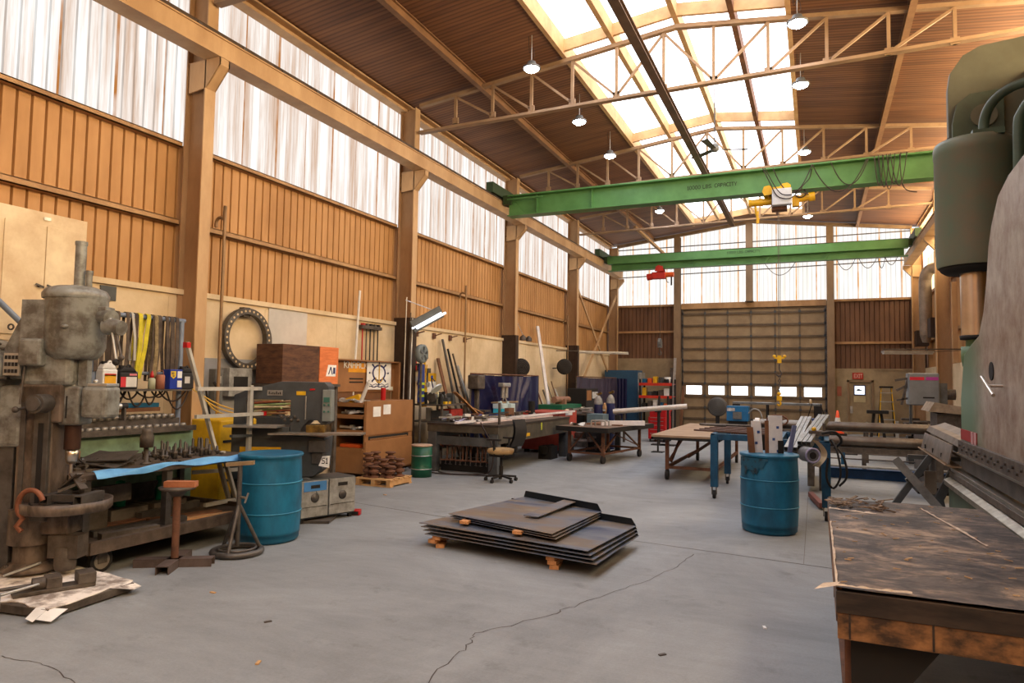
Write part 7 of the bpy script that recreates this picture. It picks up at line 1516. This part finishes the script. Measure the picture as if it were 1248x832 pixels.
# ================================================================== right middle: tables, barrel, roller
M_ply = mat('plywood_top', (158, 134, 108), .7, 0, (126, 102, 78), 3, .7)
t_ = thing('rolling_table', 'wheeled table with a plywood top left of the blue stands', 'table', (-2.66, 12.0, 0))
MB().box(0, 1.15, 0, 4.0, .765, .80).build('plywood_top', M_ply, t_); MB().box(0, 1.15, 0, .03, .72, .765).box(0, .03, 0, 4, .72, .765).box(1.12, 1.15, 0, 4, .72, .765).build('rim_angle', M_dark, t_)
for (x, y) in ((.22, .30), (1.05, .30), (.22, 3.7), (1.05, 3.7)):
    l = MB().bar((x, y, .18), (x, y, .72), .06, .06).build('leg', M_rust, t_); MB().cyl((x - .025, y, .09), (x + .025, y, .09), .09, n=22).build('wheel', M_black, l)
MB().bar((.22, .3, .22), (1.05, .3, .22), .05, .05).bar((.22, .3, .22), (.22, 3.7, .22), .05, .05).bar((1.05, .3, .22), (1.05, 3.7, .22), .05, .05).build('lower_rail', M_rust, t_)
MB().bar((.22, .35, .3), (.5, .35, .75), .03, .03).bar((.25, .5, .3), (.3, 1.3, .74), .04, .04).bar((.3, 2.0, .24), (1.0, .6, .72), .04, .04).build('diagonal_brace', M_rust, t_)
def blue_stand(name, lab, x, y, w, l, h):
    t_ = thing('support_stand', lab, 'stand', (x, y, 0))
    MB().box(0, w, 0, .06, h - .09, h).box(0, w, l - .06, l, h - .09, h).box(0, .06, 0, l, h - .09, h).box(w - .06, w, 0, l, h - .09, h).build('top_frame', M_bluep, t_, bevel=.003)
    for (a, b) in ((.0, .0), (w - .09, .0), (.0, l - .09), (w - .09, l - .09)):
        lg = MB().box(a - .005, a + .10, b - .005, b + .10, .17, h - .02).build('leg', M_bluep, t_, bevel=.004)
        MB().box(a + .01, a + .02, b + .01, b + .08, .06, .17).box(a + .07, a + .08, b + .01, b + .08, .06, .17).build('caster_fork', M_iron, lg); MB().cyl((a + .025, b + .045, .06), (a + .065, b + .045, .06), .06, n=18).build('caster_wheel', M_black, lg)
    return t_
blue_stand('a', 'blue wheeled support stand left of the right blue barrel', -1.46, 10.62, .62, 1.75, .96)
st = blue_stand('b', 'blue wheeled support stand right of the right blue barrel, hung with hoses', -.48, 9.55, .62, 1.65, 1.0)
MB().box(.54, .62, .9, .95, .3, .9).build('side_plate', M_bluep, st)
M_bar = mat('brown_bar', (110, 84, 72), .5, .4, (74, 54, 46), 6, .7)
for k in range(5):
    tag(MB().bar((0, 0, .02), (1.1, -.25, .02), .06, .025).build('flat_bar', M_bar), 'flat brown steel bar among those lying on the left blue stand', 'bar', 'flat bars on the left blue stand', loc=(-1.75 + .04 * k, 10.95 + .28 * k, .962 + .0 * k))
tag(MB().tube([(0, 0, 0), (-.35, .02, 0), (-.4, .05, .0), (-.35, .1, 0), (.5, .12, 0)], .02, 8).build('bent_rod', M_iron), 'bent dark rod with a rounded end on the left blue stand', 'rod', loc=(-1.4, 12.0, 1.01)); 
# cart of rusty pipe bends
tag(MB().tube([(.16 * math.cos(a), .0, .085 * math.sin(a)) for a in [i * 2 * PI / 20 for i in range(20)]], .014, 8, closed=True).tube([(-.14, 0, -.03), (.14, 0, .03)], .012).build('steel_loop', M_rust), 'rusty oval steel loop standing between the blue stands', 'loop', loc=(-.60, 12.1, 1.12))
tag(MB().cbox((0, 0, .45), (.5, .6, .9)).build('gearbox_unit', M_dark), 'dark gearbox unit under the rusty oval loop', 'machine', loc=(-.66, 12.0, .06)); tag(MB().cbox((0, 0, .03), (.5, .5, .06)).build('skid', M_woodd), 'wood skid under the dark gearbox unit', 'skid', loc=(-.66, 12.0, 0))

# right barrel and its offcuts
make_barrel('plastic_barrel', 'blue plastic barrel full of offcuts between the blue stands', (-.52, 8.62, 0), 1.2)
def board(p, q, w, mm, lab, cat='board', name='packing_board', t=.02, up=(0, 0, 1)):
    return tag(MB().bar(p, q, w, t, up).build(name, mm), lab, cat)
bx, by = -.52, 8.62
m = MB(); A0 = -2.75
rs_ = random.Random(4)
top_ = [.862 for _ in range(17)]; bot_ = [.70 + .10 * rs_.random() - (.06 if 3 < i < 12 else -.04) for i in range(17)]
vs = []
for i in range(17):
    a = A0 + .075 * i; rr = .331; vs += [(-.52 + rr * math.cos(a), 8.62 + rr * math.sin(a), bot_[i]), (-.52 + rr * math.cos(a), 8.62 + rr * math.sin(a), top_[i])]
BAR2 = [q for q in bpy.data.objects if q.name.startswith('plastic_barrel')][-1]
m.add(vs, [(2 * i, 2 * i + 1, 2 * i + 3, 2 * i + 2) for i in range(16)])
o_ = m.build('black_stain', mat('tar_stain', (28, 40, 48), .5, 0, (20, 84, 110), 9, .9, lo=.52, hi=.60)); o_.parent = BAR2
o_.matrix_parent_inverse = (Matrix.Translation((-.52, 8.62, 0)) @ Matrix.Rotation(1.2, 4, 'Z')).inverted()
M_pack = mat('white_packing', (226, 226, 224), .6, 0, (196, 198, 202), 7, .7)
FD = (-.408, .913, 0)
def upright_board(px_x, top, lean, w, mm, lab, name='packing_board', dots=False, dy=0.0):
    base = Vector((bx, by, .42)) + Vector((.913, .408, 0)) * px_x + Vector(FD) * dy
    tp_ = base + Vector((.913, .408, 0)) * lean + Vector((0, 0, top - .42)) + Vector(FD) * .02
    t_ = thing(name, lab, 'board', base)
    b = MB(); side = Vector((.913, .408, 0)) * (w / 2); th = Vector(FD) * .012; d = tp_ - base
    vs = [-side - th, side - th, side + th, -side + th]; vs = vs + [v + d for v in vs]
    b.add(vs, [(3, 2, 1, 0), (4, 5, 6, 7), (0, 1, 5, 4), (1, 2, 6, 5), (2, 3, 7, 6), (3, 0, 4, 7)]); b.build('panel', mm, t_)
    if dots:
        m = MB()
        for k in range(5):
            c = d * (.25 + .15 * k) + side * (.3 * (-1) ** k) - th * 1.1; m.cbox((c.x, c.y, c.z), (.03, .006, .03), YAW)
        m.build('blue_dots', mat('dot_blue', (60, 90, 150), .5), t_)
upright_board(-.16, 1.20, -.06, .07, M_woodd, 'brown cardboard strip leaning left in the right blue barrel')
upright_board(-.08, 1.27, -.05, .11, M_pack, 'white blue-dotted packing strip in the barrel, the left shorter one', dots=True, dy=.05)
upright_board(.00, 1.28, .0, .08, M_woodd, 'brown cardboard strip standing between the two white strips')
upright_board(.08, 1.34, .0, .16, M_pack, 'white blue-dotted packing strip in the barrel, the right wider one', dots=True)
upright_board(.19, 1.22, .16, .05, mat('steel_blue_strip', (120, 130, 170), .4, .3), 'thin blue grey strip leaning right in the right blue barrel', dy=.1)
upright_board(.13, 1.05, .0, .06, M_dark, 'dark strip standing in the right blue barrel', dy=-.04)
# square tube bundles and a roll
M_tube2 = mat('galv_tube', (140, 138, 132), .35, .5, (92, 90, 84), 8, .7)
def tube_bundle(p, q, nx, nz, lab):
    t_ = thing('square_tube_bundle', lab, 'tubes', p); d = Vector(q) - Vector(p); dn = d.normalized(); sx = Vector((dn.y, -dn.x, 0)).normalized(); up = sx.cross(dn)
    for i in range(nx):
        for j in range(nz):
            o = sx * (i * .052) + up * (j * .052); MB().bar(o, o + d, .044, .044).build('square_tube', M_tube2, t_)
            e = MB().bar(o - dn * .002, o - dn * .001, .036, .036).build('bore', M_dark, t_)
tube_bundle((-.35, 9.0, .88), (-.20, 11.15, 1.17), 3, 2, 'three wide bundle of square steel tubes pointing at the camera, the left one')
tube_bundle((-.20, 9.06, .95), (.04, 11.3, 1.20), 3, 2, 'bundle of square steel tubes ending under the tape roll, the right one')
t_ = thing('wire_roll', 'round grey roll with an open core at the end of the square tubes', 'roll', (-.09, 8.92, .88), YAW)
MB().cyl((0, -.1, 0), (0, .12, 0), .09, n=26).build('roll_body', mat('roll_gray', (120, 120, 122), .5, .2, (80, 80, 82), 20, .8), t_); MB().cyl((0, -.103, 0), (0, -.1, 0), .04, n=18).build('core', M_dark, t_); MB().ring((0, -.1, 0), .08, .012, 'y', 26, 6).build('lilac_rim', mat('lilac', (150, 146, 176), .5), t_)
tag(MB().sheet(lambda u, v: (.10 * math.sin(PI * u) , .16 * (v - .5), .14 - .30 * u), 14, 2, .006).build('curled_card', M_cream), 'curled cream card hanging beside the grey roll', 'card', loc=(-.02, 8.93, .91), rot=(0, 0, YAW))
m = MB()
m.tube([(.16, 9.6, 1.02), (.22, 9.5, .9), (.26, 9.5, .6), (.18, 9.55, .42), (.10, 9.5, .55), (.12, 9.5, .8)], .014, 6); m.tube([(.15, 9.9, 1.0), (.30, 9.8, .8), (.34, 9.8, .55), (.25, 9.8, .42)], .014, 6)
m.tube([(.05, 9.5, 1.1), (.2, 9.55, 1.12), (.28, 9.7, 1.0), (.2, 9.8, .9)], .018, 6); tag(m.build('coiled_hose', M_black), 'black hoses looped over the right blue stand', 'hose')
t_ = thing('bench_tool', 'dark clamp tool with a yellow knob on top of the right blue stand', 'tool', (.02, 9.7, 1.061)); MB().box(-.12, .12, -.1, .1, 0, .06).cyl((.06, 0, .06), (.06, 0, .16), .02, n=8).build('body', M_iron, t_); MB().sphere((-.06, -.06, .08), .03).build('knob', M_yellow, t_)
tag(MB().bar((-.10, 11.4, .06), (.05, 10.4, .06), .07, .07).build('red_skid_bar', mat('red_brown', (130, 76, 66), .5)), 'reddish channel lying on the floor right of the blue barrel', 'bar'); 
# big slip roll / pipe frame
pr_ = thing('plate_roller', 'long blue based plate rolling machine with two horizontal rolls', 'machine', (-.6, 14.2, 0))
MB().box(.7, 3.3, .0, .25, .0, .17).box(.7, 3.3, .0, .25, .15, .18).build('base_beam', mat('deep_blue_paint', (26, 78, 128), .45, 0, (18, 54, 92), 4, .7), pr_, bevel=.004)
for x in (1.0, 1.35, 2.9): MB().box(x, x + .07, .05, .15, .17, .62).build('post', M_bluep if x < 1.2 else M_iron, pr_)
for z in (.62, .45, .35): MB().cyl((.6, .1, z), (2.6, .1, z), .012, n=8).build('tie_rod', M_iron, pr_)
MB().cyl((1.05, .1, .45), (1.28, .1, .45), .03, n=10).build('turnbuckle', M_iron, pr_)
MB().box(.65, 3.0, -.2, -.02, .22, .25).build('foot_plate', M_lg, pr_)
M_roll = mat('ground_roll_steel', (118, 112, 104), .35, .7, (86, 72, 62), 4, .8)
MB().cyl((-.35, -1.75, 1.04), (2.2, -1.75, 1.04), .078, n=28).build('upper_roll', M_roll, pr_)
MB().cyl((.3, -2.1, .83), (2.15, -2.1, .83), .085, n=28).build('lower_roll', M_roll, pr_)
MB().box(.5, 2.3, -2.2, -1.7, .66, .74).build('roll_bed', M_iron, pr_); MB().box(.45, .55, -2.2, .1, .1, .8).build('end_frame', M_iron, pr_, bevel=.006); MB().box(2.2, 2.3, -2.3, .2, .0, 1.0).build('end_frame', M_iron, pr_, bevel=.006)
for x in (.62, 2.1): MB().box(x, x + .06, -1.9, -1.8, .0, .66).build('leg', M_iron, pr_)
tag(MB().cyl((-1.0, 12.44, 1.055), (-.35 - .6, 12.45, 1.055), .05, n=18).cyl((-.97, 12.44, 1.05), (-.90, 12.44, 1.05), .085, n=20).build('pipe_end', M_white), 'white capped pipe end sticking out left of the upper roll', 'pipe')
# trough of bent plates on a cross legged stand
t_ = thing('bent_plate_trough', 'long trough of bent dark plate resting on a cross legged stand by the press', 'sheet metal', (1.22, 8.12, 0), 0)
M_bent = mat('bent_plate', (128, 120, 112), .45, .3, (90, 80, 72), 5, .8)
def troughpart(p, q, prof, nm, mm, t=.012):
    d = Vector(q); m = MB(); P = Vector(p)
    vs = []
    for a, b in prof: vs.append(P + Vector((a, 0, b))); vs.append(P + Vector((a, 0, b)) + d)
    n_ = len(prof); fs = [(2 * i, 2 * i + 1, 2 * i + 3, 2 * i + 2) for i in range(n_ - 1)]
    m.add(vs, fs); o = m.build(nm, mm, t_); s_ = o.modifiers.new('thick', 'SOLIDIFY'); s_.thickness = t; return o
troughpart((0, 0, .93), (.02, 2.1, .0), [(-.01, .0), (.03, .19)], 'front_plate', M_bent)
troughpart((0, 0, .90), (.02, 2.2, .0), [(-.05, .02), (.0, .0), (.10, .0)], 'bottom_lip', mat('lip_rust', (150, 126, 100), .5, .2, (100, 80, 62), 6, .7))
troughpart((.12, .0, 1.04), (0.0, 2.5, .04), [(.0, .04), (.03, .10), (.10, .11), (.20, .15), (.30, .10), (.34, .02)], 'top_channel', M_bent)
troughpart((.06, .0, .98), (0, 2.1, .03), [(.0, .06), (.05, .0), (.26, -.02)], 'inner_channel', M_steel)
m = MB()
for k in range(3): m.box(-.012, .0, .5 + .6 * k, .53 + .6 * k, .95, 1.0)
m.build('notches', M_dark, t_)
t_ = thing('cross_leg_stand', 'dark cross legged steel stand carrying the bent plates', 'stand', (0, 9.3, 0))
MB().bar((.62, -.05, .0), (1.20, .0, .90), .07, .06, (0, 1, 0)).build('front_leg', M_dgray, t_); MB().bar((1.36, .05, .0), (1.28, .06, .42), .09, .07, (0, 1, 0)).bar((1.28, .06, .40), (1.46, .06, .80), .09, .07, (0, 1, 0)).build('rear_leg', M_dgray, t_)
MB().bar((.95, .0, .60), (1.12, .02, .70), .05, .05).bar((1.0, .3, .86), (1.55, .3, .86), .06, .05).build('shelf_bar', M_dgray, t_); MB().box(1.15, 1.27, .1, .13, .45, .72).build('side_plate', mat('khaki_plate', (120, 108, 92), .6), t_); MB().box(1.1, 1.6, .3, .9, .42, .50).build('tray', M_dark, t_)
tag(MB().bar((.83, 9.2, .86), (1.50, 8.98, .02), .09, .02, (0, 1, 0)).build('flat_steel_bar', M_gray), 'wide grey flat steel bar leaning against the cross legged stand', 'bar')
tag(MB().cbox((0, 0, .012), (.24, .7, .02), -.1).build('steel_plate', M_steel), 'thin steel plate lying on the floor beyond the foreground table', 'plate', loc=(.92, 9.9, 0)); tag(MB().cbox((0, 0, .05), (.30, .25, .10), .1).build('steel_block', M_iron), 'dark steel box at the foot of the press', 'box', loc=(1.33, 10.0, 0))

# ================================================================== stack of cut plates in the middle of the floor
def plate_material():
    m = bpy.data.materials.new('mill_scale_steel'); m.use_nodes = True; nt = m.node_tree; N = nt.nodes; L = nt.links; b = N['Principled BSDF']
    tc = N.new('ShaderNodeTexCoord'); mp = N.new('ShaderNodeMapping'); mp.inputs['Scale'].default_value = (.8, 3.2, 1); L.new(tc.outputs['Object'], mp.inputs[0])
    n = N.new('ShaderNodeTexNoise'); n.inputs['Scale'].default_value = 1.1; n.inputs['Detail'].default_value = 8; n.inputs['Roughness'].default_value = .62; n.inputs['Distortion'].default_value = .5; L.new(mp.outputs[0], n.inputs['Vector'])
    r = N.new('ShaderNodeValToRGB'); e = r.color_ramp.elements; e[0].position = .34; e[0].color = (*lin((62, 72, 98)), 1); e[1].position = .72; e[1].color = (*lin((150, 146, 132)), 1)
    k = e.new(.48); k.color = (*lin((112, 118, 128)), 1); k = e.new(.57); k.color = (*lin((118, 104, 92)), 1)
    L.new(n.outputs['Fac'], r.inputs[0]); L.new(r.outputs[0], b.inputs['Base Color']); b.inputs['Metallic'].default_value = .25; b.inputs['Roughness'].default_value = .33
    return m
M_mill = plate_material()
M_edge = mat('plate_edge_dark', (40, 46, 52), .45, .5)
def bent_plate(poly, fold, z, rz, loc, lab, h=.075):
    """flat plate with an upturned far edge along the line fold"""
    t_ = thing('steel_plate', lab, 'steel plate', loc, rz, 'bent steel plates stacked on the floor')
    MB().prism(poly, 'xy', 0, .006).build('flat', M_mill, t_)
    (x0, y0), (x1, y1) = fold
    m = MB(); d = Vector((x1 - x0, y1 - y0, 0)).normalized()
    m.add([(x0, y0, .0), (x1, y1, .0), (x1 - d.x * .06, y1 - d.y * .06, h), (x0 + d.x * .03, y0 + d.y * .03, h)], [(0, 1, 2, 3)])
    o = m.build('upturned_flange', M_edge, t_); s_ = o.modifiers.new('thick', 'SOLIDIFY'); s_.thickness = .006
    return t_
# corners from the floor survey: front edge (-3.79,6.2)-( -1.71,5.83); far edge (-3.0,7.7)-(-1.75,7.2)
PZ = .12
L1 = [(-3.72, 6.10), (-2.22, 5.98), (-1.74, 5.84), (-1.72, 7.05), (-1.86, 7.22), (-3.1, 7.42), (-3.58, 7.42)]
zz = PZ
lvl = ['bottom', 'second', 'third', 'fourth']
for i in range(4):
    dx, dy = -.03 * i + .02, .012 * i
    P_ = [(-3.70 + dx, 6.12 + dy), (-1.78 + dx, 5.80 + dy), (-1.70 + dx * .3, 7.08), (-3.40, 7.62)]
    bent_plate(P_, (P_[3], P_[2]), 0, 0, (0, 0, zz), 'wide dark steel plate, %s of the lower stack on timber blocks' % (['bottom', 'second', 'third', 'top'][i])); zz += .032
for i in range(3):
    dx = -.02 * i
    P_ = [(-3.46 + dx, 6.34), (-2.28 + dx, 6.00), (-2.22 + dx, 7.38), (-3.30 + dx, 7.78)]
    P_ = [(-3.50 + dx, 6.36), (-2.20 + dx, 5.98), (-2.14 + dx * .2, 7.26), (-3.22 + dx, 7.72)]
    bent_plate(P_, (P_[3], P_[2]), 0, 0, (0, 0, zz + .004), 'bluish steel plate, %s of the three laid over the wide stack' % (['lowest', 'middle', 'topmost'][i]), .08); zz += .022
t_ = tag(MB().cbox((0, 0, .004), (.17, .98, .008)).build('steel_strip', M_mill), 'loose steel strip lying aslant on top of the plate stack', 'steel strip', loc=(-2.62, 7.02, zz + .022), rot=(.03, 0, -.12))
rnd = random.Random(2)
bl = [(-3.56, 6.18, 3, 'left corner'), (-2.22, 5.98, 3, 'right front corner'), (-3.35, 7.3, 3, 'far left'), (-1.95, 6.85, 3, 'far right')]
for (x, y, n_, w) in bl:
    for i in range(n_):
        tag(MB().cbox((0, 0, .019), (.085, .24, .037), 0).build('timber_block', mat('block_orange_wood', (206, 148, 96), .8, 0, (150, 96, 56), 7, .7)), 'short timber block under the plate stack at the %s, %s of three' % (w, ['bottom', 'middle', 'top'][i]), 'wood block', 'timber blocks under the plate stack', loc=(x + rnd.uniform(-.02, .02), y + .05, .039 * i), rot=(0, 0, rnd.uniform(-.15, .15) + (.25 if i == 0 else 0)))
for (x, y, lab) in ((-3.28, 6.26, 'small timber spacer at the left of the upper plates'), (-2.62, 6.09, 'small timber spacer at the front of the upper plates')):
    tag(MB().cbox((0, 0, .012), (.09, .12, .03), .1).build('timber_spacer', mat('block_orange_wood', (206, 148, 96))), lab, 'wood block', loc=(x, y, PZ + .13))
# litter on the floor
for k, (x, y, lab) in enumerate(((-4.35, 4.05, 'small pale wood chip on the floor in front of the rusty pedestal'), (-3.5, 3.75, 'small brown chip on the bare floor in the left foreground'), (-3.05, 3.2, 'small pale chip on the floor at the bottom of the photo'), (-5.8, 8.5, 'small pale chip on the floor before the pallet'), (-.9, 4.4, 'small dark bolt on the floor in the foreground'), (-.35, 5.2, 'small white scrap on the floor left of the foreground table'))):
    tag(MB().cbox((0, 0, .004), (.05, .02, .008)).build('floor_chip', [M_pal, M_iron, M_pal, M_pal, M_iron, M_paper][k]), lab, 'chip', loc=(x, y, 0), rot=(0, 0, k))
